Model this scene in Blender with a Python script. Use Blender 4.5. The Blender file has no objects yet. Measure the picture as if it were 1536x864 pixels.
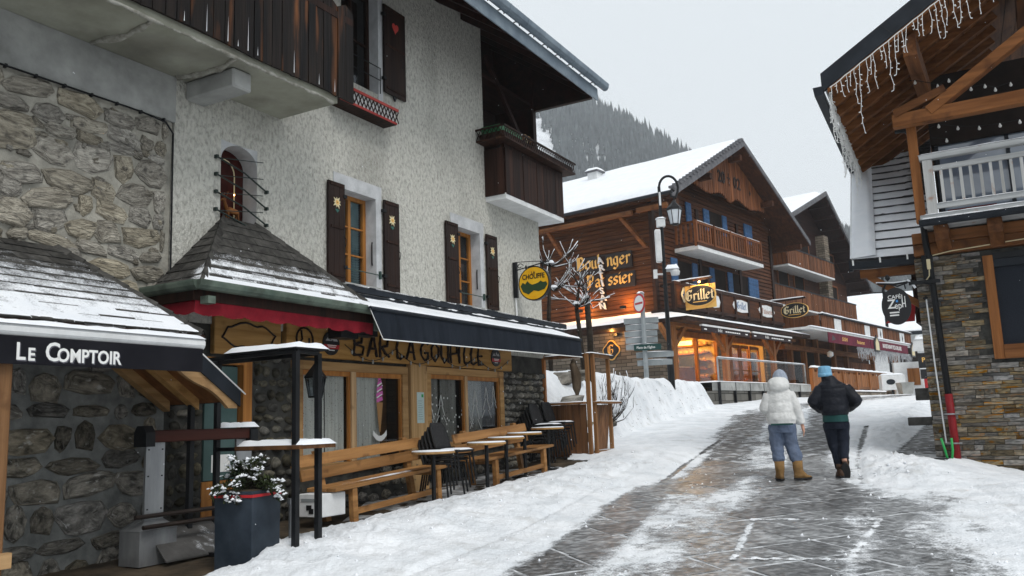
import bpy, bmesh, math, random
import numpy as np
from mathutils import Vector, Matrix
random.seed(7)
S = bpy.context.scene
col = S.collection
rad = math.radians
# ---------------------------------------------------------------- camera
cam_d = bpy.data.cameras.new('camera'); cam = bpy.data.objects.new('camera', cam_d); col.objects.link(cam)
cam_d.sensor_width = 36.0; cam_d.lens = 30.0; cam_d.clip_end = 6000
PITCH, ROLL = rad(9.067), rad(-2.083)
f_ = Vector((0, math.cos(PITCH), math.sin(PITCH))); u_ = Vector((0, -math.sin(PITCH), math.cos(PITCH)))
xr = Vector((1, 0, 0)) * math.cos(ROLL) + u_ * math.sin(ROLL)
ur = Vector((-1, 0, 0)) * math.sin(ROLL) + u_ * math.cos(ROLL)
cam.matrix_world = Matrix(((xr.x, ur.x, -f_.x, 0), (xr.y, ur.y, -f_.y, 0), (xr.z, ur.z, -f_.z, 1.65), (0, 0, 0, 1)))
S.camera = cam
# ---------------------------------------------------------------- sky, sun, exposure
SUN_EL, SUN_AZ = rad(52), rad(150)
W = bpy.data.worlds.new('World'); S.world = W; W.use_nodes = True
nt = W.node_tree; nt.nodes.clear()
sky = nt.nodes.new('ShaderNodeTexSky'); sky.sky_type = 'NISHITA'; sky.sun_disc = False
sky.sun_elevation = SUN_EL; sky.sun_rotation = SUN_AZ; sky.dust_density = 6; sky.air_density = 1.0; sky.altitude = 1000
hs = nt.nodes.new('ShaderNodeHueSaturation'); hs.inputs['Saturation'].default_value = 0.12
mx = nt.nodes.new('ShaderNodeMixRGB'); mx.inputs[0].default_value = 0.88
mx.inputs[2].default_value = (6.7, 7.15, 7.5, 1)          # even grey cloud cover
bg = nt.nodes.new('ShaderNodeBackground'); bg.inputs[1].default_value = 0.125
wo = nt.nodes.new('ShaderNodeOutputWorld')
nt.links.new(sky.outputs[0], hs.inputs['Color']); nt.links.new(hs.outputs[0], mx.inputs[1])
nt.links.new(mx.outputs[0], bg.inputs[0]); nt.links.new(bg.outputs[0], wo.inputs[0])
sd = bpy.data.lights.new('sun', 'SUN'); so = bpy.data.objects.new('sun', sd); col.objects.link(so)
sd.energy = 1.5; sd.angle = rad(20); sd.color = (1.0, 0.97, 0.93)
sdir = Vector((math.sin(SUN_AZ) * math.cos(SUN_EL), math.cos(SUN_AZ) * math.cos(SUN_EL), math.sin(SUN_EL)))
so.rotation_euler = sdir.to_track_quat('Z', 'Y').to_euler(); so.location = (0, 0, 60)
S.view_settings.view_transform = 'Standard'; S.view_settings.look = 'None'
S.view_settings.exposure = 0.10; S.view_settings.gamma = 1.0; S.view_settings.use_curve_mapping = False
S.cycles.max_bounces = 6; S.cycles.diffuse_bounces = 3; S.cycles.glossy_bounces = 2
S.cycles.transmission_bounces = 4; S.cycles.volume_bounces = 1; S.cycles.use_denoising = True
# ---------------------------------------------------------------- noise for heights
_T = np.random.RandomState(3).rand(256, 256)
def vn(x, y):
    x = np.asarray(x, float); y = np.asarray(y, float)
    xi = np.floor(x).astype(int); yi = np.floor(y).astype(int); fx = x - xi; fy = y - yi
    fx = fx * fx * (3 - 2 * fx); fy = fy * fy * (3 - 2 * fy)
    a = _T[xi & 255, yi & 255]; b = _T[(xi + 1) & 255, yi & 255]; c = _T[xi & 255, (yi + 1) & 255]; d = _T[(xi + 1) & 255, (yi + 1) & 255]
    return (a * (1 - fx) + b * fx) * (1 - fy) + (c * (1 - fx) + d * fx) * fy
def fbm(x, y, s=1.0, o=4):
    r = 0; a = .5; x = np.asarray(x) * s; y = np.asarray(y) * s
    for k in range(o):
        r = r + a * (vn(x + 17.3 * k, y + 5.1 * k) - .5); a *= .5; x = x * 2.03; y = y * 2.03
    return r
def sstep(a, b, x):
    t = np.clip((np.asarray(x, float) - a) / (b - a), 0, 1); return t * t * (3 - 2 * t)
# ---------------------------------------------------------------- materials
MATS = {}
def mat(name, c1, c2=None, scale=4.0, stretch=(1, 1, 1), rough=.8, bump=.3, bscale=None, rnd=0.0, metal=0.0, spec=.14,
        detail=6, lo=.35, hi=.65, stain=None, stainscale=1.2, stainstretch=(1, 1, 1), stainlo=.5, stainhi=.75, bdist=.02, hue=0.0, coat=0.0, ndist=0.0):
    m = bpy.data.materials.new(name); m.use_nodes = True; n = m.node_tree.nodes; l = m.node_tree.links
    b = n['Principled BSDF']; MATS[name] = m
    b.inputs['Roughness'].default_value = rough; b.inputs['Metallic'].default_value = metal
    b.inputs['Specular IOR Level'].default_value = spec; b.inputs['Coat Weight'].default_value = coat
    tc = n.new('ShaderNodeTexCoord'); oi = n.new('ShaderNodeObjectInfo')
    ad = n.new('ShaderNodeVectorMath'); ad.operation = 'ADD'; l.new(tc.outputs['Object'], ad.inputs[0])
    ml = n.new('ShaderNodeMath'); ml.operation = 'MULTIPLY'; ml.inputs[1].default_value = 37.0 if rnd else 0.0
    l.new(oi.outputs['Random'], ml.inputs[0]); l.new(ml.outputs[0], ad.inputs[1])
    mp = n.new('ShaderNodeMapping'); mp.inputs['Scale'].default_value = stretch; l.new(ad.outputs[0], mp.inputs[0])
    no = n.new('ShaderNodeTexNoise'); no.inputs['Scale'].default_value = scale; no.inputs['Detail'].default_value = detail
    no.inputs['Roughness'].default_value = .6; no.inputs['Distortion'].default_value = ndist; l.new(mp.outputs[0], no.inputs['Vector'])
    cr = n.new('ShaderNodeValToRGB'); cr.color_ramp.elements[0].position = lo; cr.color_ramp.elements[1].position = hi
    c2 = c2 or tuple(x * 1.25 for x in c1)
    cr.color_ramp.elements[0].color = (*c1, 1); cr.color_ramp.elements[1].color = (*c2, 1); l.new(no.outputs[0], cr.inputs[0])
    out = cr.outputs[0]
    if stain:
        mp2 = n.new('ShaderNodeMapping'); mp2.inputs['Scale'].default_value = stainstretch; l.new(ad.outputs[0], mp2.inputs[0])
        n2 = n.new('ShaderNodeTexNoise'); n2.inputs['Scale'].default_value = stainscale; n2.inputs['Detail'].default_value = 5; l.new(mp2.outputs[0], n2.inputs['Vector'])
        r2 = n.new('ShaderNodeMapRange'); r2.inputs[1].default_value = stainlo; r2.inputs[2].default_value = stainhi; l.new(n2.outputs[0], r2.inputs[0])
        mm = n.new('ShaderNodeMixRGB'); l.new(r2.outputs[0], mm.inputs[0]); l.new(out, mm.inputs[1]); mm.inputs[2].default_value = (*stain, 1); out = mm.outputs[0]
    if rnd or hue:
        hv = n.new('ShaderNodeHueSaturation'); mr = n.new('ShaderNodeMapRange'); mr.inputs[3].default_value = 1 - rnd; mr.inputs[4].default_value = 1 + rnd
        l.new(oi.outputs['Random'], mr.inputs[0]); l.new(mr.outputs[0], hv.inputs['Value']); l.new(out, hv.inputs['Color'])
        if hue:
            wn = n.new('ShaderNodeTexWhiteNoise'); wn.noise_dimensions = '1D'; l.new(oi.outputs['Random'], wn.inputs['W'])
            m3 = n.new('ShaderNodeMapRange'); m3.inputs[3].default_value = 1 - hue; m3.inputs[4].default_value = 1 + hue
            l.new(wn.outputs['Value'], m3.inputs[0]); l.new(m3.outputs[0], hv.inputs['Saturation'])
        out = hv.outputs[0]
    l.new(out, b.inputs['Base Color'])
    if bump:
        bn = n.new('ShaderNodeTexNoise'); bn.inputs['Scale'].default_value = bscale or scale * 4; bn.inputs['Detail'].default_value = 5; l.new(mp.outputs[0], bn.inputs['Vector'])
        bp = n.new('ShaderNodeBump'); bp.inputs['Strength'].default_value = bump; bp.inputs['Distance'].default_value = bdist
        l.new(bn.outputs[0], bp.inputs['Height']); l.new(bp.outputs[0], b.inputs['Normal'])
    return m
def flat(name, c, rough=.6, metal=0, emit=0, spec=.4):
    m = bpy.data.materials.new(name); m.use_nodes = True; b = m.node_tree.nodes['Principled BSDF']; MATS[name] = m
    b.inputs['Base Color'].default_value = (*c, 1); b.inputs['Roughness'].default_value = rough; b.inputs['Metallic'].default_value = metal
    b.inputs['Specular IOR Level'].default_value = spec
    if emit:
        b.inputs['Emission Color'].default_value = (*c, 1); b.inputs['Emission Strength'].default_value = emit
    return m
def glass(name, tint, dark=.5, rough=.03):
    m = bpy.data.materials.new(name); m.use_nodes = True; n = m.node_tree.nodes; l = m.node_tree.links; n.clear(); MATS[name] = m
    o = n.new('ShaderNodeOutputMaterial'); tr = n.new('ShaderNodeBsdfTransparent'); tr.inputs[0].default_value = (*tint, 1)
    g = n.new('ShaderNodeBsdfGlossy'); g.inputs['Roughness'].default_value = rough; g.inputs[0].default_value = (.85, .9, .95, 1)
    fr = n.new('ShaderNodeFresnel'); fr.inputs[0].default_value = 1.45 + dark
    ge = n.new('ShaderNodeNewGeometry'); iv = n.new('ShaderNodeMath'); iv.operation = 'SUBTRACT'; iv.inputs[0].default_value = 1.0; l.new(ge.outputs['Backfacing'], iv.inputs[1])
    mu = n.new('ShaderNodeMath'); mu.operation = 'MULTIPLY'; l.new(fr.outputs[0], mu.inputs[0]); l.new(iv.outputs[0], mu.inputs[1])
    mix = n.new('ShaderNodeMixShader'); l.new(mu.outputs[0], mix.inputs[0]); l.new(tr.outputs[0], mix.inputs[1]); l.new(g.outputs[0], mix.inputs[2]); l.new(mix.outputs[0], o.inputs[0])
    return m
snow = mat('snow', (.80, .83, .87), (.88, .90, .93), scale=2.5, rough=.75, bump=.25, bscale=60, spec=.25, bdist=.01)
snowr = mat('snow_on_ground', (.68, .71, .74), (.84, .86, .885), scale=1.7, rough=.8, bump=.8, bscale=26, spec=.2, bdist=.025,
            stain=(.50, .50, .49), stainscale=3.1, stainlo=.56, stainhi=.88)
def covered(m, n1s=8, n2s=42, a=.34, b=.62):
    n = m.node_tree.nodes; l = m.node_tree.links; out = n['Material Output']; pb = n['Principled BSDF']
    at = n.new('ShaderNodeAttribute'); at.attribute_name = 'cover'; tc = n.new('ShaderNodeTexCoord'); acc = at.outputs['Fac']
    for sc, w in ((n1s, .55), (n2s, .75)):
        no = n.new('ShaderNodeTexNoise'); no.inputs['Scale'].default_value = sc; no.inputs['Detail'].default_value = 3; l.new(tc.outputs['Object'], no.inputs['Vector'])
        mm = n.new('ShaderNodeMath'); mm.operation = 'MULTIPLY_ADD'; mm.inputs[1].default_value = w; l.new(no.outputs[0], mm.inputs[0]); l.new(acc, mm.inputs[2]); acc = mm.outputs[0]
    sb = n.new('ShaderNodeMath'); sb.operation = 'SUBTRACT'; sb.inputs[1].default_value = .65; l.new(acc, sb.inputs[0])
    mr = n.new('ShaderNodeMapRange'); mr.inputs[1].default_value = a; mr.inputs[2].default_value = b; l.new(sb.outputs[0], mr.inputs[0])
    tr = n.new('ShaderNodeBsdfTransparent'); mx2 = n.new('ShaderNodeMixShader'); l.new(mr.outputs[0], mx2.inputs[0]); l.new(tr.outputs[0], mx2.inputs[1]); l.new(pb.outputs[0], mx2.inputs[2]); l.new(mx2.outputs[0], out.inputs[0]); return m
snowthin = covered(mat('thin_roof_snow', (.78, .81, .85), (.86, .88, .91), scale=2.5, rough=.75, bump=.25, bscale=60, spec=.25, bdist=.01), 11, 70, .26, .78)
covered(snowr, 7, 46, .30, .66)
plaster = mat('roughcast_plaster', (.27, .263, .232), (.60, .59, .535), scale=21, stretch=(1, 1, .62), rough=.95, bump=1.0, bscale=40, lo=.26, hi=.56, detail=9, ndist=.5,
              stain=(.20, .195, .17), stainscale=.75, stainstretch=(1, 1, .5), stainlo=.50, stainhi=.86, bdist=.03)
smoothplaster = mat('window_surround_plaster', (.42, .43, .44), (.55, .56, .57), scale=5, rough=.9, bump=.15, bscale=30)
concrete = mat('concrete', (.24, .245, .235), (.42, .425, .41), scale=1.6, rough=.9, bump=.2, bscale=25, stain=(.12, .12, .11), stainscale=1.7, stainlo=.55, stainhi=.8)
concgreen = mat('old_slab_concrete', (.27, .27, .21), (.42, .42, .35), scale=1.1, rough=.9, bump=.2, bscale=22, stain=(.13, .12, .10), stainscale=.8, stainlo=.5, stainhi=.8)
mortar = mat('mortar', (.26, .25, .215), (.42, .40, .345), scale=6, rough=.95, bump=.5, bscale=30, stain=(.15, .145, .13), stainscale=1.3)
mortar_d = mat('shaded_grey_mortar', (.115, .12, .115), (.21, .215, .205), scale=6, rough=.95, bump=.5, bscale=30)
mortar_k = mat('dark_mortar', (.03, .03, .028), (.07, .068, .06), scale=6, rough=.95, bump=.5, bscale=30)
stone_b = mat('beige_rubble_stone', (.20, .18, .145), (.50, .46, .38), scale=3.2, stretch=(1, .5, 1.6), rough=.9, bump=.9, bscale=8, rnd=.25, hue=.35, stain=(.12, .11, .095), stainscale=4, stainlo=.55, stainhi=.7, bdist=.06)
stone_d = mat('shaded_grey_rubble', (.05, .046, .038), (.27, .245, .20), scale=3.2, rough=.9, bump=.9, bscale=8, rnd=.5, hue=.5, stain=(.36, .35, .32), stainscale=5, stainlo=.60, stainhi=.74, bdist=.05)  # grey stone, toned down for the shade on the lower corner wall
cobble = mat('round_cobble', (.09, .085, .07), (.30, .28, .24), scale=2.2, rough=.8, bump=.3, bscale=9, rnd=.6, hue=.5)
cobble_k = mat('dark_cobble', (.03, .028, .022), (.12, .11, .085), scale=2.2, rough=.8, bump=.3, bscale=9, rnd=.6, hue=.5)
slate = mat('slate_ledge_stone', (.07, .062, .05), (.25, .215, .165), scale=2.5, rough=.75, bump=.5, bscale=7, rnd=.5, hue=.9, stain=(.24, .115, .04), stainscale=1.6, stainlo=.56, stainhi=.68)
pave = mat('wet_flagstone', (.045, .046, .047), (.17, .173, .175), scale=3.0, rough=.36, bump=.6, bscale=9, rnd=.4, spec=.5,
           stain=(.52, .535, .55), stainscale=8, stainlo=.46, stainhi=.80)
asphalt = mat('icy_asphalt', (.07, .07, .07), (.17, .17, .17), scale=3, rough=.6, bump=.4, bscale=30, stain=(.6, .62, .64), stainscale=5, stainlo=.5, stainhi=.7)
dirt = mat('damp_earth', (.035, .028, .02), (.10, .075, .05), scale=3, rough=.9, bump=.6, bscale=18)
Z = (1, 1, .06); H = (1, .06, 1); HX = (.06, 1, 1)
wood_y = mat('honey_pine', (.30, .165, .062), (.46, .275, .115), scale=14, stretch=H, rough=.6, bump=.15, bscale=20, rnd=.12, hue=.1, stain=(.14, .065, .022), stainscale=2.2, stainlo=.62, stainhi=.75)
wood_yv = mat('honey_pine_upright', (.34, .20, .085), (.52, .33, .155), scale=14, stretch=Z, rough=.6, bump=.15, bscale=20, rnd=.12, hue=.1, stain=(.16, .08, .03), stainscale=2.2, stainlo=.64, stainhi=.75)
wood_o = mat('orange_window_wood', (.26, .10, .022), (.42, .18, .045), scale=14, stretch=Z, rough=.45, bump=.1, rnd=.1)
wood_bench = mat('bench_pine', (.20, .095, .032), (.37, .19, .07), scale=12, stretch=H, rough=.5, bump=.15, bscale=20, rnd=.2, stain=(.08, .035, .012), stainscale=3, stainlo=.58, stainhi=.75)
wood_old = mat('weathered_balcony_plank', (.005, .0045, .005), (.020, .014, .011), scale=10, stretch=Z, rough=.6, bump=.5, bscale=24, rnd=.3, stain=(.23, .085, .028), stainscale=2.2, stainstretch=(1.8, 1.8, .22), stainlo=.57, stainhi=.74)
wood_dk = mat('dark_brown_plank', (.012, .006, .0045), (.038, .016, .010), scale=10, stretch=Z, rough=.6, bump=.3, bscale=20, rnd=.35, stain=(.11, .052, .03), stainscale=3, stainstretch=(1.5, 1.5, .15), stainlo=.66, stainhi=.78)
wood_sh = mat('shutter_brown', (.012, .007, .006), (.030, .016, .012), scale=10, stretch=Z, rough=.55, bump=.2, rnd=.1)
wood_red = mat('dark_red_soffit', (.014, .005, .0045), (.034, .012, .009), scale=10, stretch=H, rough=.7, bump=.2, rnd=.2)
wood_ch = mat('chalet_log', (.070, .023, .0075), (.17, .060, .019), scale=9, stretch=HX, rough=.65, bump=.3, rnd=.2, stain=(.035, .013, .007), stainscale=.7, stainlo=.5, stainhi=.8)
wood_cf = mat('chalet_front_log', (.038, .013, .006), (.095, .034, .013), scale=9, stretch=H, rough=.65, bump=.3, rnd=.2, stain=(.028, .011, .007), stainscale=.7, stainlo=.5, stainhi=.8)
wood_cv = mat('chalet_upright_board', (.11, .036, .013), (.22, .080, .030), scale=9, stretch=Z, rough=.65, bump=.3, rnd=.3)
wood_m = mat('larch_cladding', (.095, .034, .013), (.19, .072, .028), scale=9, stretch=Z, rough=.65, bump=.3, rnd=.3)
wood_beam = mat('orange_beam', (.13, .048, .014), (.25, .10, .033), scale=10, stretch=H, rough=.6, bump=.3, bscale=18, rnd=.2, stain=(.07, .025, .009), stainscale=2.5, stainlo=.58, stainhi=.75)
wood_beamz = mat('orange_post', (.18, .066, .019), (.32, .13, .042), scale=10, stretch=Z, rough=.6, bump=.3, bscale=18, rnd=.2, stain=(.07, .025, .009), stainscale=2.5, stainlo=.62, stainhi=.75)
wood_beamx = mat('rafter_wood', (.085, .032, .011), (.20, .08, .028), scale=10, stretch=HX, rough=.6, bump=.3, bscale=18, rnd=.2, stain=(.06, .022, .008), stainscale=2.0, stainlo=.5, stainhi=.75)
wood_post2 = mat('brown_door_post', (.11, .052, .022), (.22, .115, .052), scale=10, stretch=Z, rough=.6, bump=.3, stain=(.05, .02, .008), stainscale=2.5, stainlo=.6, stainhi=.75)
wood_grey = mat('silvered_rail_wood', (.30, .31, .31), (.50, .51, .51), scale=9, stretch=H, rough=.8, bump=.3, rnd=.15, stain=(.25, .11, .045), stainscale=3, stainlo=.68, stainhi=.8)
wood_greyz = mat('silvered_baluster_wood', (.33, .33, .32), (.52, .52, .51), scale=9, stretch=Z, rough=.8, bump=.3, rnd=.15, stain=(.30, .12, .045), stainscale=3, stainlo=.62, stainhi=.75)
wood_kiosk = mat('kiosk_wood', (.085, .038, .016), (.19, .09, .04), scale=11, stretch=Z, rough=.6, bump=.2, rnd=.3)
shingle = mat('bitumen_shingle', (.030, .029, .027), (.075, .072, .066), scale=9, rough=.9, bump=.4, bscale=60, rnd=.25)
tile = mat('roof_tile', (.03, .03, .032), (.075, .075, .08), scale=5, rough=.7, bump=.3, rnd=.2)
iron = mat('black_iron', (.005, .0055, .0065), (.011, .012, .014), scale=6, rough=.5, bump=.1, spec=.22)
steel = mat('brushed_steel', (.26, .27, .28), (.40, .41, .42), scale=5, stretch=(1, 1, .2), rough=.42, bump=.05, metal=.7, stain=(.14, .14, .14), stainscale=2)
zinc = mat('zinc_gutter', (.15, .19, .23), (.24, .29, .33), scale=3, rough=.5, bump=.08, metal=.35)
copper = mat('green_copper_gutter', (.075, .105, .085), (.15, .185, .15), scale=3, rough=.6, bump=.15, stain=(.04, .05, .04), stainscale=4)
anthr = mat('anthracite_metal', (.009, .012, .017), (.017, .022, .030), scale=3, rough=.55, bump=.05, spec=.22)
fabric_n = mat('navy_awning_fabric', (.007, .010, .016), (.016, .021, .030), scale=3, stretch=(1, 2, .4), rough=.85, bump=.15, bscale=40)
fabric_k = mat('black_awning_fabric', (.006, .006, .009), (.012, .012, .016), scale=3, rough=.8, bump=.1)
fabric_r = mat('red_valance_fabric', (.17, .008, .016), (.28, .016, .028), scale=5, rough=.85, bump=.2)
planterm = mat('slate_blue_planter', (.018, .026, .036), (.040, .052, .068), scale=3, rough=.45, bump=.1, stain=(.10, .12, .14), stainscale=1.5, stainlo=.62, stainhi=.9)
wicker = mat('dark_resin_chair', (.012, .012, .013), (.032, .031, .032), scale=40, rough=.6, bump=.5, bscale=90)
blue = mat('blue_shutter', (.030, .085, .19), (.055, .13, .27), scale=6, stretch=Z, rough=.6, bump=.15, rnd=.15)
white = mat('white_paint', (.62, .63, .63), (.76, .77, .77), scale=4, rough=.6, bump=.05)
greyp = mat('grey_sign_back', (.26, .29, .30), (.36, .39, .40), scale=3, rough=.5, bump=.05, metal=.2)
bark = mat('dark_bark', (.018, .014, .011), (.05, .04, .03), scale=10, rough=.9, bump=.6, bscale=24)
needle = mat('conifer_needles', (.018, .032, .012), (.075, .095, .038), scale=9, rough=.8, bump=0)
farwood = mat('far_spruce_needles', (.008, .014, .016), (.085, .10, .105), scale=.11, rough=.95, bump=0)
farsnow = mat('snowy_forest_floor', (.14, .155, .165), (.78, .80, .83), scale=.016, rough=.95, bump=0, lo=.38, hi=.56)
gold = flat('gold_letter', (.78, .46, .12), .5)
lwhite = flat('white_letter', (.80, .80, .78), .6)
cream = flat('cream_paint', (.68, .58, .36), .6)
black = flat('black_sign', (.006, .006, .008), .45)
redp = flat('red_paint', (.45, .015, .02), .5)
pink = flat('pink_print', (.62, .13, .42), .6)
cone = flat('waffle_brown', (.36, .19, .07), .7)
greenp = flat('green_tube', (.015, .32, .07), .45)
yellow = mat('yellow_sign_face', (.70, .34, .012), (.80, .46, .02), scale=3, rough=.45, bump=0)
dkgreen = flat('dark_green_print', (.02, .05, .015), .6)
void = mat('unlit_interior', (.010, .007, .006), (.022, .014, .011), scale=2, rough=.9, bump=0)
curtain = mat('patterned_net_curtain', (.58, .55, .51), (.78, .75, .70), scale=5, stretch=(1, 6, .15), rough=.9, bump=.3, bscale=9, stain=(.16, .14, .12), stainscale=55, stainlo=.62, stainhi=.68)
teal = mat('teal_door_glass_film', (.045, .085, .08), (.08, .13, .125), scale=2, rough=.3, bump=0)
wglass = glass('window_glass', (.86, .88, .88), .1); cglass = glass('clear_railing_glass', (.97, .98, .98), -.3)
dglass = glass('dark_window_glass', (.55, .58, .6), .25)
skin = mat('skin', (.50, .27, .19), (.58, .33, .24), scale=8, rough=.55, bump=.05)
warmglow = flat('warm_bulb', (1.0, .55, .18), .5, emit=14)
# ---------------------------------------------------------------- mesh builder
def V3(*a): return Vector(a if len(a) == 3 else a[0])
class MB:
    def __init__(s): s.v = []; s.f = []
    def add(s, vs, fs):
        k = len(s.v); s.v.extend([tuple(p) for p in vs]); s.f.extend([tuple(k + i for i in q) for q in fs]); return s
    def box(s, x0, x1, y0, y1, z0, z1):
        return s.add([(x0, y0, z0), (x1, y0, z0), (x1, y1, z0), (x0, y1, z0), (x0, y0, z1), (x1, y0, z1), (x1, y1, z1), (x0, y1, z1)],
                     [(0, 3, 2, 1), (4, 5, 6, 7), (0, 1, 5, 4), (1, 2, 6, 5), (2, 3, 7, 6), (3, 0, 4, 7)])
    def hexa(s, p): return s.add(p, [(0, 3, 2, 1), (4, 5, 6, 7), (0, 1, 5, 4), (1, 2, 6, 5), (2, 3, 7, 6), (3, 0, 4, 7)])
    def beam(s, p, q, w, h, up=(0, 0, 1)):
        p = V3(p); q = V3(q); d = (q - p).normalized(); up = V3(up); sd_ = d.cross(up)
        if sd_.length < 1e-4: sd_ = d.cross(V3(1, 0, 0))
        sd_.normalize(); up = sd_.cross(d).normalized(); a = sd_ * w / 2; b = up * h / 2
        return s.hexa([p - a - b, p + a - b, q + a - b, q - a - b, p - a + b, p + a + b, q + a + b, q - a + b])
    def tube(s, pts, r, n=8, cap=True):
        pts = [V3(p) for p in pts]; rs = r if isinstance(r, (list, tuple)) else [r] * len(pts); k0 = len(s.v); prev = None
        for i, p in enumerate(pts):
            d = (pts[min(i + 1, len(pts) - 1)] - pts[max(i - 1, 0)])
            d = d.normalized() if d.length > 1e-9 else V3(0, 0, 1)
            a = d.orthogonal().normalized() if prev is None else (prev - d * prev.dot(d)).normalized()
            prev = a; b = d.cross(a)
            for j in range(n):
                t = 2 * math.pi * j / n; s.v.append(tuple(p + (a * math.cos(t) + b * math.sin(t)) * rs[i]))
        for i in range(len(pts) - 1):
            for j in range(n):
                s.f.append((k0 + i * n + j, k0 + i * n + (j + 1) % n, k0 + (i + 1) * n + (j + 1) % n, k0 + (i + 1) * n + j))
        if cap:
            s.f.append(tuple(k0 + j for j in reversed(range(n)))); e = k0 + (len(pts) - 1) * n; s.f.append(tuple(e + j for j in range(n)))
        return s
    def prism(s, poly, vec):
        n = len(poly); vec = V3(vec); a = [V3(p) for p in poly]
        return s.add(a + [p + vec for p in a], [tuple(reversed(range(n))), tuple(range(n, 2 * n))] + [(i, (i + 1) % n, n + (i + 1) % n, n + i) for i in range(n)])
    def lathe(s, prof, c=(0, 0, 0), n=20):
        k0 = len(s.v); m = len(prof)
        for i in range(n):
            t = 2 * math.pi * i / n
            for r, z in prof: s.v.append((c[0] + r * math.cos(t), c[1] + r * math.sin(t), c[2] + z))
        for i in range(n):
            for j in range(m - 1):
                s.f.append((k0 + i * m + j, k0 + ((i + 1) % n) * m + j, k0 + ((i + 1) % n) * m + j + 1, k0 + i * m + j + 1))
        s.f.append(tuple(k0 + i * m + m - 1 for i in range(n))); s.f.append(tuple(k0 + i * m for i in reversed(range(n))))
        return s
    def loft(s, rings, close=True):
        n = len(rings[0]); k0 = len(s.v)
        for r in rings: s.v.extend([tuple(p) for p in r])
        for i in range(len(rings) - 1):
            for j in range(n):
                s.f.append((k0 + i * n + j, k0 + i * n + (j + 1) % n, k0 + (i + 1) * n + (j + 1) % n, k0 + (i + 1) * n + j))
        if close:
            s.f.append(tuple(k0 + j for j in reversed(range(n)))); e = k0 + (len(rings) - 1) * n; s.f.append(tuple(e + j for j in range(n)))
        return s
    def mesh(s, name, m=None, bev=0, smooth=False, recalc=True):
        me = bpy.data.meshes.new(name); me.from_pydata(s.v, [], s.f)
        if recalc or bev:
            bm = bmesh.new(); bm.from_mesh(me)
            if recalc: bmesh.ops.recalc_face_normals(bm, faces=bm.faces)
            if bev: bmesh.ops.bevel(bm, geom=bm.edges[:], offset=bev, segments=1, affect='EDGES', clamp_overlap=True)
            bm.to_mesh(me); bm.free()
        if smooth: me.shade_smooth()
        if m: me.materials.append(m)
        return me
    def build(s, name, m, parent=None, bev=0, smooth=False, label=None, kind=None, recalc=True):
        o = bpy.data.objects.new(name, s.mesh(name, m, bev, smooth, recalc)); col.objects.link(o)
        if parent: o.parent = parent
        if label: o['label'] = label
        if kind: o['kind'] = kind
        return o
def thing(name, label, cat, loc=(0, 0, 0), rz=0.0, group=None):
    o = bpy.data.objects.new(name, None); col.objects.link(o); o.empty_display_size = .2
    o.location = loc; o.rotation_euler = (0, 0, rz); o['label'] = label; o['category'] = cat
    if group: o['group'] = group
    return o
def tag(o, label, cat, group=None):
    o['label'] = label; o['category'] = cat
    if group: o['group'] = group
    return o
def copy_tree(o, parent=None):
    c = o.copy(); col.objects.link(c); c.parent = parent
    for ch in list(o.children): copy_tree(ch, c)
    return c
def inst(name, me, parent, loc, scale=(1, 1, 1), rot=(0, 0, 0), kind=None):
    o = bpy.data.objects.new(name, me); col.objects.link(o); o.parent = parent; o.location = loc; o.scale = scale; o.rotation_euler = rot
    if kind: o['kind'] = kind
    return o
class Frame:   # local axes: x = outward from the facade, y = along it, z = up
    def __init__(s, yaw, ox, oy): s.a = rad(yaw); s.u = Vector((math.sin(s.a), math.cos(s.a), 0)); s.n = Vector((math.cos(s.a), -math.sin(s.a), 0)); s.o = Vector((ox, oy, 0))
    def w(s, v, u, z): return s.o + s.n * v + s.u * u + Vector((0, 0, z))
    def loc(s, x, y): dx = x - s.o.x; dy = y - s.o.y; return dx * s.n.x + dy * s.n.y, dx * s.u.x + dy * s.u.y
FL = Frame(29.308, -8.0 * math.cos(rad(29.308)), 8.0 * math.sin(rad(29.308)))
FK = Frame(38.9, 6.25, 37.0); FM = Frame(38.5, 16.82, 46.0); FR = Frame(120.66, 7.46, 15.3)
# snow lying on any four-cornered surface: thickness t(s,r) along the normal
def snow_quad(name, parent, a, b, c, d, tf, nu=24, nv=12, m=None, up=(0, 0, 1), kind='stuff'):
    a, b, c, d = [np.array(p, float) for p in (a, b, c, d)]; up = np.array(up, float)
    s, r = np.meshgrid(np.linspace(0, 1, nu), np.linspace(0, 1, nv), indexing='ij')
    P = a[None, None] * ((1 - s) * (1 - r))[..., None] + b * (s * (1 - r))[..., None] + c * (s * r)[..., None] + d * ((1 - s) * r)[..., None]
    t = tf(s, r, P) * np.ones_like(s)
    cov = np.clip((t + .014) / .034, 0, 1); e = np.zeros_like(t, bool); e[0] = e[-1] = True; e[:, 0] = e[:, -1] = True; off = np.maximum(t, .017); off[e] = np.where(t[e] > .02, -.004, .012)
    P = P + up * off[..., None]
    idx = np.arange(nu * nv).reshape(nu, nv)
    F = [(int(idx[i, j]), int(idx[i + 1, j]), int(idx[i + 1, j + 1]), int(idx[i, j + 1])) for i in range(nu - 1) for j in range(nv - 1) if max(t[i, j], t[i + 1, j], t[i + 1, j + 1], t[i, j + 1]) > -.03]
    mb = MB(); mb.v = [tuple(p) for p in P.reshape(-1, 3)]; mb.f = F
    o = mb.build(name, m or snowthin, parent, smooth=True, kind=kind, recalc=False)
    at = o.data.attributes.new('cover', 'FLOAT', 'POINT'); at.data.foreach_set('value', cov.reshape(-1).astype(np.float32))
    return o
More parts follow.
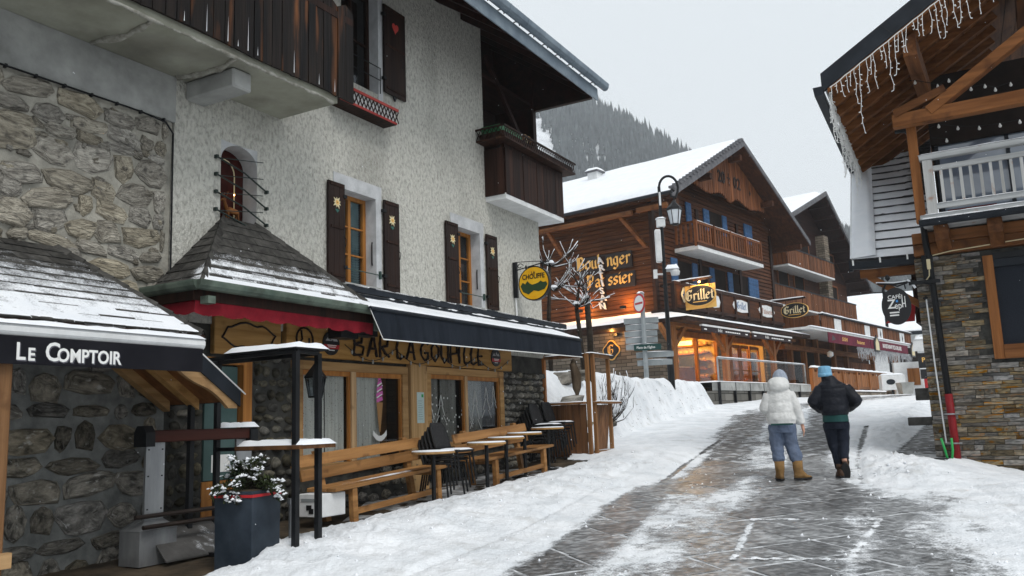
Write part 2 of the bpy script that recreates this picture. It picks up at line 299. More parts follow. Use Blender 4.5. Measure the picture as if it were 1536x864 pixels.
def cap(mb, x0, x1, y0, y1, z, h, nx=3, ny=12, over=.01):   # a soft pillow of snow on a rail or box top
    xs = [x0 - over] + [x0 + (x1 - x0) * (i + .5) / nx for i in range(nx)] + [x1 + over]; ys = [y0 - over] + [y0 + (y1 - y0) * (i + .5) / ny for i in range(ny)] + [y1 + over]
    vs = []; fs = []
    for i, x in enumerate(xs):
        for j, y in enumerate(ys):
            ed = i in (0, len(xs) - 1) or j in (0, len(ys) - 1); vs.append((x, y, z - .003 if ed else z + h * random.uniform(.75, 1.15)))
    m = len(ys)
    for i in range(len(xs) - 1):
        for j in range(m - 1): fs.append((i * m + j, (i + 1) * m + j, (i + 1) * m + j + 1, i * m + j + 1))
    mb.add(vs, fs); return mb
# ---------------------------------------------------------------- lettering: broad-nib strokes
GL = {
 'B': [[(.1, 1), (.15, .95), (.15, .05)], [(.3, .95), (.3, .05)], [(.05, .92), (.45, 1), (.62, .85), (.55, .62), (.32, .55)], [(.32, .55), (.65, .45), (.68, .15), (.4, 0), (.05, .08)]],
 'P': [[(.1, 1), (.15, .95), (.15, -.1)], [(.32, .95), (.32, .05)], [(.05, .92), (.45, 1), (.65, .82), (.58, .52), (.32, .45)], [(0, 0), (.3, .05)]],
 'G': [[(.62, .92), (.4, 1), (.12, .82), (.08, .3), (.25, .04), (.5, 0), (.66, .2), (.66, .5), (.42, .5)], [(.3, .9), (.3, .12)], [(.66, .8), (.72, 1)]],
 'o': [[(.28, .62), (.08, .48), (.08, .14), (.28, 0)], [(.28, .62), (.48, .48), (.48, .14), (.28, 0)]],
 'u': [[(.03, .55), (.12, .6), (.12, .1), (.26, 0), (.42, .14)], [(.42, .6), (.42, .08), (.52, 0)]],
 'l': [[(.06, .95), (.14, 1), (.14, .08), (.24, 0)]],
 'a': [[(.08, .52), (.25, .62), (.4, .5), (.4, .08), (.5, 0)], [(.4, .34), (.12, .28), (.08, .1), (.22, 0), (.38, .1)]],
 'n': [[(.03, .55), (.12, .6), (.12, 0)], [(.12, .45), (.3, .62), (.42, .5), (.42, .08), (.52, 0)]],
 'g': [[(.4, .55), (.24, .62), (.08, .48), (.08, .16), (.24, .02), (.4, .12)], [(.4, .6), (.4, -.15), (.22, -.3), (.05, -.2)]],
 'e': [[(.1, .32), (.42, .42), (.38, .56), (.25, .62), (.08, .46), (.08, .14), (.26, 0), (.42, .1)]],
 'r': [[(.03, .55), (.12, .6), (.12, 0)], [(.12, .45), (.28, .62), (.38, .52)]],
 't': [[(.14, .85), (.14, .1), (.28, 0)], [(0, .58), (.3, .62)]],
 'i': [[(.04, .55), (.14, .6), (.14, .08), (.24, 0)], [(.12, .8), (.16, .86)]],
 's': [[(.38, .54), (.24, .62), (.08, .5), (.12, .36), (.34, .26), (.38, .12), (.22, 0), (.05, .08)]],
 ' ': []}
ADV = {'B': .8, 'P': .8, 'G': .85, 'l': .3, 'i': .3, 't': .36, 'r': .44, ' ': .3, 's': .48}
def gothic(mb, text, o, ex, ez, en, h, nib=.13, th=.012, skip=None):
    """text of height h starting at o; ex right, ez up, en outward"""
    o = V3(o); ex = V3(ex); ez = V3(ez); en = V3(en); x = 0; nb = (ex * .75 + ez * .66) * (nib * h / 2); pos = []
    for ci, ch in enumerate(text):
        pos.append(x)
        if not (skip and ci in skip):
            for st in GL[ch]:
                for k in range(len(st) - 1):
                    p = o + ex * (x + st[k][0] * h) + ez * st[k][1] * h; q = o + ex * (x + st[k + 1][0] * h) + ez * st[k + 1][1] * h
                    j = en * (.0004 * k)
                    mb.prism([p - nb + j, q - nb + j, q + nb + j, p + nb + j], en * th)
        x += ADV.get(ch, .56) * h
    return pos, x
def textmesh(txt, size, depth=.004, bold=0.0, shear=0.0):
    cu = bpy.data.curves.new('t', 'FONT'); cu.body = txt; cu.size = size; cu.extrude = depth; cu.offset = bold; cu.align_x = 'CENTER'; cu.align_y = 'CENTER'; cu.shear = shear; cu.resolution_u = 3
    o = bpy.data.objects.new('t', cu); col.objects.link(o); dg = bpy.context.evaluated_depsgraph_get(); dg.update()
    me = bpy.data.meshes.new_from_object(o.evaluated_get(dg)); bpy.data.objects.remove(o); bpy.data.curves.remove(cu); return me
def text_obj(name, txt, size, m, parent, c, ex, ez, depth=.004, bold=0.0, sx=1.0, shear=0.0):
    me = textmesh(txt, size, depth, bold, shear); me.materials.clear(); me.materials.append(m); ex = V3(ex).normalized(); ez = V3(ez).normalized(); en = ex.cross(ez)
    c = V3(c); M4 = Matrix(((ex.x * sx, ez.x, en.x, c.x), (ex.y * sx, ez.y, en.y, c.y), (ex.z * sx, ez.z, en.z, c.z), (0, 0, 0, 1)))
    me.transform(M4); o = bpy.data.objects.new(name, me); col.objects.link(o); o.parent = parent; return o
# ---------------------------------------------------------------- stones
def stone_meshes(prefix, m, k, n, jit, topscale, topj, sq=.6, seed=1):
    rs = random.Random(seed); out = []
    for i in range(k):
        mb = MB(); ring = []
        for j in range(n):
            t = 2 * math.pi * (j + rs.uniform(-.25, .25)) / n; c, s = math.cos(t), math.sin(t)
            r = .5 / (abs(c) ** (1 / sq) + abs(s) ** (1 / sq)) ** sq * rs.uniform(1 - jit, 1.0); ring.append((r * c, r * s))
        r0 = [(-.3, y, z) for y, z in ring]; r1 = [(.45 + rs.uniform(-.1, .1), y * .98, z * .98) for y, z in ring]
        r2 = [(.85 + rs.uniform(-topj, topj), y * topscale * rs.uniform(.85, 1.1), z * topscale * rs.uniform(.85, 1.1)) for y, z in ring]
        mb.loft([r0, r1, r2], close=False); c0 = len(mb.v); mb.v.append((1.0 + rs.uniform(-topj, topj), rs.uniform(-.1, .1), rs.uniform(-.1, .1)))
        e = 2 * n
        for j in range(n): mb.f.append((e + j, e + (j + 1) % n, c0))
        out.append(mb.mesh(prefix, m, smooth=True))
    return out
def rubble(name, meshes, parent, v0, u0, u1, z0, z1, hr, wr, gap, dep, rs, ok=None, rot=.08, fill=(.8, 1.0), kind=None, maxn=999):
    z = z0; cnt = 0
    while z < z1 - .02:
        h = min(rs.uniform(*hr), z1 - z + .03); u = u0 - rs.uniform(0, wr[0])
        while u < u1:
            w = rs.uniform(*wr); uc = u + w / 2; zc = z + h / 2 + rs.uniform(-.15, .15) * h
            a = max(u, u0); b = min(u + w, u1)
            if b - a > .4 * wr[0] and (ok is None or ok((a + b) / 2, zc)) and cnt < maxn:
                ww = (b - a - gap) * rs.uniform(*fill); hh = (h - gap) * rs.uniform(*fill)
                if ww > .03 and hh > .025:
                    inst(name, rs.choice(meshes), parent, (v0, (a + b) / 2, zc), (dep * rs.uniform(.6, 1.3), ww, hh), (rs.uniform(-rot, rot), 0, 0), kind); cnt += 1
            u += w
        z += h
    return cnt
# ================================================================ ground
_ky = np.array([-60, 0, 7, 13, 20, 30, 36, 46, 80, 200, 700.]); _kz = np.array([-3, 0, .35, .65, 1.15, 1.92, 2.28, 2.42, 2.8, 4, 8.])
def G(x, y):
    x = np.asarray(x, float); y = np.asarray(y, float)
    z = (np.interp(y - 1, _ky, _kz) + np.interp(y, _ky, _kz) + np.interp(y + 1, _ky, _kz)) / 3
    dx, dy = x - 7.46, y - 15.3; v = dx * FR.n.x + dy * FR.n.y; u = dx * FR.u.x + dy * FR.u.y
    return z - .22 * np.clip(u, 0, 3) * np.exp(-(np.clip(v, -9, 9) / 2.2) ** 2) * sstep(-3, 0, v)
def g(x, y): return float(G(x, y))
def seg(x, y, pts):
    best = np.full(np.shape(x), 1e9)
    for (ax, ay), (bx, by) in zip(pts[:-1], pts[1:]):
        dx, dy = bx - ax, by - ay; t = np.clip(((x - ax) * dx + (y - ay) * dy) / (dx * dx + dy * dy), 0, 1)
        best = np.minimum(best, np.hypot(x - ax - t * dx, y - ay - t * dy))
    return best
EDGE = [(1.15, 17.3), (2.05, 19.6), (2.88, 22.1), (3.86, 24.5), (5.37, 27.3), (7.0, 30.2)]   # foot of the snow bank
def edge_d(x, y):   # > 0 on the bank side
    ex = np.interp(y, [p[1] for p in EDGE], [p[0] for p in EDGE]); ex = np.where(y > 30.2, 7.0 - (y - 30.2) * 1.6, ex)
    return (ex - x) * .86
def bank(x, y):
    d = edge_d(x, y); w = np.interp(y, [17, 20, 24, 31], [2.0, .85, .55, .5])
    top = 2.80 + .22 * fbm(x, y, .5, 3) + np.clip(d - 1, 0, 3) * .05
    v, u = FL.loc(x, y)
    h = (top - G(x, y)) * np.power(sstep(-.05, 1, d / w), .8)
    h = h + .22 * fbm(x, y, 2.2, 4) * np.clip(h * 2, 0, 1) + .06 * fbm(x, y, 9, 3) * np.clip(h * 3, 0, 1)
    return np.clip(h, 0, 9) * sstep(15.6, 16.6, u - .35 * np.clip(v, -3, 0)) * sstep(15.5, 17.0, y) * sstep(36.0, 34.2, y)
def grid_mesh(name, xs, ys, zf, m, smooth=True, keep=None):
    X, Y = np.meshgrid(xs, ys, indexing='ij'); return grid_xy(name, X, Y, zf, m, smooth, keep)
def grid_xy(name, X, Y, zf, m, smooth=True, keep=None, attr=None):
    Zv = zf(X, Y); n, k = X.shape; P = np.stack([X, Y, Zv], -1).reshape(-1, 3); i = np.arange(n * k).reshape(n, k)
    F = np.stack([i[:-1, :-1], i[1:, :-1], i[1:, 1:], i[:-1, 1:]], -1).reshape(-1, 4)
    if keep is not None:
        kk = keep(X, Y, Zv); kf = kk[:-1, :-1] | kk[1:, :-1] | kk[1:, 1:] | kk[:-1, 1:]; F = F[kf.reshape(-1)]
        us = np.unique(F); attr and attr.__setitem__('c', attr['c'].reshape(-1)[us]); mp = -np.ones(len(P), int); mp[us] = np.arange(len(us)); P = P[us]; F = mp[F]
    me = bpy.data.meshes.new(name); me.vertices.add(len(P)); me.vertices.foreach_set('co', P.astype(np.float32).ravel())
    me.loops.add(F.size); me.loops.foreach_set('vertex_index', F.astype(np.int32).ravel()); me.polygons.add(len(F))
    me.polygons.foreach_set('loop_start', np.arange(0, F.size, 4, dtype=np.int32)); me.update(calc_edges=True); me.validate()
    if smooth: me.shade_smooth()
    if attr: at = me.attributes.new('cover', 'FLOAT', 'POINT'); at.data.foreach_set('value', attr['c'].reshape(-1).astype(np.float32))
    me.materials.append(m); o = bpy.data.objects.new(name, me); col.objects.link(o); return o
gx = np.concatenate([np.linspace(-400, -60, 20), np.linspace(-50, 60, 111), np.linspace(70, 700, 24)])
gy = np.concatenate([np.linspace(-60, -5, 12), np.linspace(-4, 60, 129), np.linspace(64, 860, 40)])
ground = grid_mesh('ground', gx, gy, lambda x, y: G(x, y) - .02, asphalt); ground['kind'] = 'structure'
# bare tracks through the snow (wheel lanes, footpaths): points in metres, half width, strength
TRACKS = [([(1.0, 6.0), (1.7, 8.6), (2.6, 11.6), (3.2, 13.5), (4.9, 18), (7.2, 24)], 1.25, .52), ([(3.6, 6.2), (4.4, 9.2), (5.2, 12)], .9, .46),
          ([(-.1, 6.6), (.3, 7.8), (.64, 8.7), (1.18, 10.4), (1.73, 12.2)], .46, .92), ([(-1.3, 7.0), (-.1, 9.4), (1.0, 12.2), (1.9, 14.6)], .06, .34), ([(-.6, 6.6), (.3, 9.0), (1.25, 11.8)], .05, .3), ([(4.6, 7.2), (5.4, 9.6), (6.2, 12.0)], .06, .3),
          ([(1.73, 12.2), (2.25, 13.3)], .35, .6),
          ([(2.3, 12.5), (3.0, 13.6), (3.9, 16.4), (5.41, 21), (7.1, 26)], .75, .85),
          ([(1.6, 6.2), (1.98, 7.2), (2.5, 8.6), (3.41, 10.7), (4.2, 12.5), (4.67, 13.9)], 1.1, .90),
          ([(4.4, 13.2), (5.5, 16.4), (7.4, 21), (10, 28), (13, 33)], .62, .85),
          ([(2.9, 6.4), (3.5, 8.4), (4.6, 10.8)], .65, .66), ([(2.0, 12.9), (3.5, 14.2), (5.0, 14.0)], .8, .80),
          ([(1.95, 12.7), (3.0, 15.6), (5.9, 22.9)], .085, 1.0), ([(3.2, 6.9), (4.0, 9.1), (5.37, 11.4)], .45, .50),
          ([(7, 26), (9.5, 30), (14, 34), (22, 40)], 1.3, .62), ([(4.9, 12.5), (5.9, 15.2), (8.7, 21.6)], .10, .9)]
FRAME = [(1.88, 7.88), (2.61, 9.89), (3.91, 9.58), (2.84, 7.70), (1.88, 7.88)]
RIDGE = [(5.6, 12.6), (6.5, 15.1), (8.6, 19), (11, 24), (15.5, 31)]
def barefield(x, y):
    b = np.zeros(np.shape(x))
    for pts, r, s in TRACKS: b = np.maximum(b, s * np.exp(-(seg(x, y, pts) / r) ** 2))
    return b
def snow_t(x, y):
    v, u = FL.loc(x, y); vr, urr = FR.loc(x, y)
    al = x * .35 + y * .94; ac = x * .94 - y * .35
    n1 = fbm(x, y, 1.1, 4); n2 = fbm(x + 9, y + 3, 4.5, 3); n3 = fbm(ac * 2.2, al * .45, 2.2, 4); n4 = fbm(x + 31, y + 7, 14, 3)
    b = barefield(x, y) + .55 * n1 * sstep(.02, .3, barefield(x, y)) + .45 * n3
    t = .040 + .03 * n1 + .016 * n2 + .016 * n4 - .085 * np.clip(b, -.2, 1.0)
    t = t + .010 * np.maximum(n4, 0) * 2
    fr = seg(x, y, FRAME); t = np.maximum(t, .004 - .9 * np.clip(fr - .018, 0, 1) + .07 * n4 + .06 * n2)
    lft = np.exp(-((v - 2.2 - .3 * n1) / .75) ** 2) * sstep(4.5, 6.5, u) * sstep(17.5, 14.5, u)
    t = t + lft * (.10 + .10 * n2 + .08 * np.abs(n4)) + .05 * sstep(3.2, 1.6, v) * sstep(3, 6, u) * sstep(20, 16, u)
    rd = seg(x, y, RIDGE); t = t + np.exp(-(rd / .62) ** 2) * (.06 + .26 * np.abs(n2) + .16 * np.abs(n4)) * sstep(10.5, 13.5, y)
    t = t + .09 * sstep(.6, 2.4, urr + .35 * n1) * sstep(9.5, 6.5, vr) * (1 + 1.2 * n2)
    ins = sstep(1.16, 1.42, v + .25 * n1 + .1 * n2)                      # dry strip under the awning
    dry = (1 - ins) * sstep(15.4, 15.0, u) * sstep(3.0, 3.6, u)
    dry = np.maximum(dry, sstep(2.0, 1.7, v + .2 * n2) * sstep(6.15, 5.95, u + .3 * n1))
    t = t * (1 - dry) - .05 * dry
    path = sstep(1.1, .5, vr + .3 * n1) * sstep(-1.6, -.5, urr) * sstep(.25, -.1, urr + .2 * n2)   # swept strip by the corner
    t = t * (1 - path) - .045 * path
    stone = sstep(15.6, 15.0, y)
    return np.maximum(t, np.where(dry > .5, -.2, -.04))
rr = np.linspace(-1.0, 1.0, 760); yy = np.exp(np.linspace(math.log(4.2), math.log(75), 640))
RR, YY = np.meshgrid(rr, yy, indexing='ij')
def keep_snow(X, Y, Zv):
    v, u = FL.loc(X, Y); vr, urr = FR.loc(X, Y); vk, uk = FK.loc(X, Y)
    return ~(((v < .6) & (u < 15.6)) | ((vr < -.35) & (urr > .3)) | ((vk < -.5) & (uk > .5) & (uk < 13)))
COV = {}
def snow_z(x, y):
    t = snow_t(x, y); COV['c'] = np.clip((t + .030) / .055, 0, 1); return G(x, y) + np.maximum(t, .006) + bank(x, y)
sn = grid_xy('snow_cover', RR * YY, YY, snow_z, snowr, keep=keep_snow, attr=COV); sn['kind'] = 'structure'
js = grid_mesh('joint_snow', np.linspace(-2.2, 8, 60), np.linspace(5.4, 15.8, 60), lambda x, y: G(x, y) - .004, mat('packed_joint_snow', (.22, .225, .23), (.66, .68, .70), scale=6, rough=.8, bump=.4)); js['kind'] = 'structure'
# paving slabs showing in the tracks
road = thing('road', 'x', 'road'); del road['label']; del road['category']; road['kind'] = 'structure'
rs = random.Random(5); slabs = []
for k in range(5):
    mb = MB(); j = lambda: rs.uniform(-.03, .03)
    c = [(-.5 + j(), -.5 + j()), (.5 + j(), -.5 + j()), (.5 + j(), .5 + j()), (-.5 + j(), .5 + j())]
    mb.hexa([(a, b, -1) for a, b in c] + [(a * .985, b * .985, 0) for a, b in c]); slabs.append(mb.mesh('paving_slab', pave, bev=.012))
e1 = np.array([.92, .38]); e2 = np.array([-.38, .92]); cand = []
for i in range(-30, 40):
    pos = -12 + rs.uniform(0, .5)
    while pos < 16:
        w = rs.uniform(.55, 1.0); c = e1 * (pos + w / 2) + e2 * (i * .65 + 4); pos += w
        x, y = c; v, u = FL.loc(x, y)
        if 5.6 < y < 15.6 and v > 1.6 and abs(x / y) < .75:
            b = float(barefield(np.array(x), np.array(y)))
            if b > .10: cand.append((b / y, x, y, w))
cand.sort(reverse=True)
for b, x, y, w in cand[:300]:
    gxx, gyy = (g(x + .1, y) - g(x - .1, y)) / .2 + rs.uniform(-.006, .006), (g(x, y + .1) - g(x, y - .1)) / .2 + rs.uniform(-.006, .006); nz = Vector((-gxx, -gyy, 1)).normalized(); ax = (Vector((.92, .38, .92 * gxx + .38 * gyy))).normalized(); ay = nz.cross(ax)
    o = inst('paving_slab', rs.choice(slabs), road, (x, y, g(x, y) + rs.uniform(-.001, .002)), (w - .030, .618, .03)); o.rotation_euler = Matrix((ax, ay, nz)).transposed().to_euler()
# dry earth strip below the bar front
vv = np.linspace(-.4, 2.2, 40); uu = np.linspace(3.0, 15.6, 160); VV, UU = np.meshgrid(vv, uu, indexing='ij')
XX = FL.o.x + FL.n.x * VV + FL.u.x * UU; YY2 = FL.o.y + FL.n.y * VV + FL.u.y * UU
ter = grid_xy('terrace_floor', XX, YY2, lambda x, y: G(x, y) - .006 + .02 * fbm(x, y, 5, 3), dirt); ter['kind'] = 'structure'
# ================================================================ mountain and its forest
mx_ = np.linspace(-400, 700, 130); my_ = np.linspace(260, 860, 80)
def Mz(x, y):
    ridge = np.interp(x, [-700, -200, 19, 54, 110, 162, 200, 235, 300, 420, 600, 1100], [440, 390, 318, 300, 268, 232, 200, 176, 142, 84, 40, 15])
    t = np.clip((y - 330) / 420, 0, 1.6); prof = np.where(t < 1, t ** 1.15, 1 - .9 * (t - 1))
    return 4 + ridge * prof + 26 * fbm(x, y, .012, 4) * np.clip(t * 2, 0, 1)
mtn = grid_mesh('hillside', mx_, my_, Mz, farsnow); mtn['kind'] = 'structure'
rs_ = np.random.RandomState(11); N = 11000
tx = rs_.uniform(-40, 400, N); ty = 380 + 400 * np.sqrt(rs_.rand(N)); cl = fbm(tx, ty, .011, 3)
clear = .8 * np.exp(-(((tx - 12) / 22) ** 2 + ((ty - 590) / 90) ** 2)) + .4 * np.exp(-(((tx - 75) / 30) ** 2 + ((ty - 470) / 60) ** 2))
ok = (cl + .24 - 1.0 * clear + .12 * rs_.rand(N) > 0); tx, ty = tx[ok], ty[ok]; tz = Mz(tx, ty); vs = []; fs = []
for x, y, z in zip(tx, ty, tz):
    h = 6 + 16 * rs_.rand() ** 1.4; w = h * (.12 + .09 * rs_.rand()); lean = rs_.uniform(-.02, .02) * h
    for q, (a, b, s) in enumerate(((.03, .5, 1.0), (.28, .75, .75), (.55, 1.0, .45))):
        k0 = len(vs); ph = rs_.rand() * 6
        for j in range(6):
            t = ph + j * 1.047; r = w * s * rs_.uniform(.75, 1.2); vs.append((x + r * math.cos(t), y + r * math.sin(t), z + h * a + rs_.uniform(-.04, .04) * h))
        vs.append((x + lean, y, z + h * b))
        fs += [(k0 + j, k0 + (j + 1) % 6, k0 + 6) for j in range(6)]
mb = MB(); mb.v = vs; mb.f = fs
o = mb.build('spruce_forest', farwood, None, kind='stuff', recalc=False); tag(o, 'dark spruce forest on the misty mountainside behind the chalets', 'forest')
# ================================================================ helpers for buildings (local x = out, y = along, z = up)
def facade(name, m, parent, v, u0, u1, z0, z1, holes=(), depth=.25, rm=None, skirt=.3):
    us = sorted(set([u0, u1] + [h[0] for h in holes] + [h[1] for h in holes])); zs = sorted(set([z0, z1] + [h[2] for h in holes] + [h[3] for h in holes]))
    us = [u for u in us if u0 <= u <= u1]; zs = [z for z in zs if z0 <= z <= z1]; mb = MB()
    for a, b in zip(us[:-1], us[1:]):
        for c, d in zip(zs[:-1], zs[1:]):
            if any(h[0] <= (a + b) / 2 <= h[1] and h[2] <= (c + d) / 2 <= h[3] for h in holes): continue
            mb.add([(v, a, c), (v, b, c), (v, b, d), (v, a, d)], [(0, 1, 2, 3)])
    for a, b in ((u0, u0), (u1, u1)): mb.add([(v, a, z0), (v - skirt, a, z0), (v - skirt, a, z1), (v, a, z1)], [(0, 1, 2, 3)])
    mb.add([(v, u0, z1), (v, u1, z1), (v - skirt, u1, z1), (v - skirt, u0, z1)], [(0, 1, 2, 3)]); mb.add([(v, u0, z0), (v, u1, z0), (v - skirt, u1, z0), (v - skirt, u0, z0)], [(0, 1, 2, 3)])
    o = mb.build(name, m, parent)
    if holes:
        for a, b, c, d in holes:
            r = MB()
            for q in ([(v, a, c), (v, b, c), (v - depth, b, c), (v - depth, a, c)], [(v, a, d), (v, b, d), (v - depth, b, d), (v - depth, a, d)], [(v, a, c), (v, a, d), (v - depth, a, d), (v - depth, a, c)], [(v, b, c), (v, b, d), (v - depth, b, d), (v - depth, b, c)]):
                r.add(q, [(0, 1, 2, 3)])
            r.build('reveal', rm or m, o)
    return o
def bx(name, m, parent, x0, x1, y0, y1, z0, z1, bev=0, **k): return MB().box(x0, x1, y0, y1, z0, z1).build(name, m, parent, bev=bev, **k)
def rnd_planks_v(name, m, parent, v0, v1, u0, u1, w, zf0, zf1, rs, gap=.006, jit=.006, tip=0.0):
    """upright boards side by side along y; zf0/zf1 give bottom and top at y"""
    u = u0; out = []
    while u < u1 - .02:
        ww = min(w * rs.uniform(.85, 1.15), u1 - u); a, b = u + gap / 2, u + ww - gap / 2; d = rs.uniform(-jit, jit); c = (a + b) / 2
        za0, zb0, za1, zb1 = zf0(a), zf0(b), zf1(a), zf1(b); mb = MB()
        mb.hexa([(v0 + d, a, za0), (v1 + d, a, za0), (v1 + d, b, zb0), (v0 + d, b, zb0), (v0 + d, a, za1), (v1 + d, a, za1), (v1 + d, b, zb1), (v0 + d, b, zb1)])
        if tip: mb.prism([(v0 + d, a, za0), (v0 + d, b, zb0), (v0 + d, c, (za0 + zb0) / 2 - tip)], (v1 - v0, 0, 0))
        out.append(mb.build(name, m, parent)); u += ww
    return out
def shingles(name, m, parent, A, B, C, D, rows, w, rs, th=.012, off=.0):
    """flat shingles laid in rows on the plane A-B (eave) / D-C (ridge)"""
    A, B, C, D = map(V3, (A, B, C, D)); nrm = (B - A).cross(D - A).normalized()
    if nrm.z < 0: nrm = -nrm
    n = 0
    for r in range(rows):
        t0, t1 = r / rows, min((r + 1.08) / rows, 1.0); a0, b0 = A.lerp(D, t0), B.lerp(C, t0); a1, b1 = A.lerp(D, t1), B.lerp(C, t1)
        L = (B - A).normalized(); x0 = a0.dot(L); x1 = b0.dot(L); y0 = a1.dot(L); y1 = b1.dot(L)
        p = x0 - rs.uniform(0, w) ; up0 = a0 - L * x0; up1 = a1 - L * y0
        while p < x1:
            q = p + w; lo0, hi0 = max(p, x0), min(q, x1); lo1, hi1 = max(p, y0), min(q, y1)
            if hi0 - lo0 > .02:
                if hi1 < lo1 + .004: lo1 = hi1 = min(max((lo0 + hi0) / 2, y0), y1); hi1 += .004
                gp = .004; e = nrm * (off + th + rs.uniform(0, .004)); f = nrm * off; mb = MB()
                mb.hexa([up0 + L * (lo0 + gp) + f, up0 + L * (hi0 - gp) + f, up1 + L * hi1 + f, up1 + L * lo1 + f, up0 + L * (lo0 + gp) + e, up0 + L * (hi0 - gp) + e, up1 + L * hi1 + nrm * (off + .003), up1 + L * lo1 + nrm * (off + .003)])
                mb.build(name, m, parent); n += 1
            p = q
    return n
def window_unit(parent, v, u0, u1, z0, z1, fm, cols=2, rows=3, fw=.055, name='window_frame', gm=None, bar=.022):
    f = MB(); f.box(v - .03, v + .03, u0, u0 + fw, z0, z1); f.box(v - .03, v + .03, u1 - fw, u1, z0, z1); f.box(v - .029, v + .029, u0 + fw, u1 - fw, z0, z0 + fw); f.box(v - .029, v + .029, u0 + fw, u1 - fw, z1 - fw, z1)
    fo = f.build(name, fm, parent); iu0, iu1, iz0, iz1 = u0 + fw, u1 - fw, z0 + fw, z1 - fw
    for i in range(1, cols): c = iu0 + (iu1 - iu0) * i / cols; bx('mullion', fm, fo, v - .026, v + .026, c - .03, c + .03, iz0, iz1)
    for i in range(cols):
        a = iu0 + (iu1 - iu0) * i / cols + (.03 if i else 0); b = iu0 + (iu1 - iu0) * (i + 1) / cols - (.03 if i < cols - 1 else 0)
        for r in range(1, rows): c = iz0 + (iz1 - iz0) * r / rows; bx('glazing_bar', fm, fo, v - .02, v + .022, a, b, c - bar / 2, c + bar / 2)
        for r in range(rows):
            c = iz0 + (iz1 - iz0) * r / rows + (bar / 2 if r else 0); d = iz0 + (iz1 - iz0) * (r + 1) / rows - (bar / 2 if r < rows - 1 else 0)
            bx('pane', gm or wglass, fo, v - .006, v - .001, a, b, c, d)
    return fo
rs = random.Random(21)
LB = thing('bar_building', 'grey roughcast bar building with rubble stone corner, brown shutters and dark wooden balconies', 'building', FL.o, -FL.a)
# ---- shell
W1 = (9.31, 10.07, 3.75, 5.13); W2 = (12.33, 13.09, 3.75, 5.13); WH = (9.30, 10.17, 6.85, 8.50); NI = (7.07, 7.66, 4.20, 5.24)
facade('plaster_wall', plaster, LB, 0, 6.38, 13.36, 2.95, 9.6, [W1, W2, WH, NI], .25, smoothplaster)
facade('plaster_wall', plaster, LB, 0, 13.36, 15.47, 2.95, 5.95)
facade('plaster_wall', plaster, LB, 0, -2, 6.38, 5.80, 9.6)
bx('concrete_band', concrete, LB, -.3, .015, -2, 6.38, 5.25, 5.80)
bx('blocking_core', void, LB, -7, -.75, -2, 13.3, -.3, 9.6); bx('blocking_core', void, LB, -7, -.75, 13.3, 15.45, -.3, 5.85); MB().prism([(-.9, 13.3, 5.85), (-7, 13.3, 5.85), (-7, 13.3, 13.9), (-.9, 13.3, 10.02)], (0, 2.1, 0)).build('blocking_core', wood_red, LB); MB().prism([(.03, 15.37, 5.9), (-.91, 15.37, 5.9), (-.91, 15.37, 10.02), (.03, 15.37, 9.34)], (0, .06, 0)).build('loggia_end_wall', wood_red, LB); MB().prism([(-.76, -2, 9.5), (-6.5, -2, 9.5), (-6.5, -2, 13.5), (-.76, -2, 9.7)], (0, 15.3, 0)).build('blocking_core', void, LB)  # dark filler blocks added inside the building to stop light leaking through
mb = MB(); mb.box(-.75, 0, -2, 6.38, -.3, .0); mb.build('footing', mortar_d, LB)
# ---- rubble stone corner
sw = bx('stone_wall', mortar, LB, -.3, -.02, -2, 6.36, 2.55, 5.25); sw2 = bx('stone_wall', mortar_d, LB, -.3, -.02, -2, 6.36, -.2, 2.548)  # lower wall: its shade is put into darker mortar and stone colours
SBm = stone_meshes('stone', stone_b, 10, 8, .34, .78, .34, .34, 3); SDm = stone_meshes('stone', stone_d, 10, 8, .28, .80, .28, .36, 4)
rubble('stone', SBm, sw, -.03, 4.0, 6.30, 2.6, 5.2, (.12, .32), (.18, .62), .0, .05, rs, rot=.16, fill=(1.05, 1.36), ok=lambda u, z: z > 3.0 or u > 5.2)
for k in range(70): inst('stone', rs.choice(SBm), sw, (-.03, rs.uniform(4.1, 6.25), rs.uniform(2.8, 5.15)), (rs.uniform(.03, .05), rs.uniform(.08, .2), rs.uniform(.05, .12)), (rs.uniform(-.5, .5), 0, 0))
rubble('stone', SDm, sw2, -.03, 3.55, 6.30, .25, 2.5, (.17, .42), (.18, .60), .02, .06, rs, rot=.12, fill=(1.0, 1.28), ok=lambda u, z: z < 2.3 or u > 5.4)
c = MB(); c.tube([(.03, 3.6, 5.23), (.035, 5.9, 5.235), (.03, 6.24, 5.21), (.03, 6.34, 5.10), (.03, 6.35, 4.2), (.025, 6.36, 3.42)], .011, 6)
for u in np.arange(3.8, 6.2, .3): c.box(.0, .045, u, u + .02, 5.215, 5.25)
c.build('cable', iron, LB)
# ---- windows with open shutters
def edelweiss(parent, v, u, z, r):
    mb = MB()
    for k in range(9):
        a = 2 * math.pi * k / 9 + .3; L = r * (1 if k % 2 else .8); d = Vector((0, math.cos(a), math.sin(a))); p = Vector((0, -d.z, d.y)); c_ = Vector((v, u, z))
        mb.prism([c_ + d * .1 * r, c_ + d * L * .55 + p * r * .2, c_ + d * L * 1.15, c_ + d * L * .55 - p * r * .2], (.006 + .0006 * k, 0, 0))
    fl = mb.build('edelweiss', cream, parent); mb = MB()
    for k in range(6): a = k * 1.047; mb.box(v + .008, v + .013, u + .022 * math.cos(a) - .01, u + .022 * math.cos(a) + .01, z + .022 * math.sin(a) - .01, z + .022 * math.sin(a) + .01)
    mb.build('flower_centre', gold, fl)
    MB().prism([(v, u, z - r * 1.1), (v, u + r * .55, z - r * 1.25), (v, u + r * .1, z - r * 1.75), (v, u - r * .5, z - r * 1.2)], (.005, 0, 0)).build('leaf', flat('leaf_green', (.03, .12, .10), .6), fl)
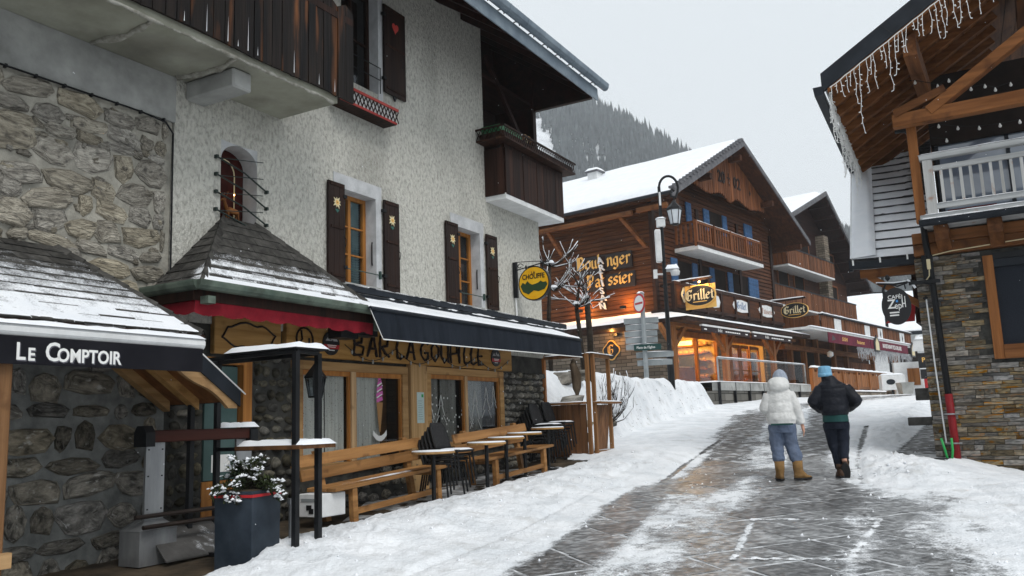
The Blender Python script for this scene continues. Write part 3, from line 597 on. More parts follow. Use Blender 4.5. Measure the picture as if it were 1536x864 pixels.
def shutter(u0, u1, z0, z1, side, flower=True, tilt=0.0):
    s = MB(); n = 3; w = (u1 - u0) / n
    for k in range(n): s.box(.025, .058, u0 + k * w + .002, u0 + (k + 1) * w - .002, z0, z1)
    o = s.build('shutter', wood_sh, LB)
    for z in (z0 + .07, z0 + (z1 - z0) * .53): bx('batten', wood_dk, o, .0585, .072, u0 + .05, u1 - .03, z, z + .035)
    bx('batten', wood_dk, o, .0585, .070, u0 + .03, u1 - .03, z1 - .06, z1 - .02)
    h = MB(); e = u0 if side > 0 else u1
    for z in (z0 + .2, z1 - .2): h.box(.02, .075, e - .035, e + .035, z, z + .045)
    h.tube([(.08, (u0 + u1) / 2 + .1, z0 + .66), (.10, (u0 + u1) / 2 + .16, z0 + .62), (.08, (u0 + u1) / 2 + .16, z0 + .52)], .006, 5)
    h.prism([(.03, (u0 + u1) / 2 - .05, z0 - .002), (.03, (u0 + u1) / 2 + .05, z0 - .002), (.03, (u0 + u1) / 2, z0 - .09)], (.02, 0, 0))
    h.build('hinge', iron, o)
    if flower: edelweiss(o, .0595, (u0 + u1) / 2, z1 - .30, .085)
    return o
for (a, b, c, d), k in ((W1, 0), (W2, 1)):
    mb = MB(); mb.box(0, .012, a - .20, b + .14, d, d + .21); mb.box(0, .011, b, b + .13, c - .17, d - .001); mb.box(0, .0105, a - .20, a, c - .17, d - .001); mb.build('window_surround', smoothplaster, LB)
    mb = MB(); mb.box(-.25, .045, a - .05, b + .05, c - .09, c - .001); mb.build('sill', concrete, LB)
    wo_ = window_unit(LB, -.22, a, b, c, d, wood_o, 2, 3, .06)
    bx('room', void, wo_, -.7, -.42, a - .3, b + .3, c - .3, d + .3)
    if k == 0:
        bl = MB()
        for q in range(34): z = c + .08 + q * .037; bl.add([(-.295, a + .06, z), (-.295, b - .06, z), (-.275, b - .06, z + .028), (-.275, a + .06, z + .028)], [(0, 1, 2, 3)])
        bl.build('blind', mat('teal_blind', (.16, .27, .30), (.26, .38, .41), rough=.6, bump=0), wo_)
    else: bx('net_curtain', mat('brown_net', (.05, .03, .025), (.12, .085, .07), scale=30, stretch=(1, 1, .3), rough=.9, bump=0), wo_, -.36, -.35, a, b, c, c + .85)
    g_ = MB(); g_.tube([(.03, a - .02, c + .20), (.03, b + .06, c + .20)], .009, 6); g_.box(.01, .05, b + .05, b + .075, c + .14, c + .26); g_.build('guard_bar', flat('green_iron', (.03, .06, .05), .5), LB)
    g2 = MB(); g2.tube([(-.06, b - .012, c + .35), (-.06, b - .02, c + .40), (-.06, b - .02, c + .66), (-.06, b - .012, c + .71)], .010, 6); g2.build('shutter_catch', iron, LB)
shutter(8.95, 9.30, 3.73, 5.17, -1); shutter(10.22, 10.595, 3.73, 5.15, 1); shutter(11.92, 12.30, 3.74, 5.15, -1); shutter(13.26, 13.645, 3.75, 5.15, 1)
hsh = shutter(10.27, 10.835, 6.93, 8.42, 1, False)
ht = []
for k in range(24):
    t = 2 * math.pi * k / 24; ht.append((.0595, 10.56 + .0052 * 16 * math.sin(t) ** 3, 8.10 + .0062 * (13 * math.cos(t) - 5 * math.cos(2 * t) - 2 * math.cos(3 * t) - math.cos(4 * t))))
MB().prism(ht, (.006, 0, 0)).build('heart', flat('heart_red', (.55, .05, .04), .6), hsh)
a, b, c, d = WH
mb = MB(); mb.box(0, .012, b, b + .11, c - .1, d + .16); mb.box(0, .0115, a - .2, b - .001, d + .001, d + .16); mb.build('window_surround', smoothplaster, LB)
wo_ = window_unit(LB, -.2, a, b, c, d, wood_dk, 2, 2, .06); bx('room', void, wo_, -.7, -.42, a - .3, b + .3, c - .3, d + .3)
g_ = MB()
for z in (7.08, 7.28): g_.tube([(.04, a, z), (.04, b + .02, z)], .008, 6)
g_.tube([(.04, b + .01, 6.86), (.04, b + .01, 7.29)], .008, 6); g_.build('guard_bar', iron, LB)
bxw = thing_part = MB(); bxw.box(.0, .25, 9.0, 10.30, 6.33, 6.36); bxw.box(.0, .02, 9.0, 10.30, 6.36, 6.56); fb = bxw.build('flower_box', wood_dk, LB)
r = MB(); r.box(.245, .27, 8.96, 10.34, 6.555, 6.595); r.box(.245, .268, 8.98, 10.30, 6.335, 6.365); r.box(.0, .245, 10.31, 10.335, 6.556, 6.594); r.build('red_rail', mat('faded_red_paint', (.28, .035, .03), (.40, .07, .06), rough=.6), fb)
lt = MB()
for k in range(15):
    u = 9.02 + k * .088
    lt.beam((.255, u, 6.365), (.255, u + .10, 6.555), .008, .018); lt.beam((.259, u + .10, 6.365), (.259, u, 6.555), .008, .018)
lt.build('lattice', wood_sh, fb); bx('lining', white, fb, .235, .24, 9.02, 10.28, 6.37, 6.55)
# ---- arched niche with lattice bars and a carved deer
mb = MB(); a, b, c, d = NI; uc = (a + b) / 2; rx = (b - a) / 2
for s in (-1, 1):
    poly = [(0.001, uc + s * rx, 5.0), (0.001, uc + s * rx, d + .01)] + [(0.001, uc + s * rx * math.cos(t), 5.0 + .23 * math.sin(t)) for t in np.linspace(math.pi / 2, 0, 9)]
    mb.prism(poly, (-.25, 0, 0))
mb.build('arch_spandrel', smoothplaster, LB)
bx('niche_back', mat('dark_red_board', (.03, .006, .005), (.07, .014, .01), scale=4, bump=.1), LB, -.45, -.26, a - .02, b + .02, c, d); bx('niche_sill', plaster, LB, -.25, .03, a - .03, b + .03, c - .09, c)
ar = MB(); ar.tube([(-.235, uc + (rx - .13) * math.cos(t) - .03, 4.9 + .2 * math.sin(t)) for t in np.linspace(math.pi, 0, 9)] + [(-.235, uc + rx - .16, 4.25)], .008, 5); ar.build('niche_trim', cream, LB)
g_ = MB()
for z in (5.0, 4.78, 4.56, 4.34): g_.tube([(.03, 6.98, z), (.06, 7.4, z - .12), (.03, 7.80, z - .27)], .011, 6); g_.tube([(.05, 6.98, z - .02), (.05, 7.72, z + .10)], .006, 5); g_.box(.0, .05, 6.965, 6.995, z - .02, z + .02); g_.box(0, .05, 7.79, 7.82, z - .29, z - .25)
g_.build('niche_bars', flat('dark_green_iron', (.01, .022, .018), .5), LB)
deer = thing('deer_figure', 'small carved wooden deer standing in the arched wall niche', 'figurine', FL.w(-.11, 7.36, 4.20), -FL.a)
D = MB(); D.tube([(0, -.10, .20), (0, -.04, .215), (0, .06, .205), (0, .10, .20)], [.025, .042, .038, .02], 8); D.tube([(0, -.09, .22), (0, -.12, .29), (0, -.13, .33)], [.028, .02, .02], 8); D.tube([(0, -.12, .335), (0, -.155, .33), (0, -.185, .315)], [.022, .018, .008], 8)
D.build('body', wood_beamz, deer, smooth=True)
for u in (-.08, .08):
    for x in (-.02, .02): MB().tube([(x, u, .19), (x, u + .008, .10), (x, u, 0)], [.013, .009, .007], 6).build('leg', wood_beamz, deer)
an = MB()
for x in (-1, 1): an.tube([(x * .01, -.12, .35), (x * .03, -.11, .40), (x * .035, -.09, .44)], .004, 5); an.tube([(x * .03, -.11, .40), (x * .05, -.13, .43)], .003, 5)
an.build('antler', wood_beamz, deer)
lm = MB(); lm.lathe([(.0, -.02), (.018, 0), (0, .02)], (-.2, 7.24, 4.63), 8); lm.lathe([(0, -.012), (.011, 0), (0, .012)], (-.2, 7.47, 4.66), 8); lo_ = lm.build('niche_light', warmglow, LB)
# ---- upper balcony: slab, beam, weathered boards
sl = bx('balcony_slab', concgreen, LB, .0, 1.0, -1, 8.06, 5.805, 5.95)
bx('balcony_beam', concrete, LB, .0, .80, 6.52, 6.80, 5.57, 5.80, bev=.02)
lime = mat('lime_crust', (.25, .24, .20), (.46, .45, .40), scale=12, rough=.9, bump=.8, bscale=30); lc = MB()
for u0 in (5.25, 6.36):
    pts = [(x, u0 + .1 * math.sin(3 * x) + rs.uniform(-.02, .02), 5.795) for x in np.linspace(.05, 1.0, 9)]; lc.tube(pts, [.02 + .03 * rs.random() for _ in pts], 6)
pts = [(.995 + rs.uniform(-.01, .01), u, 5.80 + rs.uniform(-.006, .006)) for u in np.arange(3.4, 8.0, .09)]; lc.tube(pts, [rs.uniform(.008, .028) for _ in pts], 6)
lc.build('lime_streak', lime, sl, smooth=True)
bal = bx('balcony_rail', wood_dk, LB, 1.0, 1.07, 2, 8.30, 6.93, 7.02); bx('balcony_rail', wood_dk, LB, 1.0, 1.035, 2, 8.28, 6.05, 6.15)
rnd_planks_v('plank', wood_old, bal, 1.04, 1.066, 4.2, 8.32, .145, lambda u: 5.87 + .012 * math.sin(u * 40), lambda u: 7.14 + .04 * math.sin(u * 21), rs, gap=.010, jit=.008)
ic = MB()
for u in np.arange(4.3, 8.3, .145):
    z1_ = rs.uniform(5.98, 6.35)
    if rs.random() < .5: ic.add([(1.076, u - .004, 5.9), (1.076, u + .005, 5.9), (1.076, u + .002, z1_)], [(0, 1, 2)])
bx('balcony_lining', void, bal, 1.0, 1.03, 4.0, 8.29, 5.9, 7.0)
ic.build('frost_line', snow, bal, kind='stuff')
mb = MB()
for u in (5.0, 6.6, 8.2): mb.box(.93, 1.0, u, u + .08, 5.95, 7.0)
mb.build('balcony_post', wood_dk, LB)
# ---- main roof over the street side, gutter, snow hooks
rf = MB(); rf.hexa([(1.40, -2, 8.30), (1.40, 15.50, 8.30), (-6, 15.50, 13.48), (-6, -2, 13.48), (1.40, -2, 8.46), (1.40, 15.62, 8.46), (-6, 15.62, 13.64), (-6, -2, 13.64)])
roof = rf.build('roof', wood_red, LB)
for u in np.arange(7.6, 15.4, .85): MB().beam((1.36, u, 8.28), (-1.5, u, 10.28), .09, .12).build('rafter', wood_red, roof)
MB().prism([(1.36, 15.44, 8.26), (0, 15.44, 8.26), (0, 15.44, 9.22)], (0, .05, 0)).build('gable_infill', wood_red, roof)
tb = MB(); tb.box(-.05, 1.36, 15.40, 15.50, 8.20, 8.28); tb.box(-.09, .05, 15.34, 15.47, 5.95, 8.24); tb.build('loggia_post', wood_dk, LB)
gu = MB(); gu.box(1.402, 1.425, -2, 15.64, 8.20, 8.46); gu.build('fascia', zinc, roof)
gp = MB(); gp.loft([[(1.425 + .085 + .085 * math.cos(t), u, 8.56 + .10 * math.sin(t)) for t in np.linspace(math.pi, 2 * math.pi, 7)] + [(1.60, u, 8.60), (1.42, u, 8.60)] for u in (-2, 15.86)])
for u in np.arange(8.0, 15.9, .62): gp.loft([[(1.425 + .085 + .091 * math.cos(t), uu_, 8.56 + .106 * math.sin(t)) for t in np.linspace(math.pi, 2 * math.pi, 7)] + [(1.606, uu_, 8.60), (1.42, uu_, 8.60)] for uu_ in (u, u + .02)])
gp.build('gutter', zinc, roof)
for u in np.arange(9.2, 15.8, .55):
    k = MB(); k.tube([(1.15, u, 8.67), (1.22, u + .05, 8.72), (1.25, u + .13, 8.74), (1.22, u + .20, 8.71)], .012, 5); k.build('snow_hook', iron, roof)
snow_quad('roof_snow', roof, (1.15, 8, 8.645), (1.15, 15.6, 8.645), (-2, 15.6, 10.85), (-2, 8, 10.85), lambda s, r_, P: .05 + .02 * fbm(P[..., 1], P[..., 0], 3, 3), 60, 12)
# ---- loggia with boarded balcony and lattice flower box
lg = bx('loggia_floor', white, LB, -1.9, .44, 13.37, 15.80, 5.79, 5.90)
bx('loggia_ceiling', wood_red, LB, -1.9, .0, 13.37, 15.42, 8.30, 8.36)
MB().beam((.0, 13.5, 8.75), (-.05, 15.2, 7.2), .07, .09).build('brace', wood_red, LB)
lb = bx('loggia_rail', wood_dk, LB, .36, .44, 13.36, 15.82, 6.78, 6.86)
rnd_planks_v('plank', wood_dk, lb, .42, .446, 13.38, 15.80, .14, lambda u: 5.88, lambda u: 6.78, rs, jit=.006)
for k in range(3):
    bx('plank', wood_dk, lb, .0 + k * .14, .136 + k * .14, 13.345 + rs.uniform(0, .006), 13.37, 5.88, 6.78)
fbx = MB(); fbx.box(.0, .62, 13.08, 16.1, 6.865, 6.90); fbx.box(.05, .57, 13.13, 16.05, 6.90, 7.02); fb2 = fbx.build('flower_box', wood_dk, LB)
lt = MB(); lt.box(.60, .63, 13.06, 16.12, 7.08, 7.115); lt.box(0, .60, 13.06, 13.085, 7.08, 7.115)
for k in range(34):
    u = 13.08 + k * .09
    if u < 16.0: lt.beam((.615, u, 6.90), (.615, u + .09, 7.08), .008, .018); lt.beam((.619, u + .09, 6.90), (.619, u, 7.08), .008, .018)
for k in range(6):
    x = .02 + k * .095; lt.beam((x, 13.07, 6.90), (x + .09, 13.07, 7.08), .018, .008); lt.beam((x + .09, 13.073, 6.90), (x, 13.073, 7.08), .018, .008)
lt.build('lattice', wood_dk, fb2)
bd = MB(); bd.box(.1, .5, 13.12, 13.95, 7.022, 7.15); bd = bd.build('green_box', flat('green_plastic', (.02, .16, .06), .5), None)
bd.parent = None; bd.matrix_world = Matrix.Translation(FL.o) @ Matrix.Rotation(-FL.a, 4, 'Z'); tag(bd, 'green plastic trough on the corner of the lattice flower box', 'trough')
fg = thing('carved_birds', 'pale carved wooden bird ornament on the lattice flower box', 'ornament', FL.w(.45, 14.25, 7.02), -FL.a)
mb = MB(); mb.tube([(0, 0, 0), (0, .0, .22)], .02, 8); mb.build('stake', cream, fg)
for s in (-1, 1): MB().tube([(0, 0, .17), (0, s * .07, .20), (0, s * .14, .17), (0, s * .17, .10)], [.02, .04, .045, .015], 8).build('bird', cone, fg, smooth=True)
# ================================================================ bar front, porch, awnings
rs = random.Random(33)
WLF = (8.42, 10.72, 1.22, 2.47); WRF = (11.36, 13.68, 1.40, 2.50); DR = (6.90, 7.62, .42, 2.50)
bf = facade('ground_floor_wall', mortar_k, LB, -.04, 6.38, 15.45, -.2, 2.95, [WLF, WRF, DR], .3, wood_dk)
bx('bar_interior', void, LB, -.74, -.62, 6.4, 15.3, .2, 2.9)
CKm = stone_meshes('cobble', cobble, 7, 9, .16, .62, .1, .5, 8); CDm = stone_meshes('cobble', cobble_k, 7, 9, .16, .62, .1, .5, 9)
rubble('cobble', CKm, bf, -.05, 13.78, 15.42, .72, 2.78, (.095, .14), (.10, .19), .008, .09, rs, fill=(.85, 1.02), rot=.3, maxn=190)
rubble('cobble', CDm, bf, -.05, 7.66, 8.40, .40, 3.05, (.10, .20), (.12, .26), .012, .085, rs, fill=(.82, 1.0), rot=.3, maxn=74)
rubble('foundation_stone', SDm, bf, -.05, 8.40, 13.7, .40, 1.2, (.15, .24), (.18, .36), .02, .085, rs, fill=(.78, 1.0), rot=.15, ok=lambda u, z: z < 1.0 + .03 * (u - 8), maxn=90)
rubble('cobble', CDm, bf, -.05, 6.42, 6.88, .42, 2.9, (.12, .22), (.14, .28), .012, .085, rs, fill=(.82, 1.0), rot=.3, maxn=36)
# name board with twig lettering
nb = bx('name_board', wood_y, LB, -.03, .06, 8.14, 14.03, 2.635, 3.12, bev=.008)
TW = {'B': [[(0, 0), (.05, .5), (0, 1)], [(0, 1), (.42, .92), (.4, .62), (.02, .52)], [(.02, .52), (.5, .42), (.46, .06), (0, 0)]],
      'A': [[(0, 0), (.18, .6), (.3, 1)], [(.3, 1), (.42, .5), (.5, 0)], [(.12, .38), (.46, .36)]],
      'R': [[(.03, 0), (0, .5), (.05, 1)], [(.05, 1), (.45, .9), (.4, .58), (.02, .5)], [(.1, .5), (.3, .22), (.52, .05)]],
      'L': [[(.1, 1), (.0, .55), (.04, .06)], [(.04, .06), (.2, 0), (.42, .14)]],
      'G': [[(.46, .86), (.25, 1), (.03, .7), (.02, .28), (.24, 0), (.46, .14)], [(.46, .14), (.44, .42), (.24, .4)]],
      'O': [[(.25, 1), (.02, .68), (.04, .26), (.26, 0), (.48, .3), (.46, .72), (.25, 1)]],
      'U': [[(.02, 1), (.0, .3), (.2, 0), (.42, .2)], [(.46, 1), (.44, .5), (.5, 0)]],
      'P': [[(.05, 0), (.0, .5), (.04, 1)], [(.04, 1), (.46, .9), (.44, .55), (.02, .46)]],
      'I': [[(.05, 0), (.0, .5), (.08, 1)]], 'E': [[(.4, .96), (.06, 1), (.02, .5), (.04, 0), (.42, .06)], [(.03, .5), (.32, .52)]]}
tw = MB(); x = 9.45
for ci, (ch, ad) in enumerate((('B', .38), ('A', .36), ('R', .52), ('L', .30), ('A', .48), ('G', .36), ('O', .36), ('U', .34), ('P', .32), ('I', .20), ('L', .28), ('L', .28), ('E', .3))):
    for st in TW[ch]:
        pts = []
        for (ax, az), (bx_, bz) in zip(st[:-1], st[1:]):
            for t in (0, .33, .67): pts.append((.075 + rs.uniform(-.003, .004), x + (ax + (bx_ - ax) * t) * .44 + rs.uniform(-.006, .006), 2.70 + (az + (bz - az) * t) * .31 + rs.uniform(-.006, .006)))
        pts.append((.075, x + st[-1][0] * .44, 2.70 + st[-1][1] * .31)); tw.tube(pts, [rs.uniform(.014, .024) for _ in pts], 6)
    x += ad * .80
    if ci in (2, 4, 12): tw.build('twig_word', wood_sh, nb); tw = MB()
sc_ = MB(); sc_.tube([(.072, 8.45 + .17 * math.cos(t) * (1 - t / 16), 2.86 + .17 * math.sin(t) * (1 - t / 16)) for t in np.linspace(-2.2, 6.5, 26)], .014, 5); sc_.tube([(.072, 8.28, 2.72), (.072, 8.42, 2.86), (.072, 8.40, 2.98)], .014, 5); sc_.build('scroll_ornament', wood_sh, nb)
st_ = MB(); pts = []
for k in range(61):
    u = 9.25 + k * (13.9 - 9.25) / 60; sag = abs(math.sin((u - 9.25) * math.pi / 1.16)); pts.append((.085, u, 2.84 - .20 * sag))
st_.tube(pts, .006, 5); st_ = st_.build('string_light_cable', iron, nb); bl = MB()
for k in range(2, 60, 3): p = pts[k]; bl.lathe([(.004, .02), (.013, 0), (.017, -.02), (.009, -.045), (0, -.05)], (p[0], p[1], p[2]), 6)
bl.build('bulbs', mat('clear_bulb', (.30, .30, .28), (.4, .4, .38), rough=.2, bump=0), st_, kind='stuff')
def plaque(u, z, r, label):
    t = thing('round_plaque', label, 'sign', FL.w(.062, u, z), -FL.a)
    d = MB(); n = 28; d.prism([(0, r * math.cos(2 * math.pi * i / n), r * math.sin(2 * math.pi * i / n)) for i in range(n)], (.02, 0, 0)); d.build('disc', black, t)
    b = MB(); b.prism([(.0205, -r * .97, -.02), (.0205, r * .97, -.02), (.0205, r * .93, -.06 - r * .1), (.0205, -r * .93, -.06 - r * .1)], (.004, 0, 0)); b.build('red_band', redp, t)
    m_ = MB(); m_.prism([(.0205, -r * .75, .03), (.0205, -r * .4, r * .55), (.0205, -r * .2, r * .3), (.0205, .02, r * .75), (.0205, r * .3, r * .35), (.0205, r * .5, r * .5), (.0205, r * .75, .03)], (.003, 0, 0))
    m_.build('mountain_print', mat('grey_print', (.10, .10, .10), (.42, .42, .42), scale=14, bump=0, lo=.48, hi=.55), t)
    l_ = MB(); l_.box(.0246, .027, -r * .55, r * .55, -.036, -.024); l_.box(.0246, .027, -r * .45, r * .45, -.058, -.048); l_.box(.0206, .024, -r * .35, r * .35, -r * .62, -r * .55); l_.build('print_line', lwhite, t)
plaque(8.98, 2.84, .165, 'round black beer plaque with red band beside the scroll on the name board')
plaque(13.42, 2.86, .16, 'round black beer plaque with red band at the far end of the name board')
# carved board over the door
cb = bx('door_board', wood_y, LB, -.03, .05, 6.98, 8.06, 2.60, 3.06, bev=.01); tw = MB()
tw.tube([(.055, 7.10 + .42 * (1 + math.cos(t)) + .03 * math.sin(5 * t), 2.83 + .15 * math.sin(t) + .02 * math.cos(7 * t)) for t in np.linspace(0, 2 * math.pi, 40)], .013, 5); tw.build('twig_frame', wood_sh, cb)
# bar windows
def barwin(h, splits, z1):
    a, b, c, d = h; f = MB(); f.box(-.06, .03, a - .1, b + .08, d, d + .12); f.box(-.06, .028, a - .08, a + .06, c, d - .001); f.box(-.06, .028, b - .06, b + .08, c, d - .001); f.box(-.06, .05, a - .1, b + .1, c - .08, c - .001)
    fo = f.build('window_frame', wood_y, LB, bev=.005)
    edges = [a + .06] + [e for s in splits for e in s] + [b - .06]
    for s in splits: bx('mullion', wood_yv, fo, -.05, .024, s[0], s[1], c, d - .002)
    for e0, e1_ in zip(edges[0::2], edges[1::2]):
        bx('pane', wglass, fo, -.045, -.04, e0, e1_, c, d - .001); s2 = MB(); s2.box(-.04, .0, e0, e1_, d - .07, d - .002); s2.box(-.04, .0, e0, e0 + .035, c, d - .071); s2.box(-.04, .0, e1_ - .035, e1_, c, d - .071); s2.build('sash', wood_o, fo)
    return fo
wl = barwin(WLF, [(9.46, 9.56)], 0); wr_ = barwin(WRF, [(12.44, 12.52)], 0)
def drape(parent, u0, u1, z0, z1, m, v=-.09):
    n = 60; mb = MB()
    for i in range(n + 1):
        u = u0 + (u1 - u0) * i / n; x = v + .02 * math.sin(u * 26) + .01 * math.sin(u * 61); mb.v += [(x, u, z0), (x, u, z1)]
    mb.f = [(2 * i, 2 * i + 2, 2 * i + 3, 2 * i + 1) for i in range(n)]; return mb.build('curtain', m, parent, smooth=True, recalc=False)
drape(wl, 8.42, 8.98, 1.1, 2.46, curtain); drape(wl, 9.0, 9.42, 1.1, 2.46, curtain); drape(wl, 9.56, 10.2, 1.1, 2.46, curtain); bx('wood_panel', wood_kiosk, wl, -.4, -.36, 10.40, 10.75, 1.1, 2.46)
greyc = mat('grey_curtain', (.20, .19, .175), (.34, .325, .30), scale=5, stretch=(1, 6, .15), rough=.9, bump=.3, stain=(.06, .055, .05), stainscale=30, stainlo=.6, stainhi=.7)
drape(wr_, 11.38, 11.78, 1.2, 2.5, greyc); drape(wr_, 11.84, 12.32, 1.2, 2.5, greyc); drape(wr_, 12.55, 13.1, 1.2, 2.5, greyc)
mb = MB(); mb.box(-.45, -.40, 13.12, 13.6, 1.2, 2.5); mb.build('wood_panel', wood_dk, wr_)
# soft-ice sticker, pine-tree window drawings, notice
sk = MB(); cx, cz = 10.17, 1.75
for k, (z, w) in enumerate(((.30, .075), (.38, .085), (.46, .07), (.54, .055), (.61, .035), (.68, .012))): sk.prism([(-.038, cx - w, cz + z - .01), (-.038, cx + w, cz + z + .025), (-.038, cx + w * .8, cz + z + .085), (-.038, cx - w * .85, cz + z + .045)], (.0006 + .0001 * k, 0, 0))
so_ = sk.build('ice_cream_sticker', pink, wl); MB().prism([(-.0375, cx - .075, cz + .29), (-.0375, cx + .075, cz + .29), (-.0375, cx + .01, cz - .14), (-.0375, cx - .02, cz - .14)], (.0006, 0, 0)).build('cone', cone, so_)
wt = MB()
for k in range(3): wt.prism([(-.0364, cx - .07 + k * .01, cz + .35 + k * .085), (-.0364, cx + .06, cz + .405 + k * .085), (-.0364, cx + .05, cz + .42 + k * .085), (-.0364, cx - .07, cz + .37 + k * .085)], (.0004, 0, 0))
for k in range(6):
    t = -.5 + k / 5; u0 = cx + t * .32; dz = .35 * t * t
    if k < 5: t2 = -.5 + (k + 1) / 5; wt.prism([(-.0375, u0, cz - .28 + dz), (-.0375, cx + t2 * .32, cz - .28 + .35 * t2 * t2), (-.0375, cx + t2 * .32, cz - .20 + .35 * t2 * t2), (-.0375, u0, cz - .20 + dz)], (.0006, 0, 0))
wt.build('ribbon', lwhite, so_, kind='stuff')
tr_ = MB()
def wtree(u, z, w, h):
    p = [(u, z + h), (u + w * .35, z + h * .62), (u + w * .2, z + h * .62), (u + w * .7, z + h * .25), (u + w * .4, z + h * .25), (u + w, z)]
    for s in (-1, 1):
        q = [(-.036, u + s * (a - u), b) for a, b in p]
        for a, b in zip(q[:-1], q[1:]): tr_.beam(a, b, .002, .012, up=(1, 0, 0)); 
for u, z, w, h in ((11.45, 1.62, .18, .62), (11.78, 1.72, .15, .45), (12.62, 1.62, .12, .42), (12.84, 1.60, .18, .66), (13.22, 1.78, .16, .55), (13.48, 1.95, .10, .4)): wtree(u, z, w, h)
for k in range(26): u = rs.uniform(11.5, 12.4); z = rs.uniform(1.5, 2.2); tr_.box(-.0362, -.0352, u, u + .022, z, z + .03)
tr_.build('window_drawing', lwhite, wr_, kind='stuff')
po = bx('front_post', wood_yv, LB, -.04, .055, 10.84, 11.28, .6, 2.634, bev=.006); nt_ = bx('notice', mat('pale_green_paper', (.40, .52, .50), (.52, .62, .60), scale=20, stretch=(1, 1, 5), bump=0), po, .056, .059, 10.98, 11.17, 1.72, 2.20)
bx('notice_mark', greenp, nt_, .0595, .061, 11.10, 11.15, 2.12, 2.17)
ln = MB()
for k in range(9): ln.box(.0595, .0605, 11.01, 11.14 - rs.uniform(0, .05), 2.06 - k * .035, 2.067 - k * .035)
ln.build('notice_lines', flat('grey_ink', (.2, .25, .25)), nt_, kind='stuff')
# door with teal film glass
d_ = MB(); d_.box(-.12, .0, 7.48, 7.62, .42, 2.55); d_.box(-.12, 0, 6.90, 7.48, 2.48, 2.56); do = d_.build('door_frame', wood_o, LB); dd = bx('door', wood_o, do, -.10, -.05, 6.92, 7.47, .44, 1.12); bx('door_pane', teal, dd, -.09, -.06, 6.95, 7.44, 1.13, 2.46)
bx('door_notice', lwhite, dd, -.058, -.054, 7.06, 7.34, 1.22, 1.42)
# ---- porch roof
E0 = (.82, 6.10, 3.22); E1 = (.82, 9.12, 3.22); T0 = (.0, 7.12, 4.27); T1 = (.0, 7.66, 4.27); Lw = (.0, 6.10, 3.22); Rw = (.0, 9.30, 3.22)
pr = MB(); pr.add([Lw, E0, E1, Rw, T1, T0], [(0, 1, 5), (1, 2, 4, 5), (2, 3, 4), (0, 3, 2, 1)]); porch = pr.build('porch_roof', shingle, LB)
n1 = shingles('shingle', shingle, porch, E0, E1, T1, T0, 9, .34, rs, off=.004); n2 = shingles('shingle', shingle, porch, Lw, E0, T0, T0, 9, .30, rs, off=.004); n3 = shingles('shingle', shingle, porch, E1, Rw, T1, T1, 9, .30, rs, off=.004)
def hipcaps(a, b, n, w=.14):
    a, b = V3(a), V3(b)
    for k in range(n):
        p, q = a.lerp(b, k / n), a.lerp(b, (k + 1.1) / n); d = (q - p).normalized(); sd_ = d.cross(V3(0, 0, 1)).normalized(); mb = MB(); z = V3(0, 0, 1)
        mb.add([p + z * .045, p + sd_ * w / 2 + z * .012 - z * .06, q + sd_ * w / 2 + z * .004 - z * .06, q + z * .032, p - sd_ * w / 2 + z * .012 - z * .06, q - sd_ * w / 2 + z * .004 - z * .06], [(0, 1, 2, 3), (0, 3, 5, 4)]); mb.build('hip_cap', shingle, porch, recalc=False)
hipcaps(E0, T0, 9); hipcaps(E1, T1, 9)
nrm = (V3(E1) - V3(E0)).cross(V3(T0) - V3(E0)).normalized(); nrm = nrm if nrm.z > 0 else -nrm
def psnow(s, r, P): return .001 + .022 * (.36 - r) / .36 + .016 * fbm(P[..., 1], P[..., 2] * 2, 6, 4) - .014 * (np.sin(r * 9 * 2 * math.pi) > .80) - .02 * np.clip(r - .3, 0, 1)
snow_quad('roof_snow', porch, E0, E1, T1, T0, psnow, 190, 70, up=nrm)
nl = (V3(E0) - V3(Lw)).cross(V3(T0) - V3(Lw)).normalized(); nl = nl if nl.z > 0 else -nl
snow_quad('roof_snow', porch, Lw, E0, T0, (0, 7.11, 4.26), lambda s, r, P: -.016 + .05 * np.clip(s - .5, 0, 1) + .02 * fbm(P[..., 0], P[..., 2] * 2, 7, 4) - .06 * np.clip(r - .15, 0, 1), 50, 40, up=nl)
fs_ = MB(); fs_.box(.70, .765, 6.06, 9.1, 3.06, 3.19); fs_.box(.0, .70, 6.06, 6.12, 3.06, 3.19); fs_.build('porch_fascia', wood_dk, porch)
gt = MB()
def halfg(mb, p, q, r):
    p, q = V3(p), V3(q); d = (q - p).normalized(); o_ = d.cross(V3(0, 0, 1)); 
    mb.loft([[c + o_ * (r * math.cos(t)) + V3(0, 0, r * 1.2 * math.sin(t)) for t in np.linspace(math.pi, 2 * math.pi, 7)] + [c + o_ * r + V3(0, 0, .02), c - o_ * r + V3(0, 0, .02)] for c in (p, q)])
halfg(gt, (.86, 6.02, 3.24), (.86, 9.2, 3.24), .07); halfg(gt, (.0, 6.05, 3.24), (.86, 6.05, 3.24), .069); gt.box(.78, .90, 6.14, 6.24, 3.02, 3.10); gt.box(.80, .90, 9.0, 9.2, 2.95, 3.1); gt.build('porch_gutter', copper, porch)
vl = MB(); n = 64
for i in range(n):
    u0 = 6.1 + 2.95 * i / n; u1 = 6.1 + 2.95 * (i + 1) / n; f0 = 2.935 - .03 * abs(math.sin(i * .42)) + rs.uniform(-.006, .006); f1 = 2.935 - .03 * abs(math.sin((i + 1) * .42)) + rs.uniform(-.006, .006)
    vl.add([(.74, u0, f0), (.74, u1, f1), (.75, u1, 3.07), (.75, u0, 3.07)], [(0, 1, 2, 3)])
for i in range(16): x0, x1 = .74 * i / 16, .74 * (i + 1) / 16; vl.add([(x0, 6.1, 2.94 - .025 * abs(math.sin(i * .6))), (x1, 6.1, 2.94 - .025 * abs(math.sin(i * .6 + .6))), (x1, 6.1, 3.07), (x0, 6.1, 3.07)], [(0, 1, 2, 3)])
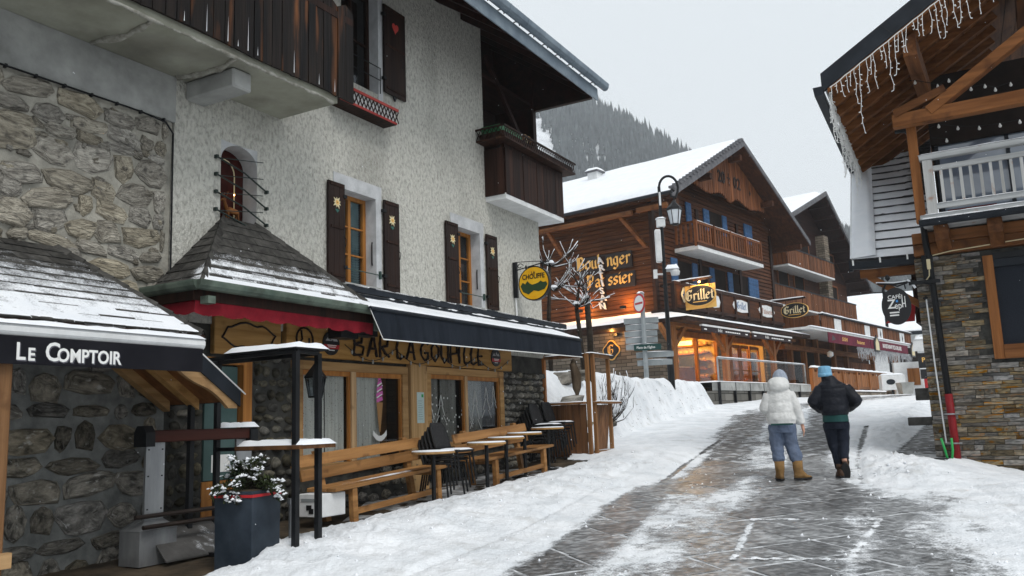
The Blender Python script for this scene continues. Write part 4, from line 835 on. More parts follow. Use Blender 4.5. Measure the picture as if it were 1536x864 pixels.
vl.build('red_valance', fabric_r, porch, recalc=False)
bx('porch_soffit', wood_dk, porch, .0, .74, 6.12, 9.1, 3.07, 3.10)
pl_ = MB(); pl_.box(.4, .62, 8.55, 8.9, 2.85, 3.06); pl_.box(.35, .55, 8.95, 9.4, 2.92, 3.1); pl_.build('heater_box', iron, porch)
# ---- ledge, awning cassette and drop awning
lg_ = bx('ledge', wood_dk, LB, .0, .30, 9.05, 15.92, 3.58, 3.64); bx('ledge_trim', anthr, lg_, .30, .33, 9.05, 15.92, 3.56, 3.65)
snow_quad('ledge_snow', lg_, (.0, 9.05, 3.642), (.0, 15.92, 3.642), (.34, 15.92, 3.642), (.34, 9.05, 3.642), lambda s, r, P: .022 + .03 * fbm(P[..., 1], P[..., 0], 5, 3), 120, 7)
ca = bx('awning_cassette', anthr, LB, .04, .36, 8.95, 15.75, 3.40, 3.52); snow_quad('cassette_snow', ca, (.05, 8.95, 3.522), (.05, 15.75, 3.522), (.37, 15.75, 3.522), (.37, 8.95, 3.522), lambda s, r, P: .02 + .07 * fbm(P[..., 1], P[..., 0], 6, 3), 130, 8)
aw = MB(); aw.add([(.34, 8.74, 3.47), (.34, 15.2, 3.47), (.98, 15.18, 3.215), (.98, 8.70, 3.20), (1.02, 8.92, 2.815), (1.02, 15.12, 2.89)], [(0, 1, 2, 3), (3, 2, 5, 4)]); awo = aw.build('drop_awning', fabric_n, LB, recalc=False)
hm = MB(); hm.tube([(1.022, 8.92, 2.815), (1.022, 15.12, 2.89)], .009, 6); hm.tube([(.985, 8.70, 3.205), (1.022, 8.92, 2.815)], .006, 5); hm.build('awning_hem', lwhite, awo)
fb_ = MB(); fb_.tube([(.985, 8.70, 3.215), (.985, 15.18, 3.23)], .028, 8); fb_.tube([(.4, 9.6, 3.42), (.96, 9.3, 3.2)], .02, 6); fb_.tube([(.4, 14.4, 3.42), (.96, 14.7, 3.2)], .02, 6); fb_.build('awning_arm', anthr, awo)
an_ = V3(.37, 0, .93).normalized(); snow_quad('awning_snow', awo, (.36, 8.76, 3.475), (.36, 15.18, 3.475), (1.0, 15.17, 3.235), (1.0, 8.72, 3.225), lambda s, r, P: .018 + .02 * r + .04 * fbm(P[..., 1], P[..., 0], 5, 3), 130, 14, up=an_)
# ---- canopy of the neighbouring eatery on the stone corner
C0 = (1.45, 1.0, 2.60); C1 = (1.45, 5.62, 2.60); CT1 = (.0, 5.03, 3.55); CT0 = (.0, 1.0, 3.55); CW = (.0, 5.72, 2.60)
cp = MB(); cp.add([C0, C1, CT1, CT0, CW, (.0, 1.0, 2.60)], [(0, 1, 2, 3), (1, 4, 2), (0, 5, 4, 1), (0, 3, 5)]); cpo = cp.build('canopy_roof', shingle, LB)
shingles('shingle', shingle, cpo, (1.45, 3.2, 2.60), C1, CT1, (0, 3.2, 3.55), 11, .36, rs, off=.004)
a_, b_ = V3(C1), V3(CT1)
for k in range(10):
    p, q = a_.lerp(b_, k / 10), a_.lerp(b_, (k + 1.1) / 10); d = (q - p).normalized(); sd_ = d.cross(V3(0, 0, 1)).normalized(); z = V3(0, 0, 1); mb = MB()
    mb.add([p + z * .05, p - sd_ * .10 - z * .03, q - sd_ * .10 - z * .04, q + z * .035, p + sd_ * .08 - z * .05, q + sd_ * .08 - z * .06], [(0, 1, 2, 3), (0, 3, 5, 4)]); mb.build('hip_cap', shingle, cpo, recalc=False)
cn = (V3(C1) - V3(C0)).cross(V3(CT1) - V3(C0)).normalized(); cn = cn if cn.z > 0 else -cn
def csnow(s, r, P): return .002 + .030 * (.55 - r) + .016 * fbm(P[..., 1], P[..., 2] * 2, 6, 4) - .016 * (np.sin(r * 11 * 2 * math.pi + .6) > .84) * sstep(.15, .4, r) - .02 * np.clip(r - .6, 0, 1)
snow_quad('roof_snow', cpo, (1.45, 3.0, 2.60), C1, CT1, (0, 3.0, 3.55), csnow, 170, 80, up=cn)
bx('canopy_fascia', wood_dk, cpo, 1.42, 1.46, 1.0, 5.62, 2.50, 2.596); bx('canopy_end', wood_dk, cpo, .0, 1.42, 5.60, 5.66, 2.50, 2.598)
cs = MB(); cs.tube([(1.50, 1.0, 2.50), (1.50, 5.55, 2.50)], .062, 12); cso = cs.build('awning_roll', white, cpo, smooth=False)
mb = MB(); cap(mb, 1.44, 1.56, 1.0, 5.54, 2.545, .035, 3, 60); mb.build('awning_snow', snow, cso, smooth=True)
va = bx('name_valance', fabric_k, cpo, 1.545, 1.56, 1.0, 5.52, 2.235, 2.45)
tl = MB()
def smallcaps(parts, u, z, m, par, dv, outl=0.0):
    for t, s, du in parts:
        o = text_obj('lettering', t, s, m, par, (1.5612 + dv, u + du, z + s * .36 - .055), (0, 1, 0), (0, 0, 1), .0015, outl, .86); 
smallcaps([('L', .185, .0), ('E', .135, .085), ('C', .205, .255), ('OMPTOIR', .15, .575)], 3.80, 2.315, lwhite, va, .002, .0035)
smallcaps([('L', .185, .008), ('E', .135, .093), ('C', .205, .263), ('OMPTOIR', .15, .583)], 3.80, 2.307, flat('letter_shade', (.10, .10, .12)), va, .0, .005)
# lower side roof sloping towards the porch, rafters exposed
zr = lambda u: 1.99 + (6.36 - u) * .69
ct = MB(); ct.hexa([(.02, 5.46, zr(5.46)), (1.0, 5.46, zr(5.46)), (1.0, 6.36, zr(6.36)), (.02, 6.36, zr(6.36)), (.02, 5.46, zr(5.46) + .05), (1.0, 5.46, zr(5.46) + .05), (1.0, 6.36, zr(6.36) + .05), (.02, 6.36, zr(6.36) + .05)]); cto = ct.build('side_roof', wood_beam, LB)
for v in (.04, .50): MB().hexa([(v, 5.46, zr(5.46) - .11), (v + .11, 5.46, zr(5.46) - .11), (v + .11, 6.30, zr(6.30) - .11), (v, 6.30, zr(6.30) - .11), (v, 5.46, zr(5.46) - .002), (v + .11, 5.46, zr(5.46) - .002), (v + .11, 6.30, zr(6.30) - .002), (v, 6.30, zr(6.30) - .002)]).build('rafter', wood_y, cto)
bp_ = [(1.002, 5.46, zr(5.46) + .05), (1.002, 5.46, zr(5.46) - .14)] + [(1.002, u, zr(u) - .13 + .045 * math.sin((u - 5.1) * 7.5)) for u in np.linspace(5.5, 6.30, 12)] + [(1.002, 6.42, zr(6.42) - .03), (1.002, 6.40, zr(6.40) + .05)]
MB().prism(bp_, (.05, 0, 0)).build('barge_board', wood_y, cto)
fl_ = MB(); fl_.hexa([(.0, 5.46, zr(5.46) + .052), (1.06, 5.46, zr(5.46) + .052), (1.06, 6.44, zr(6.44) + .052), (.0, 6.44, zr(6.44) + .052), (.0, 5.46, zr(5.46) + .09), (1.06, 5.46, zr(5.46) + .09), (1.06, 6.44, zr(6.44) + .09), (.0, 6.44, zr(6.44) + .09)])
fl_.hexa([(1.054, 5.46, zr(5.46) - .02), (1.075, 5.46, zr(5.46) - .02), (1.075, 6.44, zr(6.44) - .0), (1.054, 6.44, zr(6.44) - .0), (1.054, 5.46, zr(5.46) + .17), (1.075, 5.46, zr(5.46) + .17), (1.075, 6.44, zr(6.44) + .17), (1.054, 6.44, zr(6.44) + .17)]); fl_.build('flashing', anthr, cto)
MB().tube([(1.08, 5.62, zr(5.62) + .17), (1.08, 6.50, zr(6.50) + .17)], .008, 5).build('white_edge', lwhite, cto)
ps = MB(); ps.box(1.34, 1.50, 3.40, 3.79, .2, 2.48); pso = ps.build('canopy_post', wood_post2, cpo, bev=.01)
for z, u in ((.74, 3.82), (.50, 3.98)): bx('shelf_board', wood_y, pso, 1.50, 1.56, 3.0, u, z, z + .11)
# ================================================================ things on the bar terrace
rs = random.Random(55)
def gl(v, u): p = FL.w(v, u, 0); return g(p.x, p.y)
def onL(v, u, dz=0): p = FL.w(v, u, 0); return (p.x, p.y, g(p.x, p.y) + dz)
# ---- ski rack
T = thing('ski_rack', 'steel ski rack with dark red wooden top beam beside the stone wall', 'ski rack', onL(.55, 5.65), -FL.a)
bx('top_beam', mat('dark_red_wood', (.030, .010, .008), (.075, .022, .015), scale=9, stretch=H, rough=.5, bump=.2), T, -.05, .09, -.02, 1.38, 1.17, 1.29, bev=.01)
for u in (-.03, 1.33): MB().prism([(-.07, u, 1.13), (.11, u, 1.13), (.11, u, 1.27), (.06, u, 1.335), (-.03, u, 1.335), (-.07, u, 1.27)], (0, .11, 0)).build('end_cap', iron, T)
for u in (.04, 1.20):
    lg2 = MB(); lg2.box(.0, .03, u, u + .22, .42, 1.168); lg2.hexa([(-.16, u - .14, .33), (.16, u - .14, .33), (.16, u + .30, .33), (-.16, u + .30, .33), (-.0, u, .42), (.03, u, .42), (.03, u + .22, .42), (-.0, u + .22, .42)]); lg2.box(-.15, .15, u - .135, u + .29, 0, .329)
    lo2 = lg2.build('leg', steel, T)
    rv = MB()
    for z in (.52, .84, 1.1):
        for y in (u + .03, u + .19): rv.lathe([(.008, 0), (.006, .005), (0, .006)], (.0, 0, 0), 6) if False else rv.box(.03, .036, y - .007, y + .007, z - .007, z + .007)
    rv.build('rivets', iron, lo2, kind='stuff')
for x, z in ((.20, .37), (.08, .46)): MB().tube([(x, -.1, z), (x, 1.5, z)], .022, 8).build('rail', mat('dark_brown_steel', (.02, .014, .012), (.04, .03, .025), rough=.4, bump=.05), T)
tr = MB(); tr.hexa([(-.05, .12, .32), (.34, .06, .03), (.34, 1.45, .03), (-.05, 1.45, .32), (-.05, .12, .335), (.34, .06, .045), (.34, 1.45, .045), (-.05, 1.45, .335)]); tro = tr.build('tray', mat('scuffed_dark_steel', (.05, .048, .046), (.10, .097, .094), scale=4, rough=.5, bump=.1), T)
snow_quad('tray_snow', tro, (-.05, .3, .33), (.34, .3, .04), (.34, 1.4, .04), (-.05, 1.4, .33), lambda s, r, P: -.012 + .022 * r * s + .03 * fbm(P[..., 0], P[..., 1], 16, 3), 40, 60, up=(.5, 0, .86))
mb = MB(); cap(mb, -.07, .11, .98, 1.44, 1.30, .05, 3, 8); mb.build('beam_snow', snow, T, smooth=True)
# ---- black steel standing counter frame
T = thing('counter_frame', 'black steel frame with snow covered shelves beside the planter', 'frame', onL(1.3, 6.4), -FL.a); z0 = 0
for x, y in ((.76, -.18), (.70, .20), (-.75, -.15), (-.75, .20)): bx('post', iron, T, x - .027, x + .027, y - .027, y + .027, -.04, 1.99)
for z in (1.99, .02):
    fr_ = MB()
    for y0, y1 in ((-.18, -.15), (.20, .20)): fr_.beam((.76 if y0 < 0 else .70, y0, z), (-.75, y1, z), .04, .04)
    fr_.beam((.76, -.18, z + .001), (.70, .20, z + .001), .038, .038); fr_.beam((-.75, -.15, z + .001), (-.75, .20, z + .001), .038, .038); fr_.build('rail', iron, T)
MB().beam((.0, .19, 1.05), (-.75, .20, 1.05), .03, .04).build('rail', iron, T); sh_ = bx('shelf', wood_kiosk, T, -.02, .84, -.22, .30, 1.045, 1.085); mb = MB(); cap(mb, .0, .84, -.20, .30, 1.086, .05, 10, 6); mb.build('shelf_snow', snow, sh_, smooth=True)
tp = bx('top_board', iron, T, -.2, .80, -.22, .24, 2.012, 2.03); mb = MB(); cap(mb, -.18, .80, -.22, .24, 2.031, .055, 8, 6); mb.build('top_snow', snow, tp, smooth=True)
mb = MB(); cap(mb, .2, .74, -.16, .18, .03, .03, 5, 4); mb.build('foot_snow', snow, T, smooth=True)
# ---- planter with a snowy dwarf conifer
pc = Vector((-2.45, 8.02, 0)); pa = Vector((.32, .947, 0)) * .45; pb = Vector((-.947, .32, 0)) * .42; cc = pc + pa / 2 + pb / 2
T = thing('planter', 'tall square slate blue planter with red ribbon and snowy dwarf conifer', 'planter', (cc.x, cc.y, g(cc.x, cc.y) - .03), math.atan2(.947, .32)); hx, hy = .225, .21
P_ = MB(); P_.hexa([(-hx * .97, -hy * .97, 0), (hx * .97, -hy * .97, 0), (hx * .97, hy * .97, 0), (-hx * .97, hy * .97, 0), (-hx, -hy, .74), (hx, -hy, .74), (hx, hy, .74), (-hx, hy, .74)]); P_.build('pot', planterm, T, bev=.006)
MB().box(-hx + .02, hx - .02, -hy + .02, hy - .02, .741, .75).build('soil', dirt, T)
rb = MB(); rb.box(-hx - .008, hx + .008, -hy - .008, -hy - .002, .685, .71); rb.box(-hx - .008, -hx - .002, -hy - .001, hy, .685, .71); rb.box(hx + .002, hx + .008, -hy - .001, hy, .685, .71); rb.build('ribbon', redp, T)
br = MB(); lf = MB(); sb = MB()
for k in range(46):
    a = rs.uniform(0, 6.28); r = rs.uniform(.12, .44); hgt = rs.uniform(.05, .30) * (1.25 - r * 1.5); p0 = V3(rs.uniform(-.06, .06), rs.uniform(-.06, .06), .74); p1 = V3(r * math.cos(a) * .95, r * math.sin(a) * .95, .76 + hgt - (.18 if r > .28 else 0)); md = p0.lerp(p1, .5) + V3(0, 0, .08)
    br.tube([p0, md, p1], [.012, .008, .004], 5)
    for q in range(90):
        t = rs.uniform(.25, 1.0); c_ = (p0.lerp(md, t * 2) if t < .5 else md.lerp(p1, t * 2 - 1)); d = V3(rs.uniform(-1, 1), rs.uniform(-1, 1), rs.uniform(-.4, .8)).normalized() * rs.uniform(.035, .07); s_ = d.cross(V3(0, 0, 1)).normalized() * .009
        lf.add([c_ - s_, c_ + s_, c_ + d + s_ * .2, c_ + d - s_ * .2], [(0, 1, 2, 3)])
    if rs.random() < .85:
        for w_ in range(9):
            t = rs.uniform(.35, 1.05); c_ = md.lerp(p1, t) + V3(rs.uniform(-.035, .035), rs.uniform(-.035, .035), rs.uniform(.008, .028)); a_ = rs.uniform(.010, .030); j = lambda: a_ * rs.uniform(.6, 1.4)
            sb.add([(c_.x + j(), c_.y, c_.z), (c_.x, c_.y + j(), c_.z), (c_.x - j(), c_.y, c_.z - a_ * .3), (c_.x, c_.y - j(), c_.z), (c_.x, c_.y, c_.z + j() * .6), (c_.x, c_.y, c_.z - a_ * .4)], [(0, 1, 4), (1, 2, 4), (2, 3, 4), (3, 0, 4), (1, 0, 5), (2, 1, 5), (3, 2, 5), (0, 3, 5)])
br.build('branch', bark, T); lf.build('foliage', needle, T, recalc=False, kind='stuff'); sb.build('plant_snow', snow, T, smooth=True, kind='stuff')
# ---- short steel ashtray post
o = MB(); o.lathe([(.03, 0), (.03, .50), (.045, .505), (.045, .56), (0, .565)], (0, 0, 0), 12); o = o.build('ashtray_post', steel, None, smooth=False); o.location = (-2.28, 8.75, g(-2.28, 8.75)); tag(o, 'short brushed steel ashtray post behind the planter', 'ashtray')
# ---- benches
def bench(u0, L, label, grp, tilt, back=2):
    T = thing('terrace_bench', label, 'bench', onL(.75, u0), -FL.a, grp); T.rotation_euler = (tilt, 0, -FL.a)
    for k in range(3): bx('seat_plank', wood_bench, T, -.20 + k * .155, -.05 + k * .155, 0, L + rs.uniform(-.02, .02), .40, .445, bev=.006)
    for k in range(back): x = -.28 - k * .025; MB().hexa([(x, -.02, .52 + k * .17), (x + .035, -.02, .52 + k * .17), (x + .035, L, .52 + k * .17), (x, L, .52 + k * .17), (x - .03, -.02, .66 + k * .17), (x + .005, -.02, .66 + k * .17), (x + .005, L, .66 + k * .17), (x - .03, L, .66 + k * .17)]).build('back_slat', wood_bench, T, bev=.004)
    for y in (.32, L - .38):
        lgm = MB(); lgm.box(.17, .25, y, y + .09, -.06, .399); lgm.build('leg', wood_bench, T, bev=.006); MB().hexa([(-.26, y, -.06), (-.18, y, -.06), (-.18, y + .09, -.06), (-.26, y + .09, -.06), (-.40, y, .86), (-.33, y, .86), (-.33, y + .09, .86), (-.40, y + .09, .86)]).build('leg', wood_bench, T); bx('cross_rail', wood_bench, T, -.22, .17, y + .01, y + .08, .33, .395)
    bx('stretcher', wood_bench, T, .19, .235, .41, L - .381, .08, .15)
    return T
b1 = bench(8.02, 2.52, 'long honey coloured wooden bench in front of the ice cream window', 'terrace benches', .06)
snow_quad('seat_snow', b1, (-.05, .3, .435), (.25, .3, .435), (.25, 2.2, .435), (-.05, 2.2, .435), lambda s, r, P: -.012 + .03 * np.exp(-((s - .6) / .2) ** 2) * np.exp(-((r - .45) / .3) ** 2) + .03 * fbm(P[..., 0], P[..., 1], 9, 3), 14, 60)
bench(11.45, 2.35, 'wooden bench behind the row of bistro tables under the tree drawings', 'terrace benches', .06)
# ---- white letter box under the near bench end
T = thing('letter_box', 'white metal letter box hanging under the near bench end', 'letter box', onL(.76, 8.04, .1), -FL.a)
bx('case', white, T, -.18, .18, -.21, .21, .02, .29, bev=.008); bx('flap', greyp, T, -.14, .14, -.217, -.211, .20, .235); em = MB(); em.box(-.06, .02, -.217, -.211, .10, .16); em.box(-.02, .05, -.2165, -.2105, .06, .12); em.build('emblem', iron, T)
# ---- bistro tables
def table(v, u, label):
    T = thing('bistro_table', label, 'table', onL(v, u), -FL.a, 'round bistro tables on the bar terrace')
    MB().lathe([(0, .70), (.29, .70), (.30, .71), (.30, .73), (0, .731)], n=28).build('table_top', wood_y, T); MB().lathe([(0, .7315), (.296, .7315), (.285, .748), (0, .752)], n=28).build('table_snow', snow, T, smooth=True)
    MB().lathe([(.03, .03), (.03, .70)], n=12).build('column', iron, T); MB().lathe([(.0, .0), (.24, .0), (.24, .015), (.05, .05), (0, .05)], n=28).build('foot', iron, T)
    mb = MB(); mb.add([(.0, .05, .045), (.1, -.15, .034), (.23, -.02, .018), (.2, .12, .022), (.08, .18, .03)], [(0, 1, 2, 3, 4)]); mb.build('foot_snow', snow, T)
    return T
for v, u, l in ((1.2, 9.75, 'round snow topped bistro table at the end of the near bench'), (1.2, 11.15, 'round snow topped bistro table touching the near stack of chairs'), (1.05, 12.0, 'round snow topped bistro table, second beyond the near chair stack'), (.95, 12.8, 'round snow topped bistro table, third beyond the near chair stack'), (.85, 13.85, 'farthest round snow topped bistro table before the far chair stacks')): table(v, u, l)
# ---- stacking chairs
def chair_meshes():
    seat = MB(); rings = []
    for y in np.linspace(-.21, .21, 7): k = abs(y) / .21; rings.append([(-.20, y, .43 - .0 * k), (.0, y, .415 + .02 * k), (.20, y, .43 + .01 * k), (.23, y, .415), (.20, y, .40), (-.20, y, .40)])
    seat.loft(rings); sm = seat.mesh('seat', wicker, smooth=True)
    back = MB(); rings = []
    for t in np.linspace(0, 1, 9):
        w = .20 * (1 - .25 * max(0, t - .7) / .3 * (t > .7)) if t < .97 else .13; x = -.20 - .12 * t; z = .45 + .38 * t; rings.append([(x + .03 * (abs(a) ** 2), a * w, z) for a in np.linspace(-1, 1, 9)] + [(x - .03 + .03 * (abs(a) ** 2), a * w, z) for a in np.linspace(1, -1, 9)])
    back.loft(rings); bm_ = back.mesh('backrest', wicker, smooth=True); legs = []
    for x0, x1, y in ((.19, .24, -.2), (.19, .24, .2), (-.19, -.27, -.2), (-.19, -.27, .2)): legs.append(MB().tube([(x0, y, .41), (x1, y * 1.08, 0)], .014, 7).mesh('leg', iron))
    return sm, bm_, legs
CS, CB, CLs = chair_meshes()
def chair_stack(v, u, n, names, grp, rz=0.0):
    for k in range(n):
        T = thing('stacking_chair', names(k), 'chair', onL(v + .052 * k, u, .062 * k), -FL.a + rz, grp)
        inst('seat', CS, T, (0, 0, 0)); inst('backrest', CB, T, (0, 0, 0))
        for l in CLs: inst('leg', l, T, (0, 0, 0))
        if k == n - 1: mb = MB(); cap(mb, -.16, .21, -.2, .2, .436, .02, 4, 4, .0); mb.build('seat_snow', snow, T, smooth=True)
ords = ['lowest', 'second', 'third', 'fourth', 'fifth', 'sixth', 'seventh']
chair_stack(.80, 10.55, 5, lambda k: ('dark resin chair on top of the stack behind the near table, snow on its seat' if k == 4 else 'dark resin chair, %s from the ground in the stack behind the near table' % ords[k]), 'near stack of chairs')
chair_stack(.28, 14.45, 6, lambda k: ('snowy topmost dark chair of the stack nearer the bar in the far pair' if k == 5 else 'dark chair, %s from the ground in the left stack by the cobble pillar' % ords[k]), 'far left stack of chairs')
chair_stack(.26, 15.02, 6, lambda k: ('snowy topmost dark chair of the stack right against the wooden kiosk' if k == 5 else 'dark chair, %s from the ground in the stack against the wooden kiosk' % ords[k]), 'far right stack of chairs')
# ---- wooden kiosk bar at the end of the terrace
wood_kpost = mat('kiosk_post_wood', (.15, .068, .026), (.27, .135, .055), scale=10, stretch=Z, rough=.6, bump=.2)
T = thing('wooden_kiosk', 'open timber kiosk bar with snowy counter at the end of the terrace', 'kiosk', onL(.5, 15.9), -FL.a); zb = -.05
posts = [(.45, -.42), (.52, -.30), (.45, .62), (-.52, -.42)]
for x, y in posts: bx('post', wood_beamz if x < 0 else wood_kpost, T, x - .033, x + .033, y - .036, y + .036, zb, 2.02)
bx('top_rail', wood_kiosk, T, -.48, .41, -.45, -.39, 1.94, 2.01); bx('top_rail', wood_kpost, T, .42, .48, -.25, .575, 1.95, 2.018); mb = MB(); cap(mb, .41, .56, -.44, .66, 2.021, .02, 2, 12); cap(mb, -.48, .40, -.45, -.38, 2.011, .015, 8, 2); mb.build('rail_snow', snow, T, smooth=True)
bx('counter', wood_kpost, T, -.50, .40, -.58, -.38, 1.02, 1.06); bx('counter', wood_kpost, T, .50, .68, -.36, .70, 1.02, 1.06); mb = MB(); cap(mb, -.45, .38, -.57, -.40, 1.061, .018, 8, 3); cap(mb, .51, .68, -.34, .68, 1.061, .018, 3, 10); mb.build('counter_snow', snow, T, smooth=True)
for k in range(6): bx('front_board', wood_kiosk, T, -.47 + k * .145, -.335 + k * .145, -.435, -.415 + rs.uniform(0, .005), .06, 1.015)
for k in range(9):   # diagonal boarding on the street side
    s0 = -.26 + k * .125 - .55; lo_y, hi_y = -.255, .575; z0_, z1_ = .12, 1.0
    pts = []
    for (yy0, zz0) in ((s0, z0_), (s0 + .12, z0_), (s0 + .12 + .62, z1_), (s0 + .62, z1_)): pts.append((yy0, zz0))
    cl = []
    for (ya, za), (yb, zb_) in zip(pts, pts[1:] + pts[:1]):      # clip to the frame opening
        for yq, zq in ((ya, za),):
            cl.append((min(max(yq, lo_y), hi_y), zq if lo_y <= yq <= hi_y else (z0_ + (min(max(yq, lo_y), hi_y) - (s0 if zq in (z0_,) and yq == s0 else yq)) * 0 + zq)))
    if max(p[0] for p in cl) - min(p[0] for p in cl) > .03: MB().prism([(.455, a, b) for a, b in cl], (.02 + .0007 * k, 0, 0)).build('diagonal_board', wood_kiosk, T)
bx('bottom_rail', wood_kpost, T, .43, .50, -.25, .575, .0, .10); bx('bottom_rail', wood_kiosk, T, -.47, .41, -.445, -.40, .0, .058)
bg_ = thing('canvas_bag', 'folded brown canvas sheet hanging beside the kiosk post', 'bag', FL.w(.62, 15.66, gl(.62, 15.66) + 1.22), -FL.a)
MB().loft([[(.0 + .06 * w * math.cos(t), .05 * w * math.sin(t) - .12 * (z > .5), z) for t in np.linspace(0, 6.28, 9)[:-1]] for z, w in ((0, .5), (.15, 1.6), (.4, 1.9), (.6, 1.3), (.72, .5))]).build('sheet', mat('brown_canvas', (.10, .07, .045), (.19, .14, .095), scale=6, stretch=(1, 1, .3), bump=.4), bg_, smooth=True)
# ---- wall lantern
T = thing('wall_lantern', 'black iron wall lantern hanging at the corner of the bar window', 'lantern', FL.w(.30, 8.42, 2.08), -FL.a)
l = MB(); l.lathe([(.10, .0), (.14, .26), (.145, .27), (.05, .40), (.03, .42), (0, .43)], n=6); 
cg = MB()
for k in range(6): a = k * 1.047; cg.tube([(.085 * math.cos(a), .085 * math.sin(a), .0), (.135 * math.cos(a), .135 * math.sin(a), .26)], .010, 5)
cg.lathe([(.09, 0), (.095, .02), (.0, .02)], n=6); cg.lathe([(.15, .255), (.15, .27), (.05, .40), (.02, .44), (0, .45)], n=6); cg.tube([(0, 0, .45), (0, 0, .53), (-.05, 0, .57), (-.28, 0, .56)], .012, 6); cg.tube([(.0, .03, .53), (0, .06, .56), (0, .03, .60), (0, -.02, .58)], .007, 5); cg.build('cage', iron, T)
pn = MB()
for k in range(6): a = k * 1.047; b = a + 1.047; pn.add([(.08 * math.cos(a), .08 * math.sin(a), .02), (.08 * math.cos(b), .08 * math.sin(b), .02), (.13 * math.cos(b), .13 * math.sin(b), .25), (.13 * math.cos(a), .13 * math.sin(a), .25)], [(0, 1, 2, 3)])
pn.build('pane', dglass, T)
# ---- round hanging beer sign on its bracket
T = thing('hanging_sign', 'round yellow beer sign with black lettering hanging from an iron wall bracket', 'sign', FL.w(.0, 14.30, 4.30), -FL.a)
bk = MB(); bk.box(.02, .10, -.03, .03, -.24, .46); bk.tube([(.08, 0, .30), (.5, 0, .36), (.80, 0, .40)], .011, 6); bk.tube([(.08, 0, .46), (.4, 0, .44), (.80, 0, .40)], .007, 6); bk.tube([(.10 + .07 + .07 * math.cos(t) * (1 - t / 9), 0, .37 + .06 * math.sin(t) * (1 - t / 9)) for t in np.linspace(0, 6, 14)], .008, 5)
for x in (.30, .66): bk.box(x - .012, x + .012, -.012, .012, .26, .37)
bk.build('bracket', iron, T); n = 36; cx = .48; R0 = .335
rim = MB(); rim.prism([(cx + R0 * math.cos(2 * math.pi * i / n), -.045, R0 * math.sin(2 * math.pi * i / n)) for i in range(n)], (0, .09, 0)); rim.build('rim', black, T)
fc = MB(); fc.prism([(cx + .93 * R0 * math.cos(2 * math.pi * i / n), -.0455, .93 * R0 * math.sin(2 * math.pi * i / n)) for i in range(n)], (0, -.006, 0)); fco = fc.build('face', yellow, T)
hl = MB(); top = [(cx + x * R0, -.052, z * R0) for x, z in ((-.86, -.1), (-.7, .1), (-.55, -.02), (-.4, .16), (-.25, .0), (-.1, -.08), (.1, -.05), (.3, .0), (.45, .1), (.6, .0), (.8, .02), (.88, -.15))]; bot = [(cx + x * R0, -.052, z * R0) for x, z in ((.7, -.4), (.3, -.5), (.0, -.42), (-.35, -.62), (-.7, -.45))]
hl.prism(top + bot, (0, -.003, 0)); hl.build('hedge_print', dkgreen, fco)
text_obj('lettering', 'LA', .075, black, fco, (cx, -.056, .60 * R0), (1, 0, 0), (0, 0, 1), .0015, .001); text_obj('lettering', 'CHOUFFE', .135, black, fco, (cx, -.056, .38 * R0), (1, 0, 0), (0, 0, 1), .0015, .003, .82)
pp = MB(); pp.tube([(.05, .0, -.24), (.05, .02, -.62)], .018, 8); pp.build('conduit', white, T)
# ================================================================ bank: rocks, trees, lamp post, signpost
rs = random.Random(66)
def gb(x, y): return g(x, y) + float(bank(np.array(x), np.array(y)))
# ---- rocks
rk = []
for k in range(4):
    bm = bmesh.new(); bmesh.ops.create_icosphere(bm, subdivisions=1, radius=.5)
    for v in bm.verts: v.co *= rs.uniform(.75, 1.2); v.co.z *= .8
    me = bpy.data.meshes.new('boulder'); bm.to_mesh(me); bm.free(); me.materials.append(stone_d); rk.append(me)
wh = ['lowest boulder of the rockery beside the kiosk', 'long boulder in the snow right behind the kiosk counter', 'dark boulder seen through the kiosk frame', 'small boulder left of the canvas sheet in the rockery', 'upper boulder of the snowy rockery near the building corner', 'topmost boulder in the snow near the building corner', 'dark boulder poking from the bank right of the kiosk', 'small dark boulder low on the snow bank right of the kiosk']
for (x, y, s, q), lb_ in zip(((1.0, 18.1, .75, .10), (1.35, 18.6, .6, .1), (1.05, 18.9, .85, .15), (1.5, 19.2, .45, .1), (.95, 19.5, .8, .2), (1.3, 20.0, .7, .2), (2.15, 20.6, .5, .05), (2.1, 20.0, .26, .05)), wh):
    o = bpy.data.objects.new('boulder', rs.choice(rk)); col.objects.link(o); o.location = (x, y, gb(x, y) - q * .4); o.scale = (s * 1.2, s * .8, s * .62); o.rotation_euler = (rs.uniform(-.3, .3), rs.uniform(-.3, .3), rs.uniform(0, 6)); tag(o, lb_, 'boulder', 'boulders in the snow bank')
